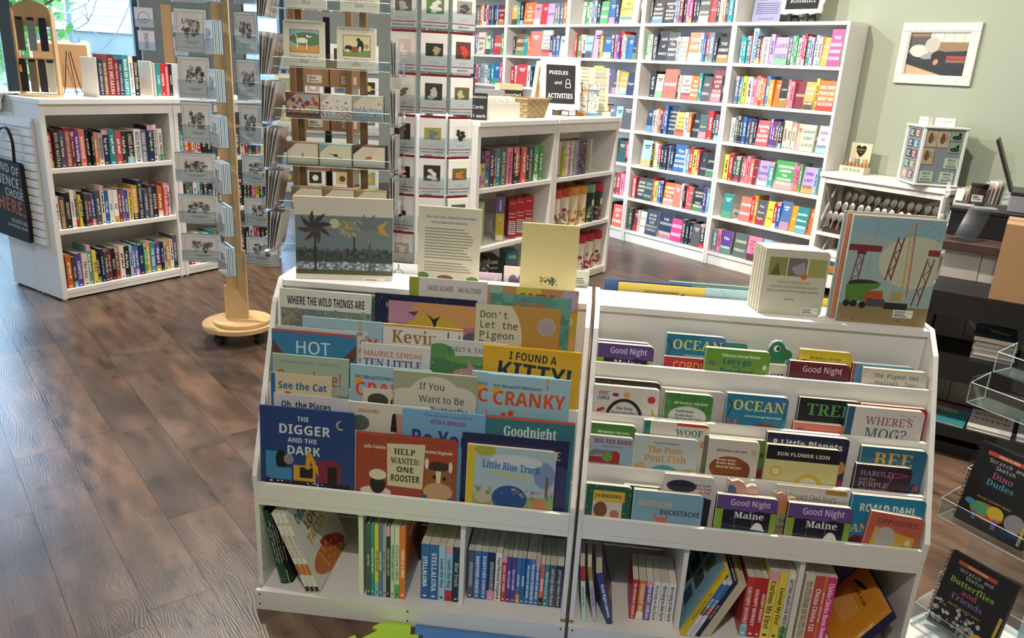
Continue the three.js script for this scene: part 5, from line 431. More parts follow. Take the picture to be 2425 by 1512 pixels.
for (const [unit, key, tier, layer, u_, w_, h, kind, n, dr] of FACES) {
  const lo = unit === 'R' ? 0.9015 : 0.0165, hi = unit === 'R' ? 1.7525 : 0.8605, u = Math.max(u_, lo + (n - 1) * 0.004), w = Math.min(u_ + w_, key === 'opposites' ? hi - 0.012 : hi) - u;
  const cv = COV[key], [vt, wt] = TIER[tier], vb = vt - (tier === 4 ? 0.05 : 0.09), board = kind !== 'p', step = unit === 'L' ? 0.006 : 0.0155, tilt = unit === 'L' ? 0.06 : 0.03;
  const many = FACES.filter((x) => x[1] === key).length > 1, idx = (seenKey[key] = (seenKey[key] || 0) + 1), tot = board ? (unit === 'L' ? 0.01 : layer === 1.6 ? 0.0078 : key === 'tinylib' ? 0.0085 : 0.0135) : n > 1 ? 0.0045 * n : 0.0055, t = tot / n - 0.0003;
  for (let k = n - 1; k >= 0; k--) {
    let lab = cv.label + (many ? `, ${WHICH[key] ? WHICH[key][idx - 1] : spots[tier] + ' tier'}` : '') + (k ? ', ' + ['', 'copy', 'rear copy'][k] + ' behind' : '');
    const o = book(board ? 'board_book' : 'picture_book', w, h - (k ? 0 : 0), t, { kind: board ? 'board' : 'hard', ppm: 950, outline: key === 'dinobook' ? shapeDino : kind === 's' ? shapeWave : undefined, spineH: key === 'dinobook' ? h * 0.5 : undefined, front: { bg: cv.bg, draw: (c, W, H) => ops(c, W, H, cv.ops) }, spine: { bg: cv.ops[0] && cv.ops[0][0] === 'r' && cv.ops[0][3] < 0.15 ? cv.ops[0][5] : lighten(cv.bg, -0.1) }, noFront: k > 0 }, lab, many || n > 1 ? 'copies of the ' + cv.label.split(' with')[0] : undefined);
    const wb = wt - 0.0125 - step * layer - k * (tot / n), roll = key === 'opposites' ? -0.085 : 0;
    put(o, 'D', [u - k * 0.004, vb + 0.0007 + t * tilt + (roll ? 0.013 : 0), wb], 0, -tilt, roll);
  }
}
// back covers standing on top of the displays, and the books in the ledge behind
function standing(name, key, u, v, w, bw, bh, t, kind, cv, ry, tilt, label, group) { const o = book(name, bw, bh, t, { kind, ppm: 950, front: { bg: cv.bg, draw: (c, W, H) => ops(c, W, H, cv.ops) } }, label, group); put(o, 'D', [u, v, w], ry, tilt); return o; }
const BACK = {
  palms: { bg: '#d6d2c0', ops: [['r', 0, 0.19, 1, 0.62, '#74858a'], ['e', 0.4, 0.27, 0.05, 0.05, '#cfc69a'], ['r', 0, 0.56, 1, 0.12, '#4c5250'], ['d', '#5b6260,#3f4644', 160, 4, 0, 0.54, 1, 0.08, 0.018], ['r', 0, 0.68, 1, 0.08, '#8394a0'], ['d', '#c2ccd2,#5c6e7a', 160, 6, 0, 0.68, 1, 0.075, 0.012], ['r', 0, 0.76, 1, 0.05, '#56583c'], ['r', 0.19, 0.34, 0.02, 0.44, '#3a3836'], ['r', 0.75, 0.38, 0.02, 0.42, '#5c5a50'], ['r', 0.59, 0.4, 0.02, 0.28, '#4a4a48'], ['d', '#a8a483,#8a8866', 160, 8, 0.46, 0.24, 0.24, 0.16, 0.014], ['f', 0.2, 0.32, 0.18, 0.05, 5, -3.4, -0.4, '#413d3e'], ['f', 0.2, 0.32, 0.17, 0.05, 4, 0.3, 2.9, '#4b4546'], ['f', 0.76, 0.34, 0.19, 0.045, 6, -3.3, -0.2, '#737b7d'], ['f', 0.76, 0.34, 0.17, 0.045, 5, 0.2, 3.0, '#7f8788'], ['p', '#c0a24a', [0.84, 0.28, 0.96, 0.22, 0.9, 0.3, 0.98, 0.4, 0.86, 0.36]], ['c', 0.7, 0.84, 0.22]] },
  fables: { bg: '#ccc9b4', ops: [['t', 'Three classic fables, retold with wit and wisdom', 0.52, 0.16, 0.055, '#3c5278', 'f', 0.8], ['t', 'by the acclaimed actor and activist.', 0.5, 0.24, 0.055, '#3c5278', 'f', 0.6], ['x', 0.1, 0.34, 0.8, 0.048, 11, '#8a8878'], ['x', 0.1, 0.9, 0.78, 0.045, 4, '#8a8878'], ['e', 0.08, 1.14, 0.1, 0.06, '#54743c'], ['e', 0.45, 1.16, 0.13, 0.05, '#7a4a3a'], ['e', 0.9, 1.16, 0.1, 0.05, '#54743c']] },
  yellowback: { bg: '#d0c68e', ops: [['d', '#6a7c3a,#3a3a34,#8a9a4c', 40, 6, 0.36, 0.95, 0.3, 0.14, 0.018], ['e', 0.4, 0.98, 0.03, 0.02, '#b86a34'], ['c', 0.3, 1.16, 0.42]] },
  cranes: { bg: '#9db4b0', ops: [['e', 0.5, 0.12, 0.6, 0.12, '#8fb0bc'], ['e', 0.75, 0.5, 0.4, 0.3, '#c2c6ac'], ['r', 0, 1.02, 1, 0.3, '#94805a'], ['l', '#6f95a4', 0.005, [0.2, 0.0, 0.28, 0.08, 0.24, 0.7, 0.18, 0.75]], ['l', '#6f95a4', 0.005, [0.76, 0.2, 0.88, 0.08, 0.95, 0.18, 0.94, 0.4, 0.84, 0.7]], ['r', 0.0, 0.33, 0.36, 0.07, '#7c2c36'], ['r', 0.1, 0.4, 0.1, 0.04, '#6a2430'], ['r', 0.87, 0.34, 0.13, 0.07, '#8a3038'], ['l', '#702838', 0.012, [0.12, 0.42, 0.08, 0.76]], ['l', '#702838', 0.012, [0.18, 0.42, 0.16, 0.76]], ['l', '#702838', 0.008, [0.12, 0.45, 0.17, 0.52, 0.11, 0.58, 0.16, 0.66, 0.09, 0.74]], ['l', '#702838', 0.016, [0.52, 0.22, 0.46, 0.72]], ['l', '#702838', 0.016, [0.58, 0.22, 0.52, 0.72]], ['l', '#702838', 0.01, [0.52, 0.25, 0.57, 0.34, 0.5, 0.42, 0.55, 0.52, 0.48, 0.62, 0.52, 0.7]], ['l', '#c29a4a', 0.012, [0.63, 0.05, 0.67, 0.9]], ['l', '#b0553c', 0.012, [0.68, 0.05, 0.73, 0.9]], ['l', '#c29a4a', 0.007, [0.63, 0.12, 0.69, 0.2, 0.64, 0.3, 0.7, 0.4, 0.65, 0.5, 0.71, 0.6, 0.66, 0.7, 0.72, 0.8]], ['l', '#702838', 0.014, [0.88, 0.44, 0.8, 1.0]], ['l', '#702838', 0.014, [0.95, 0.44, 0.87, 1.0]], ['l', '#702838', 0.008, [0.89, 0.48, 0.93, 0.56, 0.87, 0.64, 0.91, 0.74, 0.84, 0.82, 0.88, 0.92]], ['e', 0.24, 0.78, 0.18, 0.05, '#37322e'], ['p', '#56803a', [0.04, 0.8, 0.42, 0.76, 0.4, 0.82, 0.3, 0.86, 0.28, 0.98, 0.06, 1.0]], ['p', '#b0502c', [0.28, 0.86, 0.46, 0.85, 0.48, 0.96, 0.44, 1.0, 0.26, 1.0]], ['r', 0.3, 0.95, 0.2, 0.09, '#4a4c54'], ['e', 0.08, 1.02, 0.04, 0.04, '#1f1f22'], ['e', 0.16, 1.02, 0.04, 0.04, '#1f1f22'], ['e', 0.26, 1.03, 0.04, 0.04, '#1f1f22'], ['p', '#c8922e', [0.56, 0.86, 0.66, 0.85, 0.68, 0.96, 0.54, 0.96]], ['r', 0.57, 0.88, 0.07, 0.06, '#7fa4b0'], ['r', 0.5, 0.98, 0.26, 0.08, '#2c2c30'], ['d', '#b8532f', 9, 4, 0.02, 1.18, 0.9, 0.03, 0.014], ['c', 0.62, 1.06, 0.22]] },
  monarch: { bg: '#cbc8b4', ops: [['r', 0.07, 0.13, 0.28, 0.3, '#8a8a4c'], ['p', '#6a5a3c', [0.1, 0.43, 0.2, 0.2, 0.26, 0.43]], ['r', 0.37, 0.13, 0.29, 0.3, '#7c6a64'], ['p', '#9a9aa0', [0.42, 0.3, 0.62, 0.18, 0.66, 0.43, 0.5, 0.4]], ['r', 0.69, 0.13, 0.28, 0.3, '#a0a060'], ['e', 0.64, 0.43, 0.05, 0.05, '#c8682c'], ['t', 'A Monarch Butterfly Story', 0.5, 0.53, 0.08, '#7c5a44', 'g', 0.54], ['t', 'is inspired by true stories of butterflies and all the', 0.5, 0.61, 0.055, '#2c2a28', 'g', 0.76], ['t', 'people, young and old, who are working to help them.', 0.5, 0.68, 0.055, '#2c2a28', 'g', 0.82], ['t', 'MAINE', 0.46, 0.82, 0.05, '#2c2a28', 'g', 0.2], ['c', 0.68, 0.94, 0.26]] },
};
standing('picture_book', 'palms', 0.046, 0.9055, -0.262, 0.268, 0.232, 0.012, 'hard', BACK.palms, -0.18 * -1, -0.03, 'picture book standing back-out on left display, grey palm tree scene');
standing('picture_book', 'fables', 0.375, 0.9055, -0.345, 0.175, 0.215, 0.016, 'hard', BACK.fables, 0, -0.03, 'pale sage picture book standing back-out, paragraphs of text');
standing('picture_book', 'yellowback', 0.67, 0.9055, -0.345, 0.158, 0.188, 0.014, 'hard', BACK.yellowback, 0, -0.03, 'plain pale yellow picture book standing back-out on left display');
standing('picture_book', 'cranes', 1.526, 0.9055, -0.272, 0.228, 0.284, 0.012, 'hard', BACK.cranes, 0, -0.015, 'picture book standing back-out on right display, trucks and cranes at building site');
standing('picture_book', 'sl', 1.517, 0.9055, -0.292, 0.23, 0.284, 0.01, 'hard', { bg: '#c98a6a', ops: [] }, 0, -0.015, 'orange-edged picture book right behind the crane one');
standing('picture_book', 'sl2', 1.512, 0.9055, -0.306, 0.23, 0.288, 0.008, 'hard', { bg: '#9dbac0', ops: [] }, 0, -0.015, 'blue-edged picture book behind the orange-edged one');
for (let k = 0; k < 5; k++) standing('board_book', 'mon', 1.325 - k * 0.0035, 0.9055, -0.29 - k * 0.0155, 0.165, 0.178, 0.0148, 'board', BACK.monarch, 0, -0.01, `board book with monarch story back, ${ORD[k + 1]} from front of the stack on right display`, 'stack of monarch board books on the right display');
const LEDGE = [
  [0.26, 0.931, 0.14, '#cdd2d6', [['l', '#2a2a2c', 0.02, [0.3, 0.0, 0.3, 0.1]], ['o', 0.3, 0.22, 0.1, 0.1, '#2a2a2c', 0.012], ['l', '#2a2a2c', 0.02, [0.3, 0.22, 0.9, 0.42]]], 'white picture book with a black wheel drawing on rear ledge', -0.412], [0.5, 0.924, 0.11, '#b9a6bc', [['d', '#d8cce0', 12, 3, 0.1, 0.05, 0.8, 0.5, 0.03]], 'pale lilac picture book on rear ledge beside yellow back cover', -0.412], [0.617, 0.947, 0.13, '#cdc6c2', [['e', 0.5, 0.3, 0.2, 0.24, '#6a4a74', 0.5], ['e', 0.2, 0.3, 0.1, 0.12, '#6a4a74']], 'white picture book with purple swirl on rear ledge', -0.418], [0.76, 0.952, 0.105, '#bcc0b6', [['x', 0.6, 0.2, 0.3, 0.06, 3, '#4a4a44'], ['e', 0.8, 0.5, 0.1, 0.1, '#93b09a']], 'pale grey-green picture book on rear ledge at the gap', -0.412],
  [0.913, 0.931, 0.25, '#2c5a90', [['t', 'W', 0.14, 0.22, 0.2, '#c8a23a', 's', 0.2]], 'blue picture book on rear ledge behind the yellow one', -0.426], [0.953, 0.927, 0.246, '#c9b048', [['t', 'Praise for Vanessa Brantley-Newton', 0.5, 0.08, 0.05, '#3a3424', 's', 0.4], ['e', 0.75, 0.12, 0.025, 0.035, '#1d1c1a'], ['r', 0.11, 0.12, 0.16, 0.1, '#b87a80'], ['t', 'Just Like Me', 0.19, 0.16, 0.05, '#6a2430', 's', 0.14], ['x', 0.3, 0.17, 0.4, 0.03, 1, '#4a4430']], 'yellow picture book lying along rear ledge of right display', -0.412], [1.1, 0.935, 0.24, '#8fb0b0', [], 'pale teal picture book on rear ledge at far back', -0.44], [1.201, 0.929, 0.2, '#93b4bc', [['l', '#5c8494', 0.006, [0.0, 0.12, 0.3, 0.12, 0.36, 0.24]], ['l', '#5c8494', 0.006, [0.2, 0.02, 0.4, 0.16, 0.4, 0.3]]], 'pale blue picture book with line-drawn tower on rear ledge', -0.412], [1.49, 0.925, 0.16, '#c9ad2e', [], 'plain yellow book on rear ledge by the crane cover', -0.412],
];
for (const [u, top, bw, bg, op, label, w] of LEDGE) standing('picture_book', 'ledge', u, 0.6755, w, bw, top - 0.6755, 0.01, 'hard', { bg, ops: op }, 0, 0, label);
// ---------- printed cards ----------
const artGeo = (w, h, t, draw, bg = '#dedbd5', ppm = 560, backBg) => { const [a, b] = alloc([[w * ppm, h * ppm], [4, 4]]); paint(a, bg, draw); paint(b, backBg || bg); return [slab(rect(-w / 2, w / 2, 0, h), -t, 0, uvr(a), uvr(b), uvr(b)), a.pg]; };
function sketchArt(sd) { return (c, W, H) => { let s = sd * 7919 + 13; const R = () => { s = (s * 16807) % 2147483647; return s / 2147483647; }; c.strokeStyle = '#8f8c86'; c.lineWidth = 1; c.strokeRect(W * 0.07, H * 0.07, W * 0.86, H * 0.84);
  for (let i = 0; i < 26; i++) { const v = Math.floor(60 + R() * 110); c.fillStyle = `rgb(${v},${v},${v})`; c.fillRect(W * (0.2 + R() * 0.5), H * (0.22 + R() * 0.36), W * (0.02 + R() * 0.12), H * (0.02 + R() * 0.12)); }
  c.strokeStyle = '#3d3b38'; c.lineWidth = 0.8; for (let i = 0; i < 16; i++) { c.beginPath(); c.ellipse(W * (0.25 + R() * 0.5), H * (0.25 + R() * 0.35), W * 0.05 * R() + 1, H * 0.06 * R() + 1, 0, 0, 7); c.stroke(); }
  c.fillStyle = '#6c6964'; c.fillRect(W * 0.28, H * 0.76, W * 0.44, 1.2); c.fillRect(W * 0.35, H * 0.8, W * 0.3, 1.2); }; }
const edgeMat = new THREE.MeshPhysicalMaterial({ color: '#f2f6f8', roughness: 0.3, transmission: 0.35, thickness: 0 });
function edgeRod(o, pts, ref) { const g = pts.slice(1).map((p, i) => rod(pts[i], p, 0.0013, 4)); return part('polished_edge', g, edgeMat, ref || o); }
// ---------- wooden card spinner ----------
{
  const O = [-1.52, 0, -4.02];
  const o = thing('card_spinner', 'wooden card spinner on round birch base with black casters', 'card rack'); put(o, 'W', O);
  part('base_disc', cyl(0.19, 0.19, 0.022, 0.02, 0.075, 0.0, 48), MAT.birch, o); part('turntable_disc', cyl(0.15, 0.15, 0.016, 0.04, 0.1, 0.0, 48), MAT.birch, o); part('turntable_bearing', cyl(0.13, 0.13, 0.004, 0.04, 0.0965, 0, 32), MAT.blackMetal, o);
  for (let i = 0; i < 4; i++) { const a = 0.5 + i * 1.571, x = 0.02 + 0.14 * Math.cos(a), z = 0.14 * Math.sin(a); const cst = part('caster', bx(x - 0.018, x + 0.018, 0.04, 0.075, z - 0.018, z + 0.018, 0.004), MAT.black, o); part('wheel', new THREE.CylinderGeometry(0.028, 0.028, 0.022, 20).rotateZ(1.57).rotateY(i).translate(x, 0.028, z), MAT.black, cst); }
  part('pole', [bx(-0.033, 0.075, 0.116, 0.5, -0.009, 0.009), bx(-0.026, 0.058, 0.5, 1.98, -0.009, 0.009)], MAT.birch, o); part('fin', bx(0.005, 0.025, 0.116, 1.98, -0.1, -0.0095), MAT.birch, o); part('brace', bx(-0.05, -0.0335, 0.12, 0.3, -0.009, 0.009), MAT.birch, o);
  const port = [1.92, 1.69, 1.47, 1.255], land = [1.0, 0.785, 0.577]; let n = 0;
  const rows = [...port.map((v) => [v, 0.152, 0.195, 0.112, 0.19]), ...land.map((v) => [v, 0.2, 0.143, 0.17, 0.14])];
  rows.forEach(([v, w, h, w2, h2], r) => {
    for (const sd of [-1, 1]) { const cw = sd < 0 ? w : w2, ch = sd < 0 ? h : h2, uc = sd < 0 ? -0.045 - cw / 2 : 0.092 + cw / 2, ry = sd < 0 ? 0.06 : -0.1;
      const pk = part('pocket', [bx(-cw / 2 - 0.006, cw / 2 + 0.006, -0.004, ch * 0.45, 0.0225, 0.0245), bx(-cw / 2 - 0.006, cw / 2 + 0.006, -0.004, -0.001, 0.0, 0.0225), bx(-cw / 2 - 0.006, -cw / 2 - 0.004, 0, ch * 0.45, 0, 0.0225), bx(cw / 2 + 0.004, cw / 2 + 0.006, 0, ch * 0.45, 0, 0.0225)], MAT.acrylic, o); pk.position.set(uc, v - ch, 0.012); pk.rotation.y = ry; edgeRod(o, [[-cw / 2 - 0.005, -0.003, 0.0235], [cw / 2 + 0.005, -0.003, 0.0235]], pk); edgeRod(o, [[-cw / 2 - 0.005, ch * 0.45, 0.0235], [cw / 2 + 0.005, ch * 0.45, 0.0235]], pk);
      n++; const g = thing('greeting_card', `grey cartoon greeting card, ${ORD[r + 1]} row from top, ${sd < 0 ? 'left' : 'right'} column of wooden spinner`, 'card', 'cartoon cards on the wooden spinner'); put(g, 'W', [O[0] + uc, v - ch + 0.0005, O[2] + 0.012], ry);
      const [geo, pg] = artGeo(cw, ch, 0.002, sketchArt(n)); geo.translate(0, 0, 0.016); part('card', geo, pg.mat, g); part('envelope', [bx(-cw / 2 - 0.0032, cw / 2 + 0.0032, 0, ch + 0.004, 0.003, 0.0135)], M('#3f7f9c', 0.8), g); }
    // cards in the pocket facing sideways, seen edge-on
    const ey = v - (r < 4 ? 0.05 : 0.02), eh = 0.15, ex = 0.05, ez = 0.12, er = -0.95; const pk = part('pocket', [bx(-0.085, 0.085, -0.004, 0.07, 0.052, 0.054), bx(-0.085, 0.085, -0.004, -0.001, 0, 0.052), bx(-0.087, -0.085, -0.004, 0.16, -0.003, 0.054)], MAT.acrylic, o); pk.position.set(ex, ey - eh, ez); pk.rotation.y = er; edgeRod(o, [[-0.085, 0.07, 0.053], [0.085, 0.07, 0.053]], pk);
    const g = thing('greeting_card', `grey and blue cards seen edge-on, ${ORD[r + 1]} from top at front of wooden spinner`, 'card', 'edge-on cards on the wooden spinner'); put(g, 'W', [O[0] + ex, ey - eh + 0.0005, O[2] + ez], er);
    const [geo, pg] = artGeo(0.15, eh, 0.002, sketchArt(40 + r)); geo.translate(0, 0, 0.05); part('card', geo, pg.mat, g); for (let k = 0; k < 11; k++) part(k % 2 ? 'card' : 'envelope', bx(-0.076, 0.076, 0, eh - 0.002 * (k % 3), 0.003 + k * 0.0041, 0.0066 + k * 0.0041), k % 2 ? MAT.card : M(k % 4 ? '#6f9ab0' : '#2f6f94', 0.8), g);
  });
}
// ---------- calendar and boxed-card stand ----------
{
  const Z0 = -3.0, o = thing('calendar_stand', 'wooden-post rack of calendars and boxed cards beside the acrylic spinner', 'card rack'); put(o, 'W', [0, 0, 0]);
  for (const [x, z] of [[-0.852, Z0 - 0.06], [-0.612, Z0 - 0.06], [-0.93, Z0 - 0.24], [-0.705, Z0 - 0.24]]) part('post', bx(x - 0.013, x + 0.013, 0.06, 2.0, z - 0.013, z + 0.013, 0.003), MAT.post, o);
  part('base', [cyl(0.28, 0.28, 0.025, -0.76, 0.035, Z0 - 0.15, 40)], MAT.birchDark, o); for (let i = 0; i < 4; i++) part('caster', new THREE.CylinderGeometry(0.0175, 0.0175, 0.02, 16).rotateZ(1.57).translate(-0.76 + 0.2 * Math.cos(i * 1.57 + 0.7), 0.0175, Z0 - 0.15 + 0.2 * Math.sin(i * 1.57 + 0.7)), MAT.black, o);
  const tray = (x0, x1, v, d = 0.06) => { const tr = part('tray', [bx(x0, x1, v - 0.004, v - 0.001, Z0 - 0.044, Z0 - 0.044 + d), bx(x0, x1, v - 0.004, v + 0.03, Z0 - 0.044 + d, Z0 - 0.042 + d), bx(x0, x1, v - 0.004, v + 0.05, Z0 - 0.0445, Z0 - 0.043)], MAT.acrylic, o); for (const y of [0.03, -0.003]) edgeRod(tr, [[x0, v + y, Z0 - 0.043 + d], [x1, v + y, Z0 - 0.043 + d]]); };
  tray(-0.93, -0.5, 1.667); tray(-0.93, -0.5, 1.465); tray(-0.93, -0.5, 1.282); tray(-0.93, -0.5, 1.105); tray(-0.93, -0.5, 0.935); tray(-0.93, -0.5, 0.765);
  const cal = (x0, x1, v, h, title, art, label) => { const w = x1 - x0, g = thing('calendar', label, 'calendar', 'wall calendars on the post rack'); put(g, 'W', [(x0 + x1) / 2, v, Z0 - 0.005], 0, -0.04);
    const [geo, pg] = artGeo(w, h, 0.012, (c, W, H) => { c.fillStyle = '#3a3a36'; for (let i = 0; i < 18; i++) c.fillRect(W * (0.07 + i * 0.05), H * 0.03, W * 0.018, H * 0.025); c.save(); c.translate(W * 0.16, H * 0.19); c.beginPath(); c.rect(0, 0, W * 0.7, H * 0.5); c.clip(); art(c, W * 0.7, H * 0.5); c.restore(); c.strokeStyle = '#7a4a3a'; c.lineWidth = 1.5; c.strokeRect(W * 0.16, H * 0.19, W * 0.7, H * 0.5); txt(c, title, W / 2, H * 0.79, W * 0.11, '#3c3a38', 'g', W * 0.8); txt(c, '2025', W / 2, H * 0.89, W * 0.1, '#3c3a38', 'g'); }, '#d5d1bd', 800); part('cover', geo, pg.mat, g); part('wire_binding', new THREE.CylinderGeometry(0.004, 0.004, w * 0.9, 10).rotateZ(1.57).translate(0, h, -0.006), MAT.chrome, g); };
  const dog = (c, W, H) => ops(c, W, H, [['r', 0, 0, 1, 0.8, '#8ab4b4'], ['e', 0.6, 0.3, 0.6, 0.22, '#5a7c5a'], ['r', 0, 0.52, 1, 0.4, '#c99a52'], ['e', 0.42, 0.35, 0.2, 0.09, '#e6e2d2'], ['e', 0.66, 0.2, 0.09, 0.05, '#e6e2d2'], ['e', 0.68, 0.17, 0.03, 0.03, '#2c2824'], ['r', 0.24, 0.38, 0.04, 0.24, '#e6e2d2'], ['r', 0.56, 0.36, 0.04, 0.28, '#e6e2d2'], ['l', '#e6e2d2', 0.03, [0.25, 0.3, 0.2, 0.15]]]);
  const cats = (c, W, H) => ops(c, W, H, [['r', 0, 0, 1, 0.9, '#d6cf9e'], ['r', 0, 0.5, 1, 0.3, '#7a9450'], ['e', 0.2, 0.44, 0.14, 0.1, '#2e2c2c'], ['e', 0.16, 0.52, 0.1, 0.05, '#dedad0'], ['e', 0.64, 0.36, 0.12, 0.2, '#2e2c2c'], ['e', 0.56, 0.15, 0.07, 0.07, '#2e2c2c'], ['r', 0.34, 0.38, 0.18, 0.2, '#8a5a2c'], ['e', 0.86, 0.36, 0.08, 0.08, '#b98a4a'], ['e', 0.62, 0.46, 0.05, 0.1, '#e4e0d6']]);
  const bird = (c, W, H) => ops(c, W, H, [['r', 0, 0, 1, 1, '#d3c8a0'], ['e', 0.5, 0.4, 0.2, 0.1, '#8a5a3c'], ['l', '#4a5a3a', 0.03, [0, 0.6, 1, 0.5]]]), flower = (c, W, H) => ops(c, W, H, [['r', 0, 0, 1, 1, '#d8cfa4'], ['d', '#6a7a4a,#a85a5a,#4a5a3a', 40, 3, 0.2, 0.1, 0.6, 0.6, 0.04]]);
  cal(-0.885, -0.735, 1.6685, 0.165, 'Vintage Birds', bird, 'cream calendar of vintage birds, upper left on post rack'); cal(-0.685, -0.545, 1.667, 0.165, 'Language of Flowers', flower, 'cream calendar of flower language, upper right on post rack'); cal(-0.898, -0.745, 1.4665, 0.158, 'Vintage Dogs', dog, 'cream calendar with a white terrier picture'); cal(-0.7, -0.556, 1.4665, 0.145, 'Vintage Cats', cats, 'cream calendar with kittens around a basket');
  const bxs = (c, W, H, bg, deco) => {};
  const boxed = (x0, x1, v, h, edge, face, list, label) => { const w = x1 - x0, g = thing('card_box', label, 'card box', 'boxed note cards on the post rack'); put(g, 'W', [(x0 + x1) / 2, v, Z0 + 0.01], 0, 0); part('box', bx(-w / 2, w / 2, 0, h, -0.048, -0.0005), M(edge, 0.6), g);
    const [geo, pg] = artGeo(w - 0.006, h - 0.008, 0.0004, (c, W, H) => { ops(c, W, H, list); c.fillStyle = lighten(edge, -0.2); c.beginPath(); c.moveTo(0, 0); c.lineTo(W * 0.3, 0); c.lineTo(0, W * 0.26); c.fill(); }, face, 800); geo.translate(0, 0.004, 0.0004); part('lid_print', geo, pg.mat, g); };
  boxed(-0.892, -0.764, 1.2825, 0.09, '#7a4a3c', '#97a39a', [['d', '#a8403c,#c8682c,#6a3a5a,#c8b04a,#b05a6a', 60, 3, 0, 0.1, 1, 0.5, 0.05], ['r', 0, 0.56, 1, 0.1, '#7c3a3a']], 'boxed note cards with bright poppies'); boxed(-0.762, -0.642, 1.2825, 0.09, '#c8bfa8', '#d2d0cc', [['d', '#a84a3c,#8a5a3c,#5a3a4a', 110, 4, 0, 0.32, 1, 0.36, 0.016], ['e', 0.2, 0.24, 0.06, 0.03, '#8a5a6a'], ['e', 0.55, 0.18, 0.05, 0.03, '#c8922e'], ['e', 0.82, 0.22, 0.05, 0.04, '#5a9480']], 'boxed note cards with birds over red flowers'); boxed(-0.64, -0.528, 1.2825, 0.09, '#a9b0a4', '#cfc6b4', [['r', 0, 0.4, 1, 0.4, '#9aaab0'], ['d', '#5a6a74,#7a8a94', 60, 5, 0, 0.35, 1, 0.3, 0.02], ['e', 0.9, 0.22, 0.06, 0.06, '#c89a6a']], 'boxed note cards with grey reeds and birds');
  boxed(-0.895, -0.772, 1.1055, 0.085, '#7d6a4c', '#ccc6b0', [['e', 0.5, 0.36, 0.04, 0.07, '#8f8264']], 'boxed note cards with small brown owl'); boxed(-0.77, -0.645, 1.1055, 0.085, '#86aca2', '#cbc8ae', [['l', '#3a3a38', 0.015, [0.28, 0.26, 0.5, 0.34, 0.72, 0.42]], ['e', 0.5, 0.32, 0.08, 0.04, '#33322f']], 'boxed note cards with teal border and sloth branch'); boxed(-0.643, -0.516, 1.1055, 0.085, '#4a3a30', '#cfc6b0', [['e', 0.5, 0.34, 0.1, 0.04, '#b0604a'], ['e', 0.42, 0.38, 0.05, 0.03, '#b87a5a']], 'boxed note cards with red mushrooms');
  for (const [i, e] of ['#7a6a4e', '#8a7a5c', '#a08a5a'].entries()) boxed(-0.882 + i * 0.124, -0.76 + i * 0.124, 0.9355, 0.085, e, '#c9c2aa', [['e', 0.5, 0.4, 0.05, 0.05, '#6a7a5a']], `boxed note cards half hidden behind palm tree cover, ${ORD[i + 1]} from left`);
  // kraft boxes on the far side of the rack
  part('rear_tray', [1.39, 1.215, 1.05, 0.88].map((v) => bx(-0.95, -0.6, v - 0.004, v - 0.001, Z0 - 0.32, Z0 - 0.2555)), MAT.acrylic, o);
  [1.39, 1.215, 1.05, 0.88].forEach((v, r) => { for (let i = 0; i < 2; i++) { const g = thing('card_box', `plain brown box on far side of post rack, ${ORD[r + 1]} row, ${i ? 'right' : 'left'}`, 'card box', 'brown boxes on the far side of the rack'); put(g, 'W', [-0.862 + i * 0.14, v, Z0 - 0.262]); part('box', bx(-0.067, 0.067, 0, 0.1, -0.05, 0), MAT.kraft, g); const [geo, pg] = artGeo(0.06, 0.03, 0.0004, (c, W, H) => { c.fillStyle = '#444'; for (let k = 0; k < 9; k++) c.fillRect(W * (0.1 + k * 0.06), H * 0.15, W * 0.025, H * 0.4); c.fillRect(W * 0.1, H * 0.7, W * 0.7, 1.5); }, '#ded9d0'); geo.translate(0.01, 0.012, 0.0006); part('label', geo, pg.matte, g); } });
  // side pockets with fanned sleeves
  const sleeve = new THREE.MeshPhysicalMaterial({ color: '#c9c6c4', roughness: 0.25, clearcoat: 0.6, clearcoatRoughness: 0.1 }); let q = 0; const sleeve2 = new THREE.MeshPhysicalMaterial({ color: '#8f8c8a', roughness: 0.3, clearcoat: 0.5 });
  for (const [x, sg, vs] of [[-0.965, 1, [1.63, 1.43, 1.26, 1.09, 0.93, 0.77]], [-0.483, -1, [1.45, 1.27, 1.1, 0.94]]]) vs.forEach((v, r) => { const pk = part('side_pocket', [bx(-0.02, 0.02, -0.004, -0.001, -0.12, 0.05), bx(sg > 0 ? -0.022 : 0.02, sg > 0 ? -0.02 : 0.022, -0.004, 0.05, -0.12, 0.05)], MAT.acrylic, o); pk.position.set(x, v, Z0);
    for (let k = 0; k < (sg > 0 ? 5 : 3); k++) { q++; const c = solo('greeting_card', bx(-0.0012, 0.0012, 0, sg > 0 ? 0.15 : 0.13, -0.11, sg > 0 ? 0.03 : 0.0), k % 2 ? sleeve : sleeve2, `sleeved card in ${sg > 0 ? 'left' : 'right'} side pocket of post rack, ${ORD[r + 1]} row, ${ORD[k + 1]} in`, 'card', 'sleeved cards in the side pockets'); put(c, 'W', [x + (k - 2) * 0.0062, v + 0.001, Z0], 0, 0, sg > 0 ? -0.03 - 0.05 * k : 0.05 - 0.03 * k); } });
}
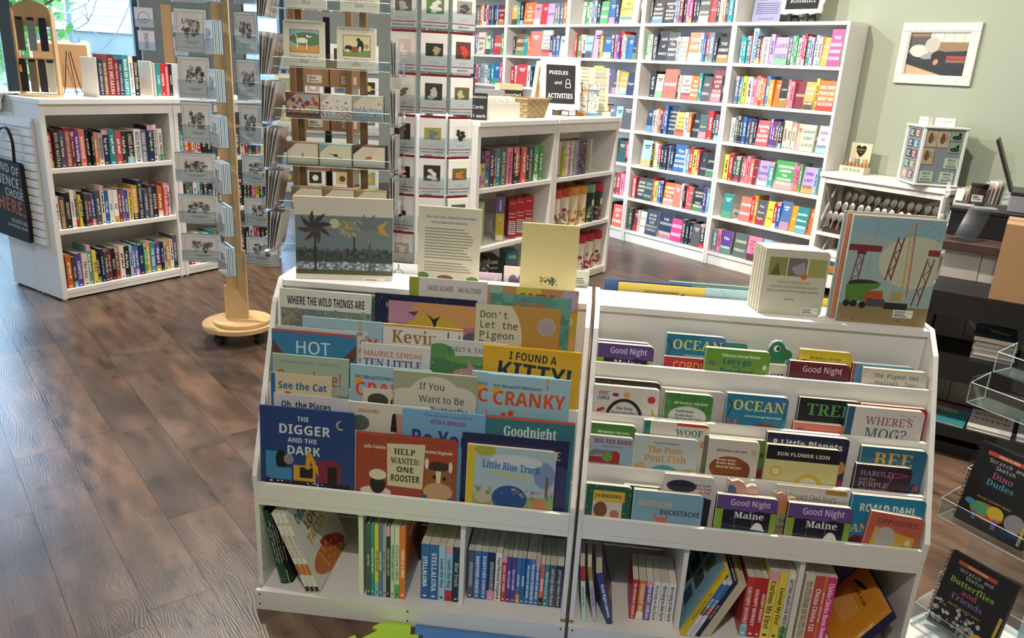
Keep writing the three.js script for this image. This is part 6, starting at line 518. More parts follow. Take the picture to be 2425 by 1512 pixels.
// ---------- clear acrylic card spinner with red dividers ----------
{
  const O = [-0.4, 0, -3.38], o = thing('card_spinner', 'clear acrylic card spinner with red divider tabs', 'card rack'); put(o, 'W', O);
  part('base', cyl(0.22, 0.21, 0.03, 0, 0, 0, 40), MAT.black, o); part('pole', cyl(0.018, 0.018, 1.95, 0, 0.03, 0, 16), MAT.chrome, o);
  const facets = [[-0.495 + 0.4, 0.075, -0.22], [-0.372 + 0.4, 0.09, 0.06], [-0.268 + 0.4, 0.06, 0.62]];
  const rowsT = [['RETIREMENT & ALL OCCASION', 'CONGRATULATIONS', 'BIRTHDAY'], ['BABY CONGRATULATIONS', 'CONGRATULATIONS', 'BIRTHDAY'], ['THANK YOU & ALL OCCASION', 'WEDDING/CONGRATS', 'BIRTHDAY & ALL OCCASION'], ['THANK YOU', 'WEDDING/CONGRATS', 'BIRTHDAY & ALL OCCASION'], ['THANK YOU', 'ALL OCCASION', 'FRIENDSHIP & ALL OCCASION'], ['THANK YOU', 'BIRTHDAY', 'BIRTHDAY'], ['LOVE', 'THANK YOU', 'BIRTHDAY']];
  const pics = [['#5a5856', '#a8a49e'], ['#5a7a4a', '#cfcac0'], ['#8a8680', '#4a4846'], ['#c9b4a8', '#e0d2c8'], ['#1f2a22', '#a08a6c'], ['#5a3a34', '#c04038'], ['#c8c4be', '#5a5854'], ['#2e2c2a', '#a8a4a0'], ['#5c5a40', '#b0a884'], ['#2c2624', '#6a5a50'], ['#8a8a4a', '#5a6a7a'], ['#c8c4be', '#2a2826'], ['#141214', '#d8a8a4'], ['#201e1e', '#c4c0ba'], ['#5a5a2a', '#b06a34'], ['#cfcac4', '#1c1a1a'], ['#3a3a3a', '#b8b4ae'], ['#4a5a4a', '#9a968e'], ['#a89a8c', '#c8bfb4'], ['#8a8680', '#2a2826'], ['#6a6a6a', '#c0bcb6']];
  rowsT.forEach((tx, r) => { const v = 1.62 + 0.1645 - r * 0.1645 - 0.15; facets.forEach(([x, z, ry], i) => { const w = 0.106;
    const pk = part('pocket', [bx(-w / 2 - 0.004, w / 2 + 0.004, -0.003, 0.07, 0.0195, 0.021), bx(-w / 2 - 0.004, w / 2 + 0.004, -0.003, -0.0005, 0, 0.0195), bx(-w / 2 - 0.004, -w / 2 - 0.0025, 0, 0.155, 0, 0.0195), bx(w / 2 + 0.0025, w / 2 + 0.004, 0, 0.155, 0, 0.0195)], MAT.acrylic, o); pk.position.set(x, v, z); pk.rotation.y = ry;
    const g = thing('greeting_card', `white photo greeting card, ${ORD[r + 1]} row from top, ${['left', 'middle', 'right'][i]} column of acrylic spinner`, 'card', 'photo cards on the acrylic spinner'); put(g, 'W', [O[0] + x, v + 0.0005, O[2] + z], ry);
    const P = pics[(r * 3 + i) % pics.length], tall = (r + i) % 2; const [geo, pg] = artGeo(w, 0.142, 0.0015, (c, W, H) => { const x0 = W * 0.18, y0 = H * (tall ? 0.16 : 0.24), ww = W * 0.66, hh = H * (tall ? 0.46 : 0.34); c.fillStyle = P[0]; c.fillRect(x0, y0, ww, hh); c.fillStyle = P[1]; let s = r * 31 + i * 7 + 3; for (let k = 0; k < 6; k++) { s = (s * 37 + 11) % 97; c.beginPath(); c.ellipse(x0 + ww * (0.3 + 0.4 * s / 97), y0 + hh * (0.35 + k * 0.1), ww * (0.12 + 0.1 * ((s * 3) % 7) / 7), hh * 0.12, 0, 0, 7); c.save(); c.clip(); c.fillRect(x0, y0, ww, hh); c.restore(); } c.fillStyle = '#8c8984'; c.fillRect(W * 0.3, H * 0.73, W * 0.4, 1); c.fillRect(W * 0.34, H * 0.77, W * 0.3, 1); c.fillStyle = '#b02a34'; c.fillRect(0, H * 0.84, W, H * 0.025); c.fillStyle = '#dedbd6'; c.fillRect(0, H * 0.865, W, H * 0.14); txt(c, tx[i], W / 2, H * 0.93, H * 0.075, '#242226', 's', W * 0.9); }, '#d3d0ca', 900);
    geo.translate(0, 0, 0.018); part('card', geo, pg.mat, g); part('cards_behind', bx(-w / 2, w / 2, 0, 0.146, 0.004, 0.0155), MAT.card, g); part('divider', [bx(-w / 2, w / 2, 0, 0.146, 0.001, 0.003), ], MAT.card, g); part('divider_tab', bx(-w / 2, w / 2, 0.146, 0.156, 0.001, 0.004), M('#a52630', 0.6), g); }); });
  for (const [x, z, ry] of facets) { const b = part('back_panel', bx(-0.057, 0.057, 0.5, 1.98, -0.003, -0.001), MAT.acrylic, o); b.position.set(x, 0, z); b.rotation.y = ry; }
}

// ---------- another card stand farther back, seen between the posts ----------
{
  const st = thing('card_spinner', 'dark-post card stand farther back, seen between calendar rack posts', 'card rack'); put(st, 'W', [-1.3, 0, -5.3], 0.1); part('base', cyl(0.2, 0.2, 0.03, 0, 0, 0, 32), MAT.black, st); part('post', bx(-0.02, 0.02, 0.03, 1.75, -0.03, 0), MAT.blackMetal, st);
  let n = 0; for (let r = 0; r < 5; r++) for (let k = 0; k < 4; k++) { n++; const x = -0.27 + k * 0.18, v = 1.42 - r * 0.2, w = 0.13, h = 0.17; part('pocket', [bx(x - w / 2, x + w / 2, v - 0.004, v + 0.06, 0.022, 0.0235), bx(x - w / 2, x + w / 2, v - 0.004, v - 0.001, 0, 0.022)], MAT.acrylic, st); const g = thing('greeting_card', `white photo card on the far stand, row ${['one', 'two', 'three', 'four', 'five'][r]}, ${ORD[k + 1]} from left`, 'card', 'cards on the far stand'); put(g, 'W', [-1.3, 0, -5.3], 0.1); const [geo, pg] = artGeo(w, h, 0.006, (c, W, H) => { c.fillStyle = ['#8a9a6a', '#a89a94', '#5a6a74', '#2c2c2e', '#b8a86a'][n % 5]; c.fillRect(W * 0.18, H * 0.16, W * 0.64, H * 0.46); c.fillStyle = ['#d8d4c8', '#4a4644', '#c8a040'][n % 3]; c.beginPath(); c.arc(W * 0.5, H * 0.4, W * 0.16, 0, 7); c.fill(); }, '#d8d5ce', 330); geo.translate(x, v, 0.016); part('card', geo, pg.mat, g); }
  part('arm', [0, 1, 2, 3, 4].map((r) => bx(-0.34, 0.34, 1.411 - r * 0.2, 1.4155 - r * 0.2, -0.002, 0.002)), MAT.chrome, st);
}
// ---------- things on the left low bookcases ----------
const chalk = (c, W, H, lines) => { lines.forEach(([s, x, y, z, f]) => txt(c, s, W * x, H * y, H * z, '#e4e2da', f || 's', W * 0.86)); };
{
  const T0 = 1.1955;
  const r = thing('bookmark_rack', 'arched wooden rack hung with bookmarks on left bookcase', 'bookmark rack'); put(r, 'L', [0.15, T0, -0.25], -0.75);
  part('base', cyl(0.115, 0.115, 0.012, 0, 0, 0, 36), MAT.birch, r);
  const arch = []; for (let i = 0; i <= 12; i++) { const a = Math.PI * i / 12; arch.push([0.105 * Math.cos(a), 0.46 + 0.07 * Math.sin(a)]); } part('arch_board', ext([[-0.105, 0.39], [0.105, 0.39], ...arch], 0.012).translate(0, 0, -0.006), MAT.birch, r);
  for (const x of [-0.1, 0.1]) part('side_post', bx(x - 0.006, x + 0.006, 0.012, 0.47, -0.045, 0.02, 0.002), MAT.birch, r); part('crossbar', bx(-0.095, 0.095, 0.2, 0.215, -0.01, 0.004), MAT.birch, r);
  for (const [x, y] of [[-0.06, 0.44], [0, 0.44], [0.06, 0.44], [-0.07, 0.21], [-0.02, 0.21], [0.03, 0.21], [0.075, 0.21]]) part('hook', rod([x, y, 0], [x, y + 0.008, 0.04], 0.0018), MAT.chrome, r);
  const bm = [[-0.06, 0.44, '#6a5a4a', 'brown bookmark'], [0, 0.44, '#8a9290', 'grey bookmark'], [0.06, 0.44, '#2c2a3c', 'dark blue bookmark'], [-0.07, 0.21, '#2a2622', 'black bookmark with orange tassel'], [-0.02, 0.21, '#7a6a58', 'patterned brown bookmark'], [0.03, 0.21, '#34343c', 'charcoal bookmark'], [0.075, 0.21, '#c4c4b4', 'pale floral bookmark']];
  bm.forEach(([x, y, col, lab], i) => { const g = thing('bookmark', `${lab} in ${i < 3 ? 'upper' : 'lower'} row of the arched wooden rack`, 'bookmark', 'bookmarks on the wooden rack'); put(g, 'L', [0.15, T0, -0.25], -0.75); part('sleeve', bx(x - 0.02, x + 0.02, y - 0.185, y - 0.018, 0.03, 0.034), M(col, 0.35), g); part('hanger', bx(x - 0.018, x + 0.018, y - 0.018, y - 0.0015, 0.028, 0.036, 0.002), MAT.black, g); if (i === 3) part('tassel', cyl(0.008, 0.005, 0.04, x - 0.012, y - 0.075, 0.039, 8), M('#d0862a', 0.8), g); });
  // framed board on a wire easel, seen from behind
  const fr = thing('framed_board', 'framed board seen from its plain brown back, scalloped white edge', 'framed board'); put(fr, 'L', [0.42, T0 + 0.02, -0.5], -0.35, -0.12);
  const sc = []; for (let i = 0; i <= 16; i++) sc.push([0.17 - 0.34 * i / 16, 0.3 + 0.012 * Math.sin(i * 1.2)]); part('frame', ext([[-0.17, 0], [0.17, 0], ...sc], 0.012), MAT.cream, fr); part('backing_board', bx(-0.15, 0.15, 0.02, 0.28, 0.012, 0.016), MAT.kraft, fr);
  const ez = thing('wire_easel', 'black wire easel behind the framed board', 'easel'); put(ez, 'L', [0.43, T0, -0.42], -0.35); part('wire', [tube([[-0.07, 0.003, 0.06], [-0.05, 0.02, 0.0], [-0.01, 0.26, -0.045]], 0.0025), tube([[0.07, 0.003, 0.06], [0.05, 0.02, 0.0], [0.01, 0.26, -0.045]], 0.0025), rod([0, 0.25, -0.04], [0, 0.003, 0.12], 0.0025)], MAT.blackMetal, ez);
  // whitewashed book crate
  const wash = M('#dad5c8', 0.75), cr = thing('book_crate', 'whitewashed wooden book crate on left bookcase', 'crate'); put(cr, 'L', [0.42, T0, -0.29]); part('end_panel', bx(0, 0.012, 0.012, 0.235, 0, 0.17, 0.003), wash, cr); part('end_panel', bx(0.36, 0.372, 0.012, 0.225, 0, 0.17, 0.003), wash, cr); part('base_board', bx(0, 0.372, 0, 0.012, 0, 0.18), wash, cr); part('back_board', bx(0.012, 0.36, 0.012, 0.12, 0, 0.01), wash, cr);
  const cr2 = thing('book_crate', 'smaller white wooden bookend crate beside the long one', 'crate'); put(cr2, 'L', [0.8, T0, -0.29]); part('end_panel', bx(0, 0.012, 0.012, 0.215, 0, 0.17, 0.003), wash, cr2); part('end_panel', bx(0.2, 0.212, 0.012, 0.215, 0, 0.17, 0.003), wash, cr2); part('base_board', bx(0, 0.212, 0, 0.012, 0, 0.18), wash, cr2);
  const LT = [['n', 0.028, 0.212, 'BLADE BREAKER'], ['u', 0.03, 0.212, 'REALM BREAKER'], ['a', 0.045, 0.243, 'FATE BREAKER'], ['a', 0.024, 0.215, 'THE FINAL EMPIRE'], ['n', 0.03, 0.215, 'THE FAMILIAR'], ['t', 0.04, 0.243, 'BOOK OF LIGHT'], ['w', 0.03, 0.24, 'Ruthless Vows'], ['k', 0.034, 0.24, 'Divine Rivals'], ['t', 0.03, 0.2, 'LOST'], ['r', 0.03, 0.2, 'EMBER'], ['r', 0.03, 0.2, 'FOURTEENTH DAY'], ['k', 0.024, 0.2, 'NIGHT']]; let u = 0.42 + 0.0125;
  LT.forEach(([c, t, h, s], i) => { if (i === 8) u = 0.8125; const o = book('hardcover_book', 0.15, h, t - 0.001, { kind: 'hard', ppm: 700, noFront: true, front: { bg: HEX[c] }, spine: { bg: HEX[c], draw: (x, W, H) => spineArt(x, W, H, c, s, 3) } }, `${CNAME[c]} hardcover in the white crates on left bookcase, ${ORD[i + 1]} from left`, 'hardcovers in the white crates'); spineOut(o, 'L', u, t - 0.001, T0 + 0.0124, -0.115, 0); u += t; });
  // leaf-print runner over the end, slat panel and tote
  const [ra] = alloc([[220, 220]]); paint(ra, '#d6cfbd', (c, W, H) => { let s = 5; const R = () => { s = (s * 16807) % 2147483647; return s / 2147483647; }; for (let i = 0; i < 110; i++) { c.fillStyle = ['#6a4038', '#7a7444', '#4a5a4a', '#8a6a4a', '#59424a'][i % 5]; c.save(); c.translate(R() * W, R() * H); c.rotate(R() * 6); c.beginPath(); c.ellipse(0, 0, 9, 3.6, 0, 0, 7); c.fill(); c.restore(); } });
  const ruv = uvr(ra), prof = [[0.25, 0.002], [0.02, 0.002], [-0.012, -0.002], [-0.024, -0.03], [-0.028, -0.1], [-0.034, -0.1], [-0.03, -0.03], [-0.016, 0.006], [0.02, 0.0075], [0.25, 0.0075]]; const rg = new THREE.ExtrudeGeometry(new THREE.Shape(prof.map((p) => new THREE.Vector2(...p))), { depth: 0.225, bevelEnabled: false }); { const uv = rg.attributes.uv, p = rg.attributes.position; for (let i = 0; i < uv.count; i++) uv.setXY(i, ruv[0] + (ruv[2] - ruv[0]) * Math.min(1, Math.max(0, p.getZ(i) / 0.225)), ruv[1] + (ruv[3] - ruv[1]) * Math.min(1, Math.max(0, (p.getX(i) + 0.034 - Math.min(0, p.getY(i))) / 0.4))); }
  const run = solo('table_runner', rg, ra.pg.matte, 'cream cloth runner printed with leaves, draped over bookcase end', 'cloth'); put(run, 'L', [0, T0, -0.595]);
  const sw = thing('slat_panel', 'white slatted panel on the end of the left bookcase', 'slat panel'); put(sw, 'L', [0, 0, 0]); part('backing', bx(-0.008, -0.001, 0.33, 1.08, -0.5, -0.08), MAT.white, sw); for (let i = 0; i < 15; i++) part('slat', bx(-0.02, -0.008, 0.335 + i * 0.0495, 0.375 + i * 0.0495, -0.5, -0.085, 0.002), MAT.whiteRim, sw);
  part('hook', rod([-0.02, 1.0, -0.3], [-0.07, 1.005, -0.3], 0.003), MAT.chrome, sw);
  const tt = thing('tote_bag', 'black tote bag with white and orange lettering hung on slat panel', 'bag'); put(tt, 'L', [-0.035, 0, -0.42], -Math.PI / 2);
  const pts = [[-0.24, 0.345], [0.2, 0.335], [0.215, 0.5], [0.205, 0.8], [0.19, 0.812], [-0.23, 0.825], [-0.235, 0.6]]; const [ta, tb] = alloc([[400, 430], [4, 4]]); paint(ta, '#17181c', (c, W, H) => { const w = '#bdb9b0'; txt(c, 'A KIND OF', W * 0.94, H * 0.14, H * 0.15, w, 's', 0, 'right', 0.1); txt(c, 'SCIENCE,', W * 0.96, H * 0.29, H * 0.17, w, 's', 0, 'right', 0.08); txt(c, 'CHOSE', W * 0.97, H * 0.43, H * 0.14, w, 's', 0, 'right', 0.06); txt(c, 'HERE.', W * 0.99, H * 0.6, H * 0.25, '#b85a2c', 's', 0, 'right', 0.08); txt(c, 'CELESTE NG', W * 0.98, H * 0.77, H * 0.07, w, 's', 0, 'right', 0.03); txt(c, 'OUR MISSING HEARTS', W * 1.0, H * 0.84, H * 0.05, w, 's', 0, 'right', 0.03); }); paint(tb, '#17181c');
  part('bag_body', slab(pts, -0.012, 0.012, uvr(ta), uvr(tb), uvr(tb)), ta.pg.matte, tt); part('strap', [tube([[-0.12, 0.81, 0.006], [-0.06, 0.95, 0.012], [0.12, 1.012, 0.014], [0.16, 0.95, 0.012], [0.14, 0.81, 0.006]], 0.009, 6, 24)], MAT.black, tt);
  // cards seen far behind, on another stand by the window
  const st = thing('card_spinner', 'kraft-post card stand by the window, behind the wooden spinner', 'card rack'); put(st, 'W', [-2.75, 0, -6.25], 0.3); part('base', cyl(0.2, 0.2, 0.03, 0, 0, 0, 32), MAT.black, st); part('post', bx(-0.035, 0.035, 0.03, 1.82, -0.02, 0.01), MAT.kraft, st);
  [['smile', -0.155, 1.649, 0.128, 0.139], ['MAINE', -0.15, 1.485, 0.115, 0.14], ['shell', 0.09, 1.62, 0.1, 0.15], ['boat', 0.09, 1.45, 0.1, 0.14]].forEach(([k, x, v, w, h], i) => { part('pocket', bx(x - w / 2 - 0.004, x + w / 2 + 0.004, v - 0.004, v + 0.06, 0.024, 0.026), MAT.acrylic, st); part('pocket_arm', bx(Math.min(x, 0), Math.max(x, 0), v - 0.008, v - 0.0045, 0, 0.026), MAT.acrylic, st); const [geo, pg] = artGeo(w, h, 0.008, (c, W, H) => { c.strokeStyle = '#3a3a3c'; c.lineWidth = W * 0.04; if (i === 0) { c.setLineDash([W * 0.04, W * 0.03]); c.beginPath(); c.arc(W / 2, H / 2, W * 0.3, 0, 7); c.stroke(); c.setLineDash([]); c.beginPath(); c.arc(W / 2, H / 2, W * 0.14, 0.4, 2.7); c.stroke(); } else if (i === 1) txt(c, 'MAINE', W / 2, H / 2, W * 0.36, '#3a3a3c', 'r', H * 0.86, 'center', -Math.PI / 2); else { c.beginPath(); c.arc(W / 2, H / 2, W * 0.2, 0, 5); c.stroke(); } }, '#bfbcc4'); geo.translate(x, v, 0.02); const g = thing('greeting_card', ['grey card with a dotted smiley face, by the window', 'grey card reading MAINE sideways, by the window', 'grey card with a ring mark, right side of window stand', 'grey card with curl mark, lower right of window stand'][i], 'card', 'cards on the stand by the window'); put(g, 'W', [-2.75, 0, -6.25], 0.3); part('card', geo, pg.mat, g); });
}
// ---------- centre bookcase ----------
{
  const T0 = 1.1955, wash = M('#d8d2c4', 0.8);
  const box = (name, u, v, w, sx, sy, sz, draw, bg, label, cat, group, ry = 0, rx = 0, ppm = 500, sideDraw, fr = 'P', sideBg) => { const g = thing(name, label, cat, group); put(g, fr, [u + sx / 2, v, w], ry, rx); const [a, b, s] = alloc([[sx * ppm, sy * ppm], [4, 4], sideDraw ? [sz * ppm, sy * ppm] : [4, 4]]); paint(a, bg, draw); paint(b, lighten(bg, -0.08)); paint(s, sideBg || lighten(bg, -0.05), sideDraw); part('box', slab(rect(-sx / 2, sx / 2, 0, sy), -sz, 0, uvr(a), uvr(b), uvr(b)), a.pg.mat, g); if (sideDraw) { const q = slab(rect(0, sz, 0, sy), 0, 0.0006, uvr(s), uvr(b), uvr(b)); q.rotateY(Math.PI / 2); q.translate(sx / 2, 0, 0); part('side_print', q, a.pg.mat, g); } return g; };
  // top row, left bay: boxed set with grid of pictures
  box('boxed_set', -1.638, 0.8004, -0.03, 0.12, 0.22, 0.15, (c, W, H) => { const cs = ['#3a4a6a', '#2f2c3a', '#b8504a', '#d8d0c4', '#c8b04a', '#5a6a9a', '#2f3c5c', '#c88aa0', '#5a8a7a']; for (let i = 0; i < 9; i++) { c.fillStyle = cs[i]; c.fillRect((i % 3) * W / 3, Math.floor(i / 3) * H / 3, W / 3, H / 3); c.fillStyle = cs[(i + 4) % 9]; c.beginPath(); c.arc((i % 3 + 0.5) * W / 3, (Math.floor(i / 3) + 0.5) * H / 3, W * 0.1, 0, 7); c.fill(); } }, '#3a4a6a', 'boxed set with a grid of bright little pictures on top shelf', 'box');
  // top row, right bay: bookends and floral notebooks
  for (const [u, lab] of [[-0.71, 'pale wooden bookend left of the floral notebooks'], [-0.3, 'pale wooden bookend right of the floral notebooks']]) { const b = thing('bookend', lab, 'bookend', 'wooden bookends'); put(b, 'P', [u, 0.8004, -0.22]); part('upright', bx(0, 0.012, 0.012, 0.24, 0, 0.17, 0.003), wash, b); part('foot', bx(u < -0.5 ? 0 : -0.12, u < -0.5 ? 0.13 : 0.012, 0, 0.004, 0, 0.17), wash, b); }
  let u = -0.695; ['#b8b04a', '#d8c8c0', '#b8688a', '#cfc4b8', '#5a9a6a', '#a888b8', '#4a6a9a', '#201e22', '#2a2428', '#201e22', '#2a2428'].forEach((col, i) => { const t = i < 3 ? 0.032 : 0.024; const o = book('notebook', 0.15, i ? 0.235 : 0.2, t, { kind: 'soft', ppm: 520, noFront: true, front: { bg: col }, spine: { bg: col, draw: (c, W, H) => ops(c, W, W, [['d', i > 6 ? '#a83a44,#d8ccc0' : '#a8485a,#5a8a4a,#d8c8b8', 30, 3 + i, 0, 0, 1, H / W, 0.14]]) } }, `${i > 6 ? 'black' : ['olive', 'cream', 'pink', 'beige', 'green', 'lilac', 'blue'][i]} floral notebook between the wooden bookends, ${ORD[i + 1]} from left`, 'floral notebooks'); spineOut(o, 'P', u, t, 0.8046, -0.03); u += t + 0.001; });
  // middle row, left bay
  box('puzzle_box', -1.575, 0.4354, -0.06, 0.05, 0.27, 0.16, (c, W, H) => { txt(c, 'Green City', W / 2, H * 0.4, W * 0.34, '#33402c', 's', H * 0.6, 'center', Math.PI / 2); }, '#9ab886', 'pale green puzzle box standing on end', 'puzzle box', 'puzzle boxes', -0.75, 0, 600, (c, W, H) => ops(c, W, W, [['d', '#5a6a8a,#8a6a4a,#4a7a5a,#a88a9a', 80, 4, 0.1, 0.2, 0.8, 0.9, 0.05]]));
  box('puzzle_box', -1.385, 0.4354, -0.05, 0.055, 0.29, 0.1, (c, W, H) => { c.fillStyle = '#b8a838'; c.fillRect(0, H * 0.38, W, H); c.fillStyle = '#d8cfe4'; c.fillRect(W * 0.42, H * 0.08, W * 0.14, H * 0.24); txt(c, '500', W / 2, H * 0.5, W * 0.3, '#d8d09a', 's', H * 0.2, 'center', Math.PI / 2); c.fillStyle = '#d8d4c4'; c.fillRect(W * 0.1, H * 0.86, W * 0.8, H * 0.12); }, '#6c5a8a', 'tall purple and olive puzzle box', 'puzzle box', 'puzzle boxes', -0.9, 0, 600);
  [[-1.245, '#a82430'], [-1.155, '#b02834'], [-1.062, '#b42a34']].forEach(([x, col], i) => box('puzzle_box', x, 0.4354, -0.055, 0.055, 0.255, 0.14, (c, W, H) => { txt(c, 'BANNED', W / 2, H * 0.36, W * 0.22, '#e6d8d4', 's', W * 0.9); txt(c, 'BOOKS', W / 2, H * 0.45, W * 0.22, '#e6d8d4', 's', W * 0.9); txt(c, '500 PIECE', W / 2, H * 0.1, W * 0.14, '#e6d8d4', 's', W * 0.9); c.fillStyle = '#e4e0d8'; c.fillRect(W * 0.1, H * 0.55, W * 0.8, H * 0.34); c.fillStyle = '#2a2428'; for (let k = 0; k < 6; k++) c.fillRect(W * 0.16, H * (0.58 + k * 0.05), W * 0.68, H * 0.02); }, col, `red banned-books puzzle box, ${ORD[i + 1]} of three`, 'puzzle box', 'red puzzle boxes', -0.75, 0, 600, (c, W, H) => { txt(c, 'BANNED BOOKS', W / 2, H * 0.1, W * 0.13, '#b03a3c', 's', W * 0.9); for (let k = 0; k < 20; k++) { c.fillStyle = ['#2a2a34', '#b03a3c', '#3a6a8a', '#5a8a4a', '#c8a040'][k % 5]; c.fillRect(W * (0.14 + (k % 2) * 0.4), H * (0.2 + Math.floor(k / 2) * 0.07), W * 0.3, H * 0.05); } }, 'P', '#d6d2ca'));
  // bottom row, left bay
  box('puzzle_box', -1.56, 0.0664, -0.04, 0.1, 0.27, 0.14, (c, W, H) => ops(c, W, W, [['d', '#2f4a5a,#5a7a4a,#8a5a44,#3a5a3a,#b8b49a', 90, 7, 0, 0, 1, 2.6, 0.08]]), '#2c3438', 'dark painted-landscape puzzle box on bottom shelf', 'puzzle box', 'puzzle boxes', 0, 0, 600);
  box('puzzle_box', -1.42, 0.0664, -0.07, 0.08, 0.26, 0.16, (c, W, H) => { txt(c, '1000', W / 2, H * 0.12, W * 0.34, '#cfc48a', 's', W * 0.9); txt(c, 'PUZZLE', W / 2, H * 0.26, W * 0.22, '#cfc48a', 's', W * 0.9); ops(c, W, W, [['d', '#a83a34,#4a7a4a,#c8b89a,#2a2a2a', 60, 4, 0, 1.1, 1, 1.5, 0.07]]); }, '#1d2424', 'black 1000-piece puzzle box on bottom shelf', 'puzzle box', 'puzzle boxes', -0.6, 0, 600);
  box('puzzle_box', -1.22, 0.0664, -0.07, 0.09, 0.27, 0.14, (c, W, H) => { txt(c, '500', W / 2, H * 0.14, W * 0.36, '#d8d8c8', 's', W * 0.9); c.fillStyle = '#9a3a6a'; c.fillRect(0, H * 0.32, W, H * 0.1); c.fillStyle = '#2a2a4a'; c.fillRect(0, H * 0.5, W, H * 0.5); }, '#3a7a74', 'teal 500-piece puzzle box on bottom shelf', 'puzzle box', 'puzzle boxes', -0.6, 0, 600);
  // puzzle tubes
  const tubeThing = (u, v, w, h, r, lid, body, spots, label) => { const g = thing('puzzle_tube', label, 'puzzle tube', 'round puzzle tubes'); put(g, 'P', [u, v, w], -1.1); const [a] = alloc([[140, 150]]); paint(a, body, (c, W, H) => { ops(c, W, W, [['d', spots, 46, Math.round(u * -1000 + 7), 0, 0.45, 1, 0.6, 0.05]]); for (const x of [0.25, 0.75]) { c.fillStyle = '#d9cfb4'; c.fillRect(W * (x - 0.12), H * 0.24, W * 0.24, H * 0.2); c.fillStyle = '#6a5a44'; c.fillRect(W * (x - 0.08), H * 0.3, W * 0.16, 2); c.fillRect(W * (x - 0.06), H * 0.36, W * 0.12, 2);  } }); const U = uvr(a); const b = new THREE.CylinderGeometry(r, r, h * 0.8, 36, 1, true); b.translate(0, h * 0.4, 0); const uv = b.attributes.uv; for (let i = 0; i < uv.count; i++) uv.setXY(i, U[0] + uv.getX(i) * (U[2] - U[0]), U[1] + uv.getY(i) * (U[3] - U[1])); part('tube', b, a.pg.mat, g); part('lid', [cyl(r + 0.002, r + 0.002, h * 0.2, 0, h * 0.8, 0, 36)], M(lid, 0.5), g); part('bottom', cyl(r - 0.001, r - 0.001, 0.003, 0, 0, 0, 36), M(body, 0.6), g); };
  const L = ['#b8402c', '#c98a2c', '#6a9a80', '#a82434'], F = '#b8583a,#6a7a44,#7a4a6a', G = '#7a8a4a,#b88a4a,#a85a34';
  [[-0.72, L[0], '#d6cbb0', F, 'cream puzzle tube with red lid, leftmost of the front row'], [-0.605, L[0], '#d6cbb0', F, 'cream flower puzzle tube with red lid, second of the front row'], [-0.49, L[1], '#d8c69c', G, 'cream puzzle tube with orange lid, third of the front row'], [-0.375, L[1], '#d8c69c', G, 'beehive puzzle tube with orange lid, fourth of the front row'], [-0.26, L[2], '#26302e', '#6a8a5a,#b8a48a,#4a6a5a', 'dark puzzle tube with sage green lid'], [-0.14, L[3], '#263a38', '#b84a5a,#5a8a5a,#9a7a4a', 'dark peacock puzzle tube with crimson lid']].forEach(([x, a, b, c, l], i) => tubeThing(x, 0.4354, -0.065, 0.275, 0.047, a, b, c, l));
  [[-0.66, L[0], 'red'], [-0.52, L[1], 'orange'], [-0.36, L[1], 'second orange'], [-0.22, L[3], 'crimson']].forEach(([x, a, n]) => tubeThing(x, 0.4354, -0.18, 0.275, 0.047, a, '#d6cbb0', F, `puzzle tube in the back row, ${n} lid`));
  [[-0.34, 'left'], [-0.22, 'middle'], [-0.1, 'right']].forEach(([x, n]) => tubeThing(x, 0.0664, -0.065, 0.27, 0.047, L[3], '#d8cfb8', '#b03a5a,#4a5a4a,#a83a4a', `cream red-flower puzzle tube on bottom shelf, ${n} of three in front`)); tubeThing(-0.2, 0.0664, -0.18, 0.27, 0.047, L[3], '#d8cfb8', '#b03a5a', 'red-lidded puzzle tube at back of bottom shelf');
  // ---- on top ----
  const cr = thing('card_crate', 'whitewashed wooden crate filled with cream cards', 'crate'); put(cr, 'P', [-1.32, T0, -0.16], -0.12); for (const z of [0.07, -0.08]) part('long_side', bx(-0.15, 0.15, 0.004, 0.1, z - 0.005, z + 0.005, 0.002), wash, cr); for (const x of [-0.145, 0.145]) part('short_side', bx(x - 0.005, x + 0.005, 0.004, 0.1, -0.075, 0.065, 0.002), wash, cr); part('bottom', bx(-0.15, 0.15, 0, 0.004, -0.085, 0.075), wash, cr);
  for (let i = 0; i < 14; i++) { const c = solo('note_card', bx(-0.0035, 0.0035, 0, 0.128 - (i % 3) * 0.004, -0.065, 0.055), i % 2 ? MAT.cream : MAT.paper, `cream note card filed in whitewashed crate, ${ORD[i + 1]} from left`, 'card', 'cream cards in the crate'); put(c, 'P', [-1.32 + (-0.125 + i * 0.019) * 0.993, T0 + 0.005, -0.16 + 0.12 * (-0.125 + i * 0.019)], -0.12, 0, 0.04); }
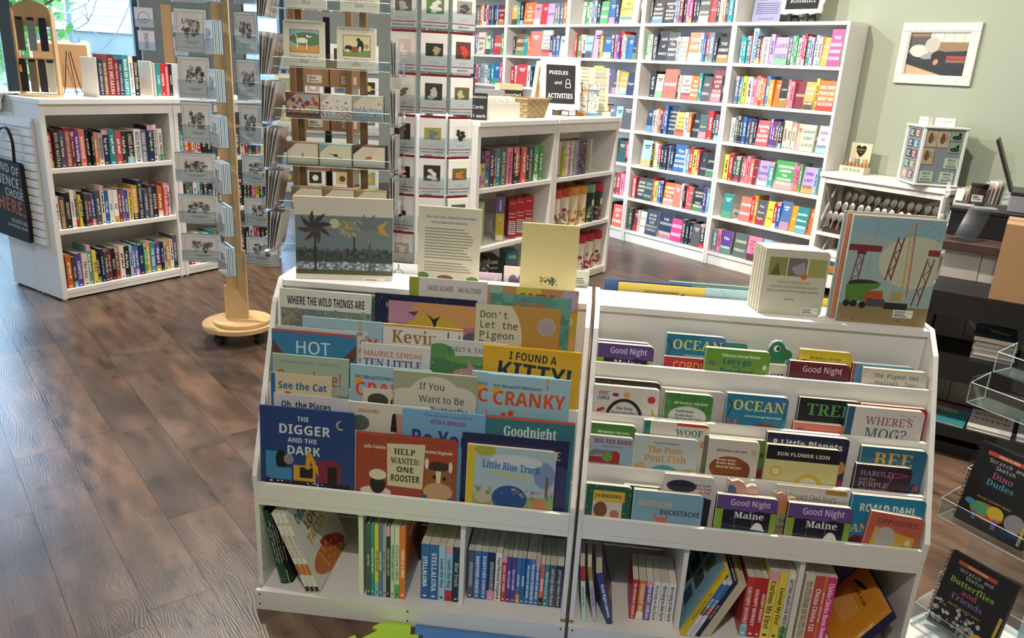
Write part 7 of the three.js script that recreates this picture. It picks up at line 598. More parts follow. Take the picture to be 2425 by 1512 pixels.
  const bk = thing('woven_basket', 'shallow woven tan basket on centre bookcase', 'basket'); put(bk, 'P', [-0.91, T0, -0.2]); { const wv = M('#a8946a', 0.85), wv2 = M('#97835c', 0.85); for (let r = 0; r < 6; r++) for (let k = 0; k < 4; k++) { const y0 = 0.004 + r * 0.019, f = (y) => 0.75 + 0.25 * y / 0.12, hx = 0.13, hz = 0.09; const w = f(y0) , n = k % 2 ? 4 : 6; for (let j = 0; j < n; j++) { const a = -1 + 2 * j / n, b = -1 + 2 * (j + 1) / n, off = (j + r) % 2 ? 0.0015 : 0; const g = k % 2 ? bx(-0.003 + (k === 1 ? hx * w + off : -hx * w - off), 0.003 + (k === 1 ? hx * w + off : -hx * w - off), y0, y0 + 0.0185, a * hz * w, b * hz * w) : bx(a * hx * w, b * hx * w, y0, y0 + 0.0185, -0.003 + (k ? -hz * w - off : hz * w + off), 0.003 + (k ? -hz * w - off : hz * w + off)); part('weave_strip', g, (j + r) % 2 ? wv : wv2, bk); } } part('bottom', bx(-0.098, 0.098, 0, 0.004, -0.068, 0.068), wv2, bk); part('rim', [bx(-0.135, 0.135, 0.117, 0.126, 0.088, 0.095), bx(-0.135, 0.135, 0.117, 0.126, -0.095, -0.088), bx(-0.137, -0.13, 0.117, 0.126, -0.095, 0.095), bx(0.13, 0.137, 0.117, 0.126, -0.095, 0.095)], wv, bk); }
  const sign = (u, v, w, sx, sy, lines, label, ry, rx = -0.15) => { const g = thing('chalk_sign', label, 'sign', 'black chalk signs'); put(g, 'P', [u, v, w], ry, rx); const [geo, pg] = artGeo(sx, sy, 0.004, (c, W, H) => chalk(c, W, H, lines), '#1a1b1d', 700); part('board', geo, pg.matte, g); part('foot', bx(-sx / 2, sx / 2, 0, 0.008, -0.05, -0.004), wash, g); };
  sign(-1.56, T0 + 0.001, -0.1, 0.11, 0.155, [['Clearance', 0.5, 0.14, 0.15, 'r'], ['Cards', 0.5, 0.52, 0.17, 'r'], ['$1 each', 0.5, 0.85, 0.17, 'r']], 'chalk sign for clearance cards at left end of centre bookcase', -0.9); sign(-1.42, T0 + 0.001, -0.33, 0.13, 0.235, [['ASSORTED', 0.5, 0.18, 0.13, 'r'], ['BOXED', 0.5, 0.36, 0.13, 'r'], ['NOTE CARDS', 0.5, 0.56, 0.13, 'r']], 'chalk sign for boxed note cards behind the crate', -0.9); sign(-0.86, T0 + 0.001, -0.375, 0.16, 0.165, [['Assorted', 0.5, 0.2, 0.2, 'r']], 'chalk sign reading Assorted behind the basket', -0.75);
  box('card_box', -1.24, T0, -0.34, 0.2, 0.165, 0.1, null, '#8d8c92', 'grey stack of boxed cards behind the crate', 'card box', undefined, -0.5); box('card_box', -1.12, T0, -0.47, 0.12, 0.16, 0.06, null, '#c9a23c', 'yellow box of cards behind the crate', 'card box', undefined, -0.5); box('card_box', -0.83, T0, -0.475, 0.17, 0.2, 0.1, (c, W, H) => pageArt(c, W, H), '#d3c69c', 'cream block of envelopes behind the Assorted sign', 'card box', undefined, -0.6);
  // framed chalkboard on an iron easel
  const fq_ = -0.78, fx = thing('chalk_sign', 'white-framed chalkboard for puzzles and activities on iron easel', 'sign'); put(fx, 'P', [-0.503, T0 + 0.049, -0.217], fq_, -0.2); { const wob = []; const w = 0.14, h = 0.335; for (let i = 0; i < 40; i++) { const t = i / 40 * 4, s = Math.floor(t), f = t - s, b = 0.004 * Math.sin(f * Math.PI * 6) + 0.006 * Math.sin(f * Math.PI); wob.push(s === 0 ? [-w + 2 * w * f, -b] : s === 1 ? [w + b, h * f] : s === 2 ? [w - 2 * w * f, h + b] : [-w - b, h - h * f]); } part('frame', ext(wob, 0.012, 0.002), MAT.cream, fx); const [geo, pg] = artGeo(0.21, 0.265, 0.002, (c, W, H) => { chalk(c, W, H, [['PUZZLES', 0.42, 0.2, 0.13], ['and', 0.42, 0.46, 0.12, 'r'], ['ACTIVITIES', 0.5, 0.8, 0.17]]); c.strokeStyle = '#e4e2da'; c.lineWidth = W * 0.02; c.beginPath(); c.arc(W * 0.75, H * 0.42, W * 0.07, 0, 7); c.stroke(); c.strokeRect(W * 0.68, H * 0.48, W * 0.16, H * 0.1); }, '#191a1c', 900); geo.translate(0, 0.034, 0.0165); part('chalkboard', geo, pg.matte, fx); }
  const ie = thing('iron_easel', 'black iron easel with curled feet under the framed chalkboard', 'easel'); put(ie, 'P', [-0.5, T0, -0.22], fq_); part('wire', [-0.06, 0.06].flatMap((x) => [tube([[x, 0.16, -0.05], [x, 0.04, -0.005], [x, 0.035, 0.04], [x, 0.02, 0.05], [x, 0.006, 0.04], [x, 0.004, 0.03]], 0.003), rod([x, 0.1, -0.03], [x * 0.4, 0.003, -0.1], 0.003)]).concat([rod([-0.06, 0.04, -0.004], [0.06, 0.04, -0.004], 0.003)]), MAT.blackMetal, ie);
  const f2 = thing('framed_board', 'second white frame behind the chalkboard, seen from its brown back', 'framed board'); put(f2, 'P', [-0.41, T0 + 0.001, -0.395], 2.75, -0.2); part('frame', ext([[-0.14, 0], [0.14, 0], [0.142, 0.18], [0.14, 0.365], [0.07, 0.373], [0, 0.385], [-0.07, 0.373], [-0.14, 0.365]], 0.012, 0.002), MAT.cream, f2); part('backing_board', bx(-0.12, 0.12, 0.02, 0.34, -0.006, -0.0025), MAT.kraft, f2);
  // pencils and sketch set
  [['#c98a3a', -0.249], ['#5f8fae', -0.189]].forEach(([b, x], i) => box('pencil_box', x - 0.04, T0, -0.19 + i * 0.06, 0.08, 0.235, 0.03, (c, W, H) => { ops(c, W, W, [['d', '#8a3a5a,#c8683a,#4a5a8a,#5a8a5a', 70, 5 + i, 0, 0, 1, 2.7, 0.05]]); c.fillStyle = b; c.fillRect(0, H * 0.2, W, H * 0.07); c.fillRect(0, H * 0.9, W, H * 0.1); c.fillStyle = '#d8d2c6'; c.fillRect(W * 0.15, H * 0.4, W * 0.7, H * 0.2); txt(c, 'Color', W / 2, H * 0.46, W * 0.2, '#4a4038', 'g'); txt(c, 'Pencils', W / 2, H * 0.54, W * 0.2, '#4a4038', 'g'); }, '#d2ccc4', i ? 'blue-banded floral box of color pencils' : 'orange-banded floral box of color pencils', 'pencil box', 'color pencil boxes', -0.8, 0, 700));
  const sk = (c, W, H) => { const f = ['s', 'r', 'f', 'g']; for (let r = 0; r < 11; r++) for (let k = 0; k < 2; k++) txt(c, (r + k) % 2 ? 'SKETCH' : 'sketch', W * (0.28 + k * 0.46), H * (0.05 + r * 0.088), H * (0.05 + 0.035 * ((r * 3 + k * 5) % 3) / 2), ['#2a2824', '#8a8478', '#57524a'][(r + k) % 3], f[(r * 2 + k) % 4], W * 0.42); };
  box('sketch_box', -0.21, T0 + 0.0345, -0.215, 0.26, 0.31, 0.03, sk, '#cfc7ae', 'cream sketch box covered in lettering, leaning at right end', 'box', undefined, -0.8, -0.12, 700); box('sketch_box', -0.2, T0, -0.175, 0.24, 0.03, 0.14, (c, W, H) => txt(c, 'SKETCHING', W / 2, H / 2, H * 0.6, '#3a362e', 's', W * 0.8), '#cbc4ae', 'flat sketch box lying under the lettered one', 'box', undefined, -0.8, 0, 700);
  const tc = solo('tent_card', ext([[-0.03, 0], [0.03, 0], [0.004, 0.09], [-0.004, 0.09]], 0.06), MAT.cream, 'small blank white tent card right of the basket', 'sign'); put(tc, 'P', [-0.7, T0, -0.22], 0.8);
}
// ---------- on the tall bookcases and the wall ----------
{
  const po = thing('poster_holder', 'lilac announcement poster in clear holder on the romance bookcase', 'poster'); put(po, 'T', [0.185, 1.9405, -0.12], 0, -0.1); { const [geo, pg] = artGeo(0.25, 0.32, 0.001, (c, W, H) => { c.fillStyle = '#8a7a9a'; c.fillRect(W * 0.2, H * 0.3, W * 0.26, H * 0.2); c.fillStyle = '#b8884a'; c.fillRect(W * 0.62, H * 0.34, W * 0.28, H * 0.16); for (let i = 0; i < 6; i++) { c.fillStyle = '#564a6a'; c.fillRect(W * 0.1, H * (0.56 + i * 0.045), W * 0.8, H * 0.016); } txt(c, 'Coming August 2024', W / 2, H * 0.92, H * 0.045, '#3a2c50', 's', W * 0.8); }, '#b3a6c8', 700); part('poster', geo, pg.mat, po); part('holder', [bx(-0.13, 0.13, 0, 0.33, 0.0015, 0.0035), bx(-0.13, 0.13, 0, 0.003, -0.06, 0.0015)], MAT.acrylic, po); }
  const rs = thing('chalk_sign', 'white-framed chalk sign reading Romance on a black plate stand', 'sign'); put(rs, 'T', [0.5, 1.998, -0.1], 0, -0.14); { const w = 0.165, h = 0.2, wob = []; for (let i = 0; i < 40; i++) { const t = i / 40 * 4, s = Math.floor(t), f = t - s, b = 0.005 * Math.sin(f * Math.PI * 6) + 0.006 * Math.sin(f * Math.PI); wob.push(s === 0 ? [-w + 2 * w * f, -b] : s === 1 ? [w + b, h * f] : s === 2 ? [w - 2 * w * f, h + b] : [-w - b, h - h * f]); } part('frame', ext(wob, 0.012, 0.002), MAT.cream, rs); const [geo, pg] = artGeo(0.27, 0.145, 0.002, (c, W, H) => txt(c, 'Romance', W * 0.52, H * 0.55, H * 0.4, '#e6e4de', 'g', W * 0.8), '#1c1d1f', 700); geo.translate(0, 0.028, 0.0165); part('chalkboard', geo, pg.matte, rs); }
  const ps = thing('plate_stand', 'black wooden plate stand under the Romance sign', 'stand'); put(ps, 'T', [0.5, 1.9345, -0.1]); for (const x of [-0.07, 0.07]) part('leg', ext([[-0.1, 0], [-0.085, 0], [-0.06, 0.04], [-0.01, 0.04], [0.02, 0.02], [0.035, 0], [0.05, 0], [0.045, 0.03], [0.05, 0.06], [0.035, 0.062], [0.025, 0.046], [-0.03, 0.05], [-0.05, 0.12], [-0.062, 0.12], [-0.06, 0.06]], 0.014).rotateY(-Math.PI / 2).translate(x + 0.007, 0, -0.01), MAT.black, ps); part('crossbar', bx(-0.07, 0.07, 0.025, 0.04, -0.05, -0.035), MAT.black, ps);
  // framed photograph on the green wall
  const pf = thing('framed_photograph', 'white crackled frame with photo of dog on couch, on green wall', 'picture frame'); put(pf, 'T', [1.465, 1.545, -0.27]); const fw = M('#dcd8cc', 0.55); const W = 0.255, H = 0.392, b = 0.052;
  const fp = part('frame', [bx(-W, W, 0, b, 0.001, 0.024, 0.003), bx(-W, W, H - b, H, 0.001, 0.024, 0.003), bx(-W, -W + b, b, H - b, 0.001, 0.024, 0.003), bx(W - b, W, b, H - b, 0.001, 0.024, 0.003)], fw, pf); part('inner_bead', [bx(-W + b, W - b, b, b + 0.008, 0.001, 0.018), bx(-W + b, W - b, H - b - 0.008, H - b, 0.001, 0.018), bx(-W + b, -W + b + 0.008, b, H - b, 0.001, 0.018), bx(W - b - 0.008, W - b, b, H - b, 0.001, 0.018)], MAT.cream, pf);
  const ck = []; let s = 3; const R = () => { s = (s * 16807) % 2147483647; return s / 2147483647; }; for (let i = 0; i < 60; i++) { const side = i % 4, t = R(); const x = side === 0 || side === 1 ? -W + 2 * W * t : (side === 2 ? -W + 0.006 + R() * (b - 0.02) : W - b + 0.006 + R() * (b - 0.02)), y = side === 0 ? 0.006 + R() * (b - 0.03) : side === 1 ? H - b + 0.006 + R() * (b - 0.03) : H * t; ck.push(side < 2 ? bx(x, x + 0.0016, y, Math.min(y + 0.01 + R() * 0.03, side ? H - 0.003 : b - 0.003), 0.0236, 0.0243) : bx(x, x + 0.006 + R() * 0.03 * 0.5, Math.min(y, H - 0.01), Math.min(y, H - 0.01) + 0.0016, 0.0236, 0.0243)); } part('crackle_lines', ck, M('#8a8578', 0.9), fp);
  const [geo, pg] = artGeo(2 * (W - b), H - 2 * b, 0.003, (c, w, h) => { c.fillStyle = '#8a6a4a'; c.fillRect(0, 0, w, h); c.fillStyle = '#cfd0c0'; c.fillRect(w * 0.35, 0, w * 0.65, h * 0.24); c.fillStyle = '#a89072'; for (let i = 0; i < 4; i++) c.fillRect(w * (0.4 + i * 0.16), 0, 3, h * 0.24); c.fillStyle = '#8c7050'; c.fillRect(w * 0.4, h * 0.24, w * 0.6, h * 0.2); c.fillStyle = '#4a4644'; c.fillRect(0, h * 0.12, w * 0.35, h * 0.3); c.fillStyle = '#23252c'; c.beginPath(); c.moveTo(0, h * 0.5); c.lineTo(w, h * 0.42); c.lineTo(w, h); c.lineTo(w * 0.72, h); c.lineTo(0, h * 0.72); c.fill(); c.fillStyle = '#c2a27c'; c.beginPath(); c.moveTo(0, h * 0.74); c.lineTo(w * 0.7, h); c.lineTo(0, h); c.fill(); c.fillStyle = '#cfc6ba'; c.beginPath(); c.ellipse(w * 0.2, h * 0.44, w * 0.16, h * 0.14, 0.1, 0, 7); c.fill(); c.fillStyle = '#b8b0a4'; c.beginPath(); c.ellipse(w * 0.4, h * 0.3, w * 0.12, h * 0.17, -0.3, 0, 7); c.fill(); c.fillStyle = '#97928e'; c.beginPath(); c.ellipse(w * 0.4, h * 0.54, w * 0.16, h * 0.07, -0.2, 0, 7); c.fill(); c.fillStyle = '#1a1a1e'; c.beginPath(); c.ellipse(w * 0.54, h * 0.55, w * 0.13, h * 0.12, 0, 0, 7); c.fill(); c.fillStyle = '#b98a5c'; c.beginPath(); c.ellipse(w * 0.5, h * 0.68, w * 0.04, h * 0.07, 0.5, 0, 7); c.fill(); ['#1f1f22', '#a83a3c', '#8a5a44'].forEach((k, i) => { c.fillStyle = k; c.fillRect(w * 0.66, h * (0.46 + i * 0.08), w * 0.3, h * 0.065); }); }, '#8a6a4a', 900); geo.translate(0, b, 0.006); part('photograph', geo, pg.mat, pf);
}
// ---------- white console with X sides ----------
{
  const o = thing('console_shelf', 'white console shelf with X-braced sides against the green wall', 'shelf'); put(o, 'T', [0.965, 0, 0.05]); const W = 0.9, D = 0.31, m = MAT.white;
  part('top_board', bx(-0.002, W + 0.012, 0.872, 0.9045, -D, 0.012, 0.003), MAT.whiteRim, o); for (const x of [0.006, W - 0.041]) for (const z of [-D + 0.004, -0.036]) part('post', bx(x, x + 0.035, 0, 0.872, z, z + 0.035, 0.002), m, o);
  for (const v of [0.475, 0.1]) part('shelf', bx(0.006, W - 0.006, v - 0.025, v, -D + 0.004, -0.0005), m, o); part('top_rail', bx(0.041, W - 0.041, 0.83, 0.872, -0.028, -0.006), m, o);
  for (const x of [0.0235, W - 0.0235]) for (const [a, b] of [[0.475, 0.872], [0.1, 0.45]]) { for (const q of [0, 1]) { const g = bar([-D + 0.03, q ? a : b, 0], [-0.03, q ? b : a, 0], 0.026, 0.014); g.rotateY(-Math.PI / 2); g.translate(x + (q ? 0.0005 : -0.0005), 0, 0); part('side_brace', g, m, o); } }
  for (const [a, b] of [[0.475, 0.83], [0.1, 0.45]]) for (const q of [0, 1]) part('back_brace', bar([0.04, q ? a : b, -D + 0.012 + q * 0.001], [W - 0.04, q ? b : a, -D + 0.012 + q * 0.001], 0.03, 0.014), m, o);
  // lip balm stand
  const lb = thing('lip_balm_stand', 'cream cardboard lip balm stand with black heart', 'display box'); put(lb, 'T', [1.115, 0.905, -0.12], -0.05); { const cm = M('#d8cdae', 0.7); const [g1, p1] = artGeo(0.16, 0.21, 0.002, (c, W, H) => { c.fillStyle = '#1d1b1a'; c.beginPath(); c.moveTo(W * 0.5, H * 0.48); c.bezierCurveTo(W * 0.2, H * 0.28, W * 0.2, H * 0.1, W * 0.36, H * 0.08); c.bezierCurveTo(W * 0.44, H * 0.07, W * 0.5, H * 0.14, W * 0.5, H * 0.14); c.bezierCurveTo(W * 0.5, H * 0.14, W * 0.56, H * 0.07, W * 0.64, H * 0.08); c.bezierCurveTo(W * 0.8, H * 0.1, W * 0.8, H * 0.28, W * 0.5, H * 0.48); c.fill(); txt(c, 'BEE BELLA', W / 2, H * 0.22, W * 0.09, '#c8a850', 'f'); c.fillStyle = '#c8a850'; c.fillRect(W * 0.44, H * 0.3, W * 0.12, 3); }, '#d8cdae', 900); g1.translate(0, 0.004, -0.05); part('back_card', g1, p1.mat, lb); const [g2, p2] = artGeo(0.19, 0.05, 0.002, (c, W, H) => txt(c, 'LIP BALM', W / 2, H * 0.5, H * 0.55, '#4a4438', 'f', W * 0.8), '#dcd2b6', 900); g2.translate(0, 0, 0.035); part('front_panel', g2, p2.mat, lb); part('tray', [bx(-0.095, 0.095, 0, 0.004, -0.055, 0.033), bx(-0.095, -0.093, 0.004, 0.05, -0.05, 0.033), bx(0.093, 0.095, 0.004, 0.05, -0.05, 0.033)], cm, lb); }
  [['#8a6a94', -0.07], ['#d6cfc0', -0.042], ['#c9a06a', -0.014], ['#6a9480', 0.014], ['#d0cbc0', 0.042], ['#c8a060', 0.07]].forEach(([c, x], i) => { const g = thing('lip_balm', `${['purple', 'white', 'tan', 'green', 'pale', 'amber'][i]}-capped lip balm tube in the cream stand`, 'lip balm', 'lip balms in the stand'); put(g, 'T', [1.115 + x, 0.9095, -0.13]); part('tube', cyl(0.011, 0.011, 0.07, 0, 0, 0, 14), M('#b8905a', 0.4), g); part('cap', cyl(0.0115, 0.0115, 0.03, 0, 0.0705, 0, 14), M(c, 0.5), g); });
  // magnet tower
  const mt = thing('magnet_tower', 'white four-sided magnet display tower on console', 'magnet display'); put(mt, 'T', [1.66, 0.905, -0.06], 0.83); const s = 0.13, steel = M('#a9b2ba', 0.35, { metalness: 0.5 }); part('base_plate', [cyl(0.12, 0.12, 0.008, 0, 0, 0, 32), bx(-s - 0.012, s + 0.012, 0.008, 0.02, -s - 0.012, s + 0.012, 0.003)], MAT.whiteRim, mt); part('body', bx(-s, s, 0.02, 0.372, -s, s), steel, mt); part('top_plate', bx(-s - 0.014, s + 0.014, 0.372, 0.384, -s - 0.014, s + 0.014, 0.003), MAT.whiteRim, mt); for (const x of [-1, 1]) for (const z of [-1, 1]) part('corner_post', bx(x * s - 0.008, x * s + 0.008, 0.02, 0.372, z * s - 0.008, z * s + 0.008), MAT.whiteRim, mt);
  const mag = (face, x, y, w, h, draw, bg, label) => { const g = thing('magnet', label, 'magnet', 'souvenir magnets on the tower'); put(g, 'T', [1.66, 0.905, -0.06], 0.83 + (face ? -Math.PI / 2 : 0)); const [geo, pg] = artGeo(w, h, 0.003, draw, bg, 700); geo.translate(x, y, s + 0.0035); part('print', geo, pg.mat, g); };
  const bear = (c, W, H) => ops(c, W, W, [['e', 0.4, 0.7, 0.22, 0.4, '#6a4c30'], ['e', 0.4, 0.3, 0.14, 0.14, '#6a4c30'], ['x', 0.6, 0.3, 0.3, 0.12, 5, '#6a6250']]), loon = (c, W, H) => ops(c, W, W, [['e', 0.5, 0.5, 0.36, 0.16, '#1d2220'], ['e', 0.7, 0.25, 0.12, 0.14, '#1d2220'], ['d', '#d8dcd4', 12, 3, 0.3, 0.42, 0.4, 0.14, 0.02]]), wild = (c, W, H) => { txt(c, 'WILD', W / 2, H * 0.2, H * 0.3, '#2a2a28', 's', W * 0.7); txt(c, 'ABOUT', W / 2, H * 0.5, H * 0.2, '#2a2a28', 'f', W * 0.6); txt(c, 'MAINE', W / 2, H * 0.8, H * 0.3, '#3a3a2c', 's', W * 0.85); };
  mag(0, -0.08, 0.255, 0.07, 0.1, bear, '#b5a88a', 'bear magnet, upper left of the tower'); mag(0, -0.005, 0.255, 0.07, 0.1, bear, '#b5a88a', 'bear magnet, top middle of the tower'); mag(0, -0.085, 0.145, 0.07, 0.1, bear, '#b5a88a', 'bear magnet, lower of the left pair on tower'); mag(0, 0.075, 0.3, 0.08, 0.06, loon, '#86a08c', 'loon magnet at the top right of the tower'); mag(0, 0.075, 0.225, 0.08, 0.06, loon, '#86a08c', 'loon magnet below the top right one'); mag(0, 0.072, 0.125, 0.085, 0.065, wild, '#bcd0bc', 'pale green wild magnet, highest of three'); mag(0, -0.07, 0.035, 0.085, 0.065, wild, '#bcd0bc', 'pale green wild magnet, bottom left'); mag(0, 0.06, 0.035, 0.085, 0.065, wild, '#bcd0bc', 'pale green wild magnet, bottom right');
  for (let r = 0; r < 5; r++) for (let k = 0; k < 2; k++) mag(1, -0.045 + k * 0.085, 0.305 - r * 0.066, 0.07, 0.052, (c, W, H) => { for (let i = 0; i < 4; i++) { c.fillStyle = '#dcd8d0'; c.fillRect(W * (0.12 + 0.06 * (i % 2)), H * (0.16 + i * 0.19), W * (0.7 - 0.1 * (i % 3)), H * 0.11); } }, ['#2f4a44', '#8a5a5a', '#2c4660', '#4a7a94', '#2e343a', '#7a3a3a', '#3a7a6a', '#8a7a6a', '#c09a94', '#7a5a6a'][r * 2 + k], `dark lettered magnet on left face of tower, row ${['one', 'two', 'three', 'four', 'five'][r]}, ${k ? 'right' : 'left'}`);
  [[-0.03, 'left'], [0.04, 'right']].forEach(([x, n], i) => { const g = thing('price_card', `small white price card on top of magnet tower, ${n} one`, 'sign', 'price cards on the tower'); put(g, 'T', [1.62 + x * 2, 1.2895, -0.06], i ? 0.2 : -0.7); const [geo, pg] = artGeo(0.12, 0.05, 0.03, (c, W, H) => { txt(c, 'Assorted Magnets', W / 2, H * 0.4, H * 0.22, '#4a4a48', 'r', W * 0.7); txt(c, '$5.99', W / 2, H * 0.7, H * 0.2, '#4a4a48', 'r'); }, '#d9d6ce', 700); part('card', geo, pg.mat, g); });
  // tiered spoon rack
  const sr = thing('spoon_rack', 'dark tiered wooden rack of stamped spoons', 'spoon rack'); put(sr, 'T', [1.035, 0.4754, 0.03]); part('step', bx(0, 0.72, 0, 0.03, -0.07, 0), MAT.darkWood, sr); part('step', bx(0.01, 0.73, 0, 0.1, -0.14, -0.07), MAT.darkWood, sr); part('step', bx(0.02, 0.74, 0, 0.17, -0.22, -0.14), MAT.darkWood, sr);
  const spoonG = (() => { const bowl = new THREE.SphereGeometry(0.023, 14, 8); bowl.scale(1, 1.6, 0.24); bowl.translate(0, 0.088, 0); const st = ext([[-0.007, 0], [0.007, 0], [0.0035, 0.062], [-0.0035, 0.062]], 0.003); st.translate(0, 0, -0.001); return [bowl, st]; })(), silver = M('#d8d2c6', 0.28, { metalness: 0.9 });
  [[12, 0.17, -0.17, 0.058], [11, 0.1, -0.09, 0.058], [8, 0.03, -0.022, 0.05]].forEach(([n, v, w, dx], r) => { for (let i = 0; i < n; i++) { const g = thing('spoon', `stamped silver spoon, ${ORD[i + 1]} from left in the ${['back', 'middle', 'front'][r]} row`, 'spoon', 'stamped spoons on the tiered rack'); put(g, 'T', [1.075 + r * -0.02 + i * dx, 0.4754 + v + 0.0025, 0.03 + w], 0, -0.12, -0.22 + ((i * 7) % 5) * 0.03); part('bowl', spoonG[0].clone(), silver, g); part('handle', spoonG[1].clone(), silver, g); } });
  const sg = thing('price_card', 'kraft price card behind the spoons', 'sign'); put(sg, 'T', [1.5, 0.647, -0.2], 0, -0.2); { const [geo, pg] = artGeo(0.14, 0.09, 0.001, (c, W, H) => { for (let i = 0; i < 5; i++) { c.fillStyle = '#5a4630'; c.fillRect(W * 0.1, H * (0.15 + i * 0.15), W * 0.8, 2); } }, '#a8855c'); part('card', geo, pg.matte, sg); }
  const fb = thing('storage_box', 'white lidded box with a fish picture on lowest console shelf', 'box'); put(fb, 'T', [1.2, 0.1004, 0.02]); part('box', bx(-0.12, 0.12, 0, 0.2, -0.22, 0, 0.003), MAT.white, fb); part('lid', bx(-0.125, 0.125, 0.2005, 0.24, -0.225, 0.005, 0.003), MAT.whiteRim, fb); { const [geo, pg] = artGeo(0.11, 0.1, 0.001, (c, W, H) => ops(c, W, W, [['r', 0, 0, 1, 1, '#2c5a7c'], ['e', 0.5, 0.55, 0.42, 0.25, '#c8702c'], ['d', '#2a1c14,#e0b040', 30, 3, 0.15, 0.35, 0.7, 0.4, 0.03]]), '#2c5a7c', 700); geo.translate(-0.04, 0.07, 0.0015); part('picture', geo, pg.mat, fb); }
}
// ---------- counter at the right ----------
{
  const o = thing('counter', 'rustic white counter with dark wood top and black front shelves', 'counter'); put(o, 'K', [0, 0, 0]); const rust = M('#c6c2ba', 0.8), rust2 = M('#b8b4ac', 0.8), bk = M('#0f0f11', 0.5);
  part('countertop', bx(-0.2, 1.3, 0.848, 0.8865, -1.1, -0.27, 0.004), MAT.darkWood, o); part('carcass', bx(-0.17, 1.28, 0.02, 0.848, -1.06, -0.335), rust2, o);
  for (let i = 0; i < 10; i++) part('plank', bx(-0.172 + i * 0.146, -0.028 + i * 0.146, 0.02, 0.845, -0.335, -0.316 - (i % 2) * 0.004, 0.002), i % 3 ? rust : rust2, o);
  part('upright', bx(-0.17, -0.145, 0, 0.66, -0.31, 0), bk, o); part('upright', bx(1.2, 1.225, 0, 0.66, -0.31, 0), bk, o);
  for (const [v, h] of [[0.15, 0.05], [0.45, 0.1], [0.72, 0.1]]) part('shelf', [bx(-0.172, 1.226, v - 0.02, v, -0.312, 0), bx(-0.172, 1.226, v - h, v - 0.02, -0.02, 0)], bk, o); part('kick', bx(-0.145, 1.2, 0, 0.05, -0.3, -0.06), bk, o);
  const [pa] = [0];
  const rb = (name, u, v, w, sx, sy, sz, mat, label, cat, ry = 0) => { const m = solo(name, bx(-sx / 2, sx / 2, 0, sy, -sz / 2, sz / 2, Math.min(0.003, sy * 0.2)), mat, label, cat); put(m, 'K', [u, v, w], ry); return m; };
  // black bin, register box, laptop
  const bb = thing('storage_bin', 'black bin box on the dark counter top', 'box'); put(bb, 'K', [0.0, 0.887, -0.58]); part('body', bx(-0.19, 0.22, 0, 0.105, -0.13, 0.13, 0.004), M('#131316', 0.5), bb); part('lid', bx(-0.195, 0.225, 0.1055, 0.125, -0.135, 0.135, 0.004), M('#1b1b1f', 0.45), bb);
  [[-0.15, 0.0, '#c8c4c4', 'pink and grey'], [-0.06, 0.03, '#b8b4b0', 'white']].forEach(([x, z, c, n], i) => { const g = thing('business_cards', `${n} business cards lying on the black bin`, 'cards', 'business cards'); put(g, 'K', [x, 1.0126, -0.52 + z], 0.1 + i * 0.2); const [geo, pg] = artGeo(0.085, 0.055, 0.006, (c, W, H) => { c.fillStyle = '#3a4a5a'; c.fillRect(0, H * 0.4, W, H * 0.2); c.fillStyle = '#a8485a'; c.fillRect(0, H * 0.65, W * 0.6, H * 0.1); }, c, 500); geo.rotateX(-Math.PI / 2); geo.translate(0, 0.006, 0.02); part('stack', geo, pg.mat, g); });
  const jar = thing('candle_jar', 'amber glass candle jar with black lid on the black bin', 'jar'); put(jar, 'K', [-0.105, 1.0126, -0.6]); part('glass', new THREE.LatheGeometry([[0.0005, 0], [0.032, 0], [0.036, 0.004], [0.036, 0.078], [0.033, 0.084], [0.0005, 0.084]].map((p) => new THREE.Vector2(...p)), 32), new THREE.MeshPhysicalMaterial({ color: '#3a1c0c', roughness: 0.12, clearcoat: 0.8 }), jar); part('lid', cyl(0.0365, 0.0365, 0.014, 0, 0.0845, 0, 32), MAT.black, jar); { const [geo, pg] = artGeo(0.045, 0.03, 0.0006, (c, W, H) => { c.fillStyle = '#3a3a3a'; c.fillRect(W * 0.1, H * 0.2, W * 0.5, H * 0.2); c.fillRect(W * 0.1, H * 0.55, W * 0.7, 2); }, '#cfccc6'); geo.translate(0, 0.02, 0.0368); part('label', geo, pg.matte, jar); }
  rb('register_box', 0.19, 1.0126, -0.62, 0.34, 0.07, 0.24, M('#9a9a9e', 0.5), 'grey box under the laptop', 'box');
  const lap = thing('laptop', 'dark grey open laptop turned edge-on at right of counter', 'laptop'); put(lap, 'K', [0.06, 1.083, -0.62], 0); const dk = M('#2a2a2e', 0.4); const kb = part('base', bx(-0.04, 0.3, 0, 0.018, -0.12, 0.12, 0.003), dk, lap); { const g = bx(-0.006, 0.006, 0, 0.24, -0.12, 0.12, 0.003); g.rotateZ(0.42); g.translate(-0.042, 0.014, 0); part('screen', g, dk, lap); } for (let r = 0; r < 4; r++) for (let k = 0; k < 8; k++) part('key', bx(0.01 + r * 0.024, 0.03 + r * 0.024, 0.0182, 0.0195, -0.1 + k * 0.025, -0.08 + k * 0.025), MAT.black, kb);
  // clear card holder leaning
  const ah = thing('acrylic_holder', 'clear slanted acrylic brochure holder in front of black bin', 'holder'); put(ah, 'K', [-0.1, 0.8875, -0.345], -0.5); part('back_plate', bx(-0.05, 0.05, 0, 0.2, -0.002, 0.002).rotateX(-0.5).translate(0, 0.004, 0.02), MAT.acrylic, ah); part('foot', bx(-0.05, 0.05, 0, 0.003, -0.08, 0.08), MAT.acrylic, ah); part('pocket', bx(-0.05, 0.05, 0.02, 0.07, 0.03, 0.05), MAT.acrylic, ah);
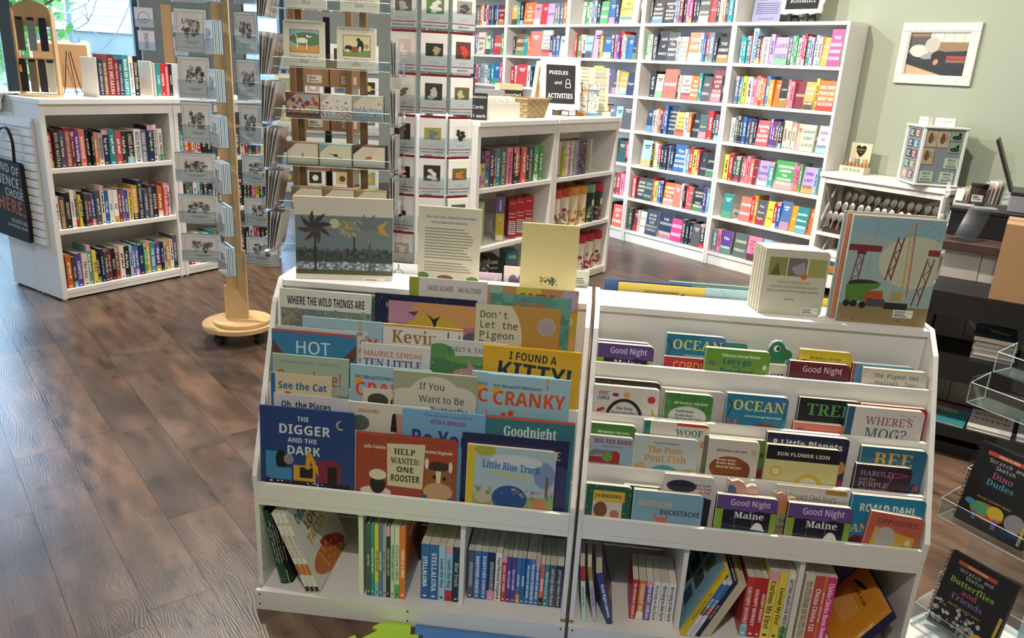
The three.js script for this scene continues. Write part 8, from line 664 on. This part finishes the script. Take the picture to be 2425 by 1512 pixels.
  // sticker rack behind
  const skr = thing('sticker_rack', 'clear rack stuffed with stickers behind the candle jar', 'sticker rack'); put(skr, 'K', [-0.13, 0.887, -0.9], 0.2); part('rack', [bx(-0.12, 0.14, 0, 0.004, -0.06, 0.06), bx(-0.12, -0.117, 0.004, 0.2, -0.06, 0.06), bx(0.137, 0.14, 0.004, 0.26, -0.06, 0.06), bx(-0.117, 0.137, 0.004, 0.1, 0.05, 0.053)], MAT.acrylic, skr);
  for (let i = 0; i < 11; i++) { const st = solo('sticker_card', bx(-0.03, 0.03, 0, 0.16 + i * 0.006, -0.0008, 0.0008), [MAT.card, M('#b8a8a0', 0.5), M('#8aa084', 0.5), M('#c0a49a', 0.5)][i % 4], `sleeved sticker standing in the clear rack, ${ORD[i + 1]} from front`, 'sticker', 'stickers in the clear rack'); put(st, 'K', [-0.2 + i * 0.016, 0.8915, -0.87 - i * 0.004], -0.9, -0.1); }
  // cardboard box on the black ledge
  const cb = thing('cardboard_box', 'tall brown cardboard box on black ledge at right edge', 'box'); put(cb, 'K', [0.03, 0.7204, -0.015], -0.02); const kr = M('#9c7a55', 0.8); part('box', [bx(0, 0.5, 0, 0.3, -0.24, 0)], kr, cb); part('top_flap', bx(0, 0.5, 0.3, 0.304, -0.24, -0.122), M('#a8865f', 0.8), cb); part('top_flap', bx(0, 0.5, 0.3, 0.304, -0.119, 0), M('#a8865f', 0.8), cb); part('tape', [bx(-0.0006, 0.5006, 0.304, 0.3048, -0.14, -0.1), bx(-0.0012, -0.0002, 0.22, 0.304, -0.14, -0.1)], new THREE.MeshPhysicalMaterial({ color: '#b8976c', roughness: 0.15, clearcoat: 1 }), cb); part('handle_slot', bx(-0.001, 0.001, 0.19, 0.21, -0.2, -0.08), M('#3a2c1e', 0.9), cb);
  // books on the black shelves
  const lay = (name, u, v, w, bw, bh, t, bg, draw, label, ry) => { const b = book(name, bw, bh, t, { kind: 'hard', ppm: 800, front: { bg, draw } }, label, 'books lying on the black shelves'); const q = fq('K'); b.position.set(u, v + t, w).applyQuaternion(q).add(new THREE.Vector3(...FR.K.o)); b.quaternion.copy(q).multiply(new THREE.Quaternion().setFromEuler(new THREE.Euler(0, ry, 0))).multiply(new THREE.Quaternion().setFromAxisAngle(X, -Math.PI / 2)); return b; };
  [['#cfcbc8', 0.018], ['#c4c0bc', 0.02], ['#d2cec8', 0.02], ['#b8b4c0', 0.016]].forEach(([c, t], i) => lay('hardcover_book', 0.02 + (i % 2) * 0.006, 0.4504 + [0, 0.0185, 0.039, 0.0595][i], -0.06 + (i % 2) * 0.01, 0.15, 0.2, t, c, null, `pale book in the stack under the dark blue one, ${ORD[i + 1]} from bottom`, 0));
  lay('hardcover_book', 0.016, 0.5264, -0.05, 0.15, 0.22, 0.024, '#1d3448', (c, W, H) => { txt(c, 'MADHOUSE', W / 2, H * 0.3, W * 0.16, '#c8b88a', 's', W * 0.86); c.fillStyle = '#d0c290'; c.save(); c.translate(W * 0.62, H * 0.5); c.rotate(0.3); c.fillRect(-W * 0.25, -H * 0.1, W * 0.5, H * 0.2); c.restore(); }, 'dark blue hardcover with yellow note on top of shelf stack', 0);
  lay('hardcover_book', -0.14, 0.1504, -0.02, 0.2, 0.24, 0.014, '#2f7c84', (c, W, H) => ops(c, W, W, [['r', 0, 0, 1, 0.2, '#7a3a5a'], ['e', 0.3, 0.16, 0.3, 0.08, '#c05a3a'], ['e', 0.5, 0.45, 0.3, 0.14, '#c8a890'], ['x', 0.2, 0.88, 0.5, 0.06, 1, '#d8e4e0']]), 'teal and purple book lying on lower black shelf', -0.08);
  lay('hardcover_book', 0.07, 0.1504, -0.02, 0.16, 0.23, 0.016, '#cdc8be', (c, W, H) => { txt(c, 'RURAL', W / 2, H * 0.22, W * 0.24, '#a02c38', 'f', W * 0.86); txt(c, 'VOTER', W / 2, H * 0.48, W * 0.26, '#a02c38', 'f', W * 0.86); }, 'white book with red capitals lying on lower black shelf', -0.05);
  lay('hardcover_book', 0.25, 0.1504, -0.02, 0.17, 0.23, 0.02, '#aeb4ba', (c, W, H) => { txt(c, 'CU', W * 0.4, H * 0.2, W * 0.2, '#3a3f48', 'g', W * 0.8); txt(c, 'S', W * 0.5, H * 0.4, W * 0.2, '#3a3f48', 'g', W * 0.8); c.fillStyle = '#5a5e66'; c.beginPath(); c.ellipse(W * 0.6, H * 0.8, W * 0.3, H * 0.15, 0, 0, 7); c.fill(); }, 'grey book with a portrait lying at right of lower black shelf', -0.05);
}
// ---------- acrylic stand of scratch books ----------
{
  const o = thing('acrylic_stand', 'tiered clear acrylic book stand on white base at lower right', 'book stand'); put(o, 'S', [0, 0, 0]); part('base', bx(0.0, 0.55, 0, 0.06, -0.2, 0.16, 0.02), MAT.whiteRim, o); part('post', bx(0.2, 0.24, 0.06, 1.1, -0.17, -0.14), MAT.whiteRim, o);
  const tier = (v) => { for (const [dv, dz] of [[0, 0.05], [0.07, -0.04]]) { const tr = part('tray', [bx(0.02, 0.5, v + dv, v + dv + 0.003, dz - 0.06, dz + 0.02), bx(0.02, 0.5, v + dv, v + dv + 0.055, dz + 0.02, dz + 0.0225), bx(0.02, 0.0225, v + dv, v + dv + 0.07, dz - 0.06, dz + 0.02)], MAT.acrylic, o); edgeRod(tr, [[0.5, v + dv + 0.055, dz + 0.021], [0.021, v + dv + 0.055, dz + 0.021], [0.021, v + dv, dz + 0.021], [0.021, v + dv, dz - 0.06], [0.021, v + dv + 0.07, dz - 0.06], [0.021, v + dv + 0.055, dz + 0.021]]); } edgeRod(o, [[0.021, v, 0.071], [0.5, v, 0.071]]); part('tray_back', bx(0.02, 0.5, v, v + 0.22, -0.135, -0.132), MAT.acrylic, o); };
  tier(0.075); tier(0.41); tier(0.745);
  const scratch = (u, v, w, title, deco, label) => { const g = thing('activity_book', label, 'book', 'black scratch activity books'); put(g, 'S', [u, v, w], 0, -0.2); const W = 0.175, H = 0.222; const [geo, pg] = artGeo(W, H, 0.016, (c, w, h) => { deco(c, w, h); c.fillStyle = '#c04a34'; c.fillRect(w * 0.14, h * 0.07, w * 0.6, h * 0.05); txt(c, 'TRACE-ALONG', w * 0.44, h * 0.096, h * 0.036, '#e8dcc0', 's'); txt(c, 'Scratch and', w * 0.45, h * 0.17, h * 0.062, '#d8d8d4', 'm', w * 0.6); txt(c, 'Sketch', w * 0.45, h * 0.235, h * 0.062, '#d8d8d4', 'm', w * 0.4); title.forEach((t, i) => txt(c, t[0], w * 0.45, h * (0.33 + i * 0.095), h * 0.1, t[1], 'f', w * 0.74)); txt(c, 'AN ART ACTIVITY BOOK', w * 0.45, h * 0.63, h * 0.035, '#c8a04a', 's', w * 0.6); }, '#1b1b1e', 1000); geo.translate(W / 2, 0, 0); part('cover', geo, pg.mat, g); const rings = []; for (let i = 0; i < 18; i++) rings.push(new THREE.TorusGeometry(0.009, 0.0009, 5, 12).rotateX(Math.PI / 2).translate(-0.001, 0.01 + i * 0.012, -0.008)); part('wire_binding', rings, MAT.blackMetal, g); part('stylus', rod([W - 0.01, 0.01, 0.004], [W - 0.006, 0.12, 0.004], 0.004, 8), M('#c8a83a', 0.5), g); };
  const dots = (n, sd, cols) => (c, w, h) => ops(c, w, w, [['d', cols, n, sd, 0.02, 0.82, 0.7, 0.4, 0.03]]);
  scratch(0.05, 0.0825, 0.047, [['Butterflies', '#8ab04a'], ['and', '#c04a5a'], ['Friends', '#8a6ab0']], (c, w, h) => { dots(60, 4, '#b8b4ac,#8a8880')(c, w, h); c.fillStyle = '#d8a03a'; c.beginPath(); c.arc(w * 0.78, h * 0.9, w * 0.13, 0, 7); c.fill(); c.fillStyle = '#c84a6a'; c.beginPath(); c.arc(w * 0.8, h * 0.92, w * 0.08, 0, 7); c.fill(); }, 'black scratch book with butterflies, lowest tray');
  scratch(0.05, 0.4175, 0.047, [['Dino', '#b05a8a'], ['Dudes', '#4a9ab0']], (c, w, h) => { ops(c, w, w, [['e', 0.4, 0.98, 0.25, 0.13, '#c85a3a'], ['e', 0.3, 0.96, 0.14, 0.1, '#5aa06a'], ['e', 0.52, 0.94, 0.12, 0.1, '#d8b83a'], ['e', 0.14, 0.92, 0.08, 0.05, '#4a8ab0'], ['r', 0.22, 1.02, 0.06, 0.14, '#5a6ab0'], ['r', 0.52, 1.02, 0.06, 0.16, '#8a5ab0'], ['e', 0.8, 0.96, 0.14, 0.14, '#8a8a88']]); }, 'black scratch book with rainbow dinosaur, middle tray');
  scratch(0.2, 0.7525, 0.047, [], dots(40, 9, '#4a8ab0,#8a8880'), 'black scratch book in the top tray at picture edge');
  // foam play mat
  const foam = (pts, col, label, rib) => { const o = thing('foam_mat', label, 'play mat', 'foam play mat tiles'); const s = ext(pts, 0.01); s.rotateX(Math.PI / 2); s.translate(0, 0.012, 0); put(o, 'D', [0, 0, 0]); part('tile', s, M(col, 0.85), o); const xs = pts.map((p) => p[0]), zs = pts.map((p) => p[1]); return o; };
  const A = -0.42; const jig = (x, z, n, len, dir) => { const p = []; for (let i = 0; i < n; i++) { const a = len * i / n, b = len * (i + 1) / n, m = (a + b) / 2, q = len / n * 0.28, h = (i % 2 ? 1 : -1) * 0.022; p.push([x + dir[0] * (a + q) , z + dir[1] * (a + q)], [x + dir[0] * (m - q * 0.9) - dir[1] * h, z + dir[1] * (m - q * 0.9) + dir[0] * h], [x + dir[0] * (m + q * 0.9) - dir[1] * h, z + dir[1] * (m + q * 0.9) + dir[0] * h], [x + dir[0] * (b - q), z + dir[1] * (b - q)]); } return p; };
  const e = jig(0.455, 0.03, 5, 0.5, [0.12, 0.993]), f = jig(0.372, 0.018, 4, 0.5, [-0.69, 0.724]);
  foam([[0.378, 0.014], [0.45, 0.014], ...e, [0.51, 0.6], [0.03, 0.6], ...f.slice().reverse()], '#a3c83c', 'lime green foam play mat tile in front of left display'); foam([[0.464, 0.014], [1.1, 0.014], [1.1, 0.6], [0.514, 0.6], ...e.slice().reverse().map((p) => [p[0] + 0.012, p[1]])], '#4a78b4', 'blue foam play mat tile in front of the displays');
}
renderer.render(scene, camera);
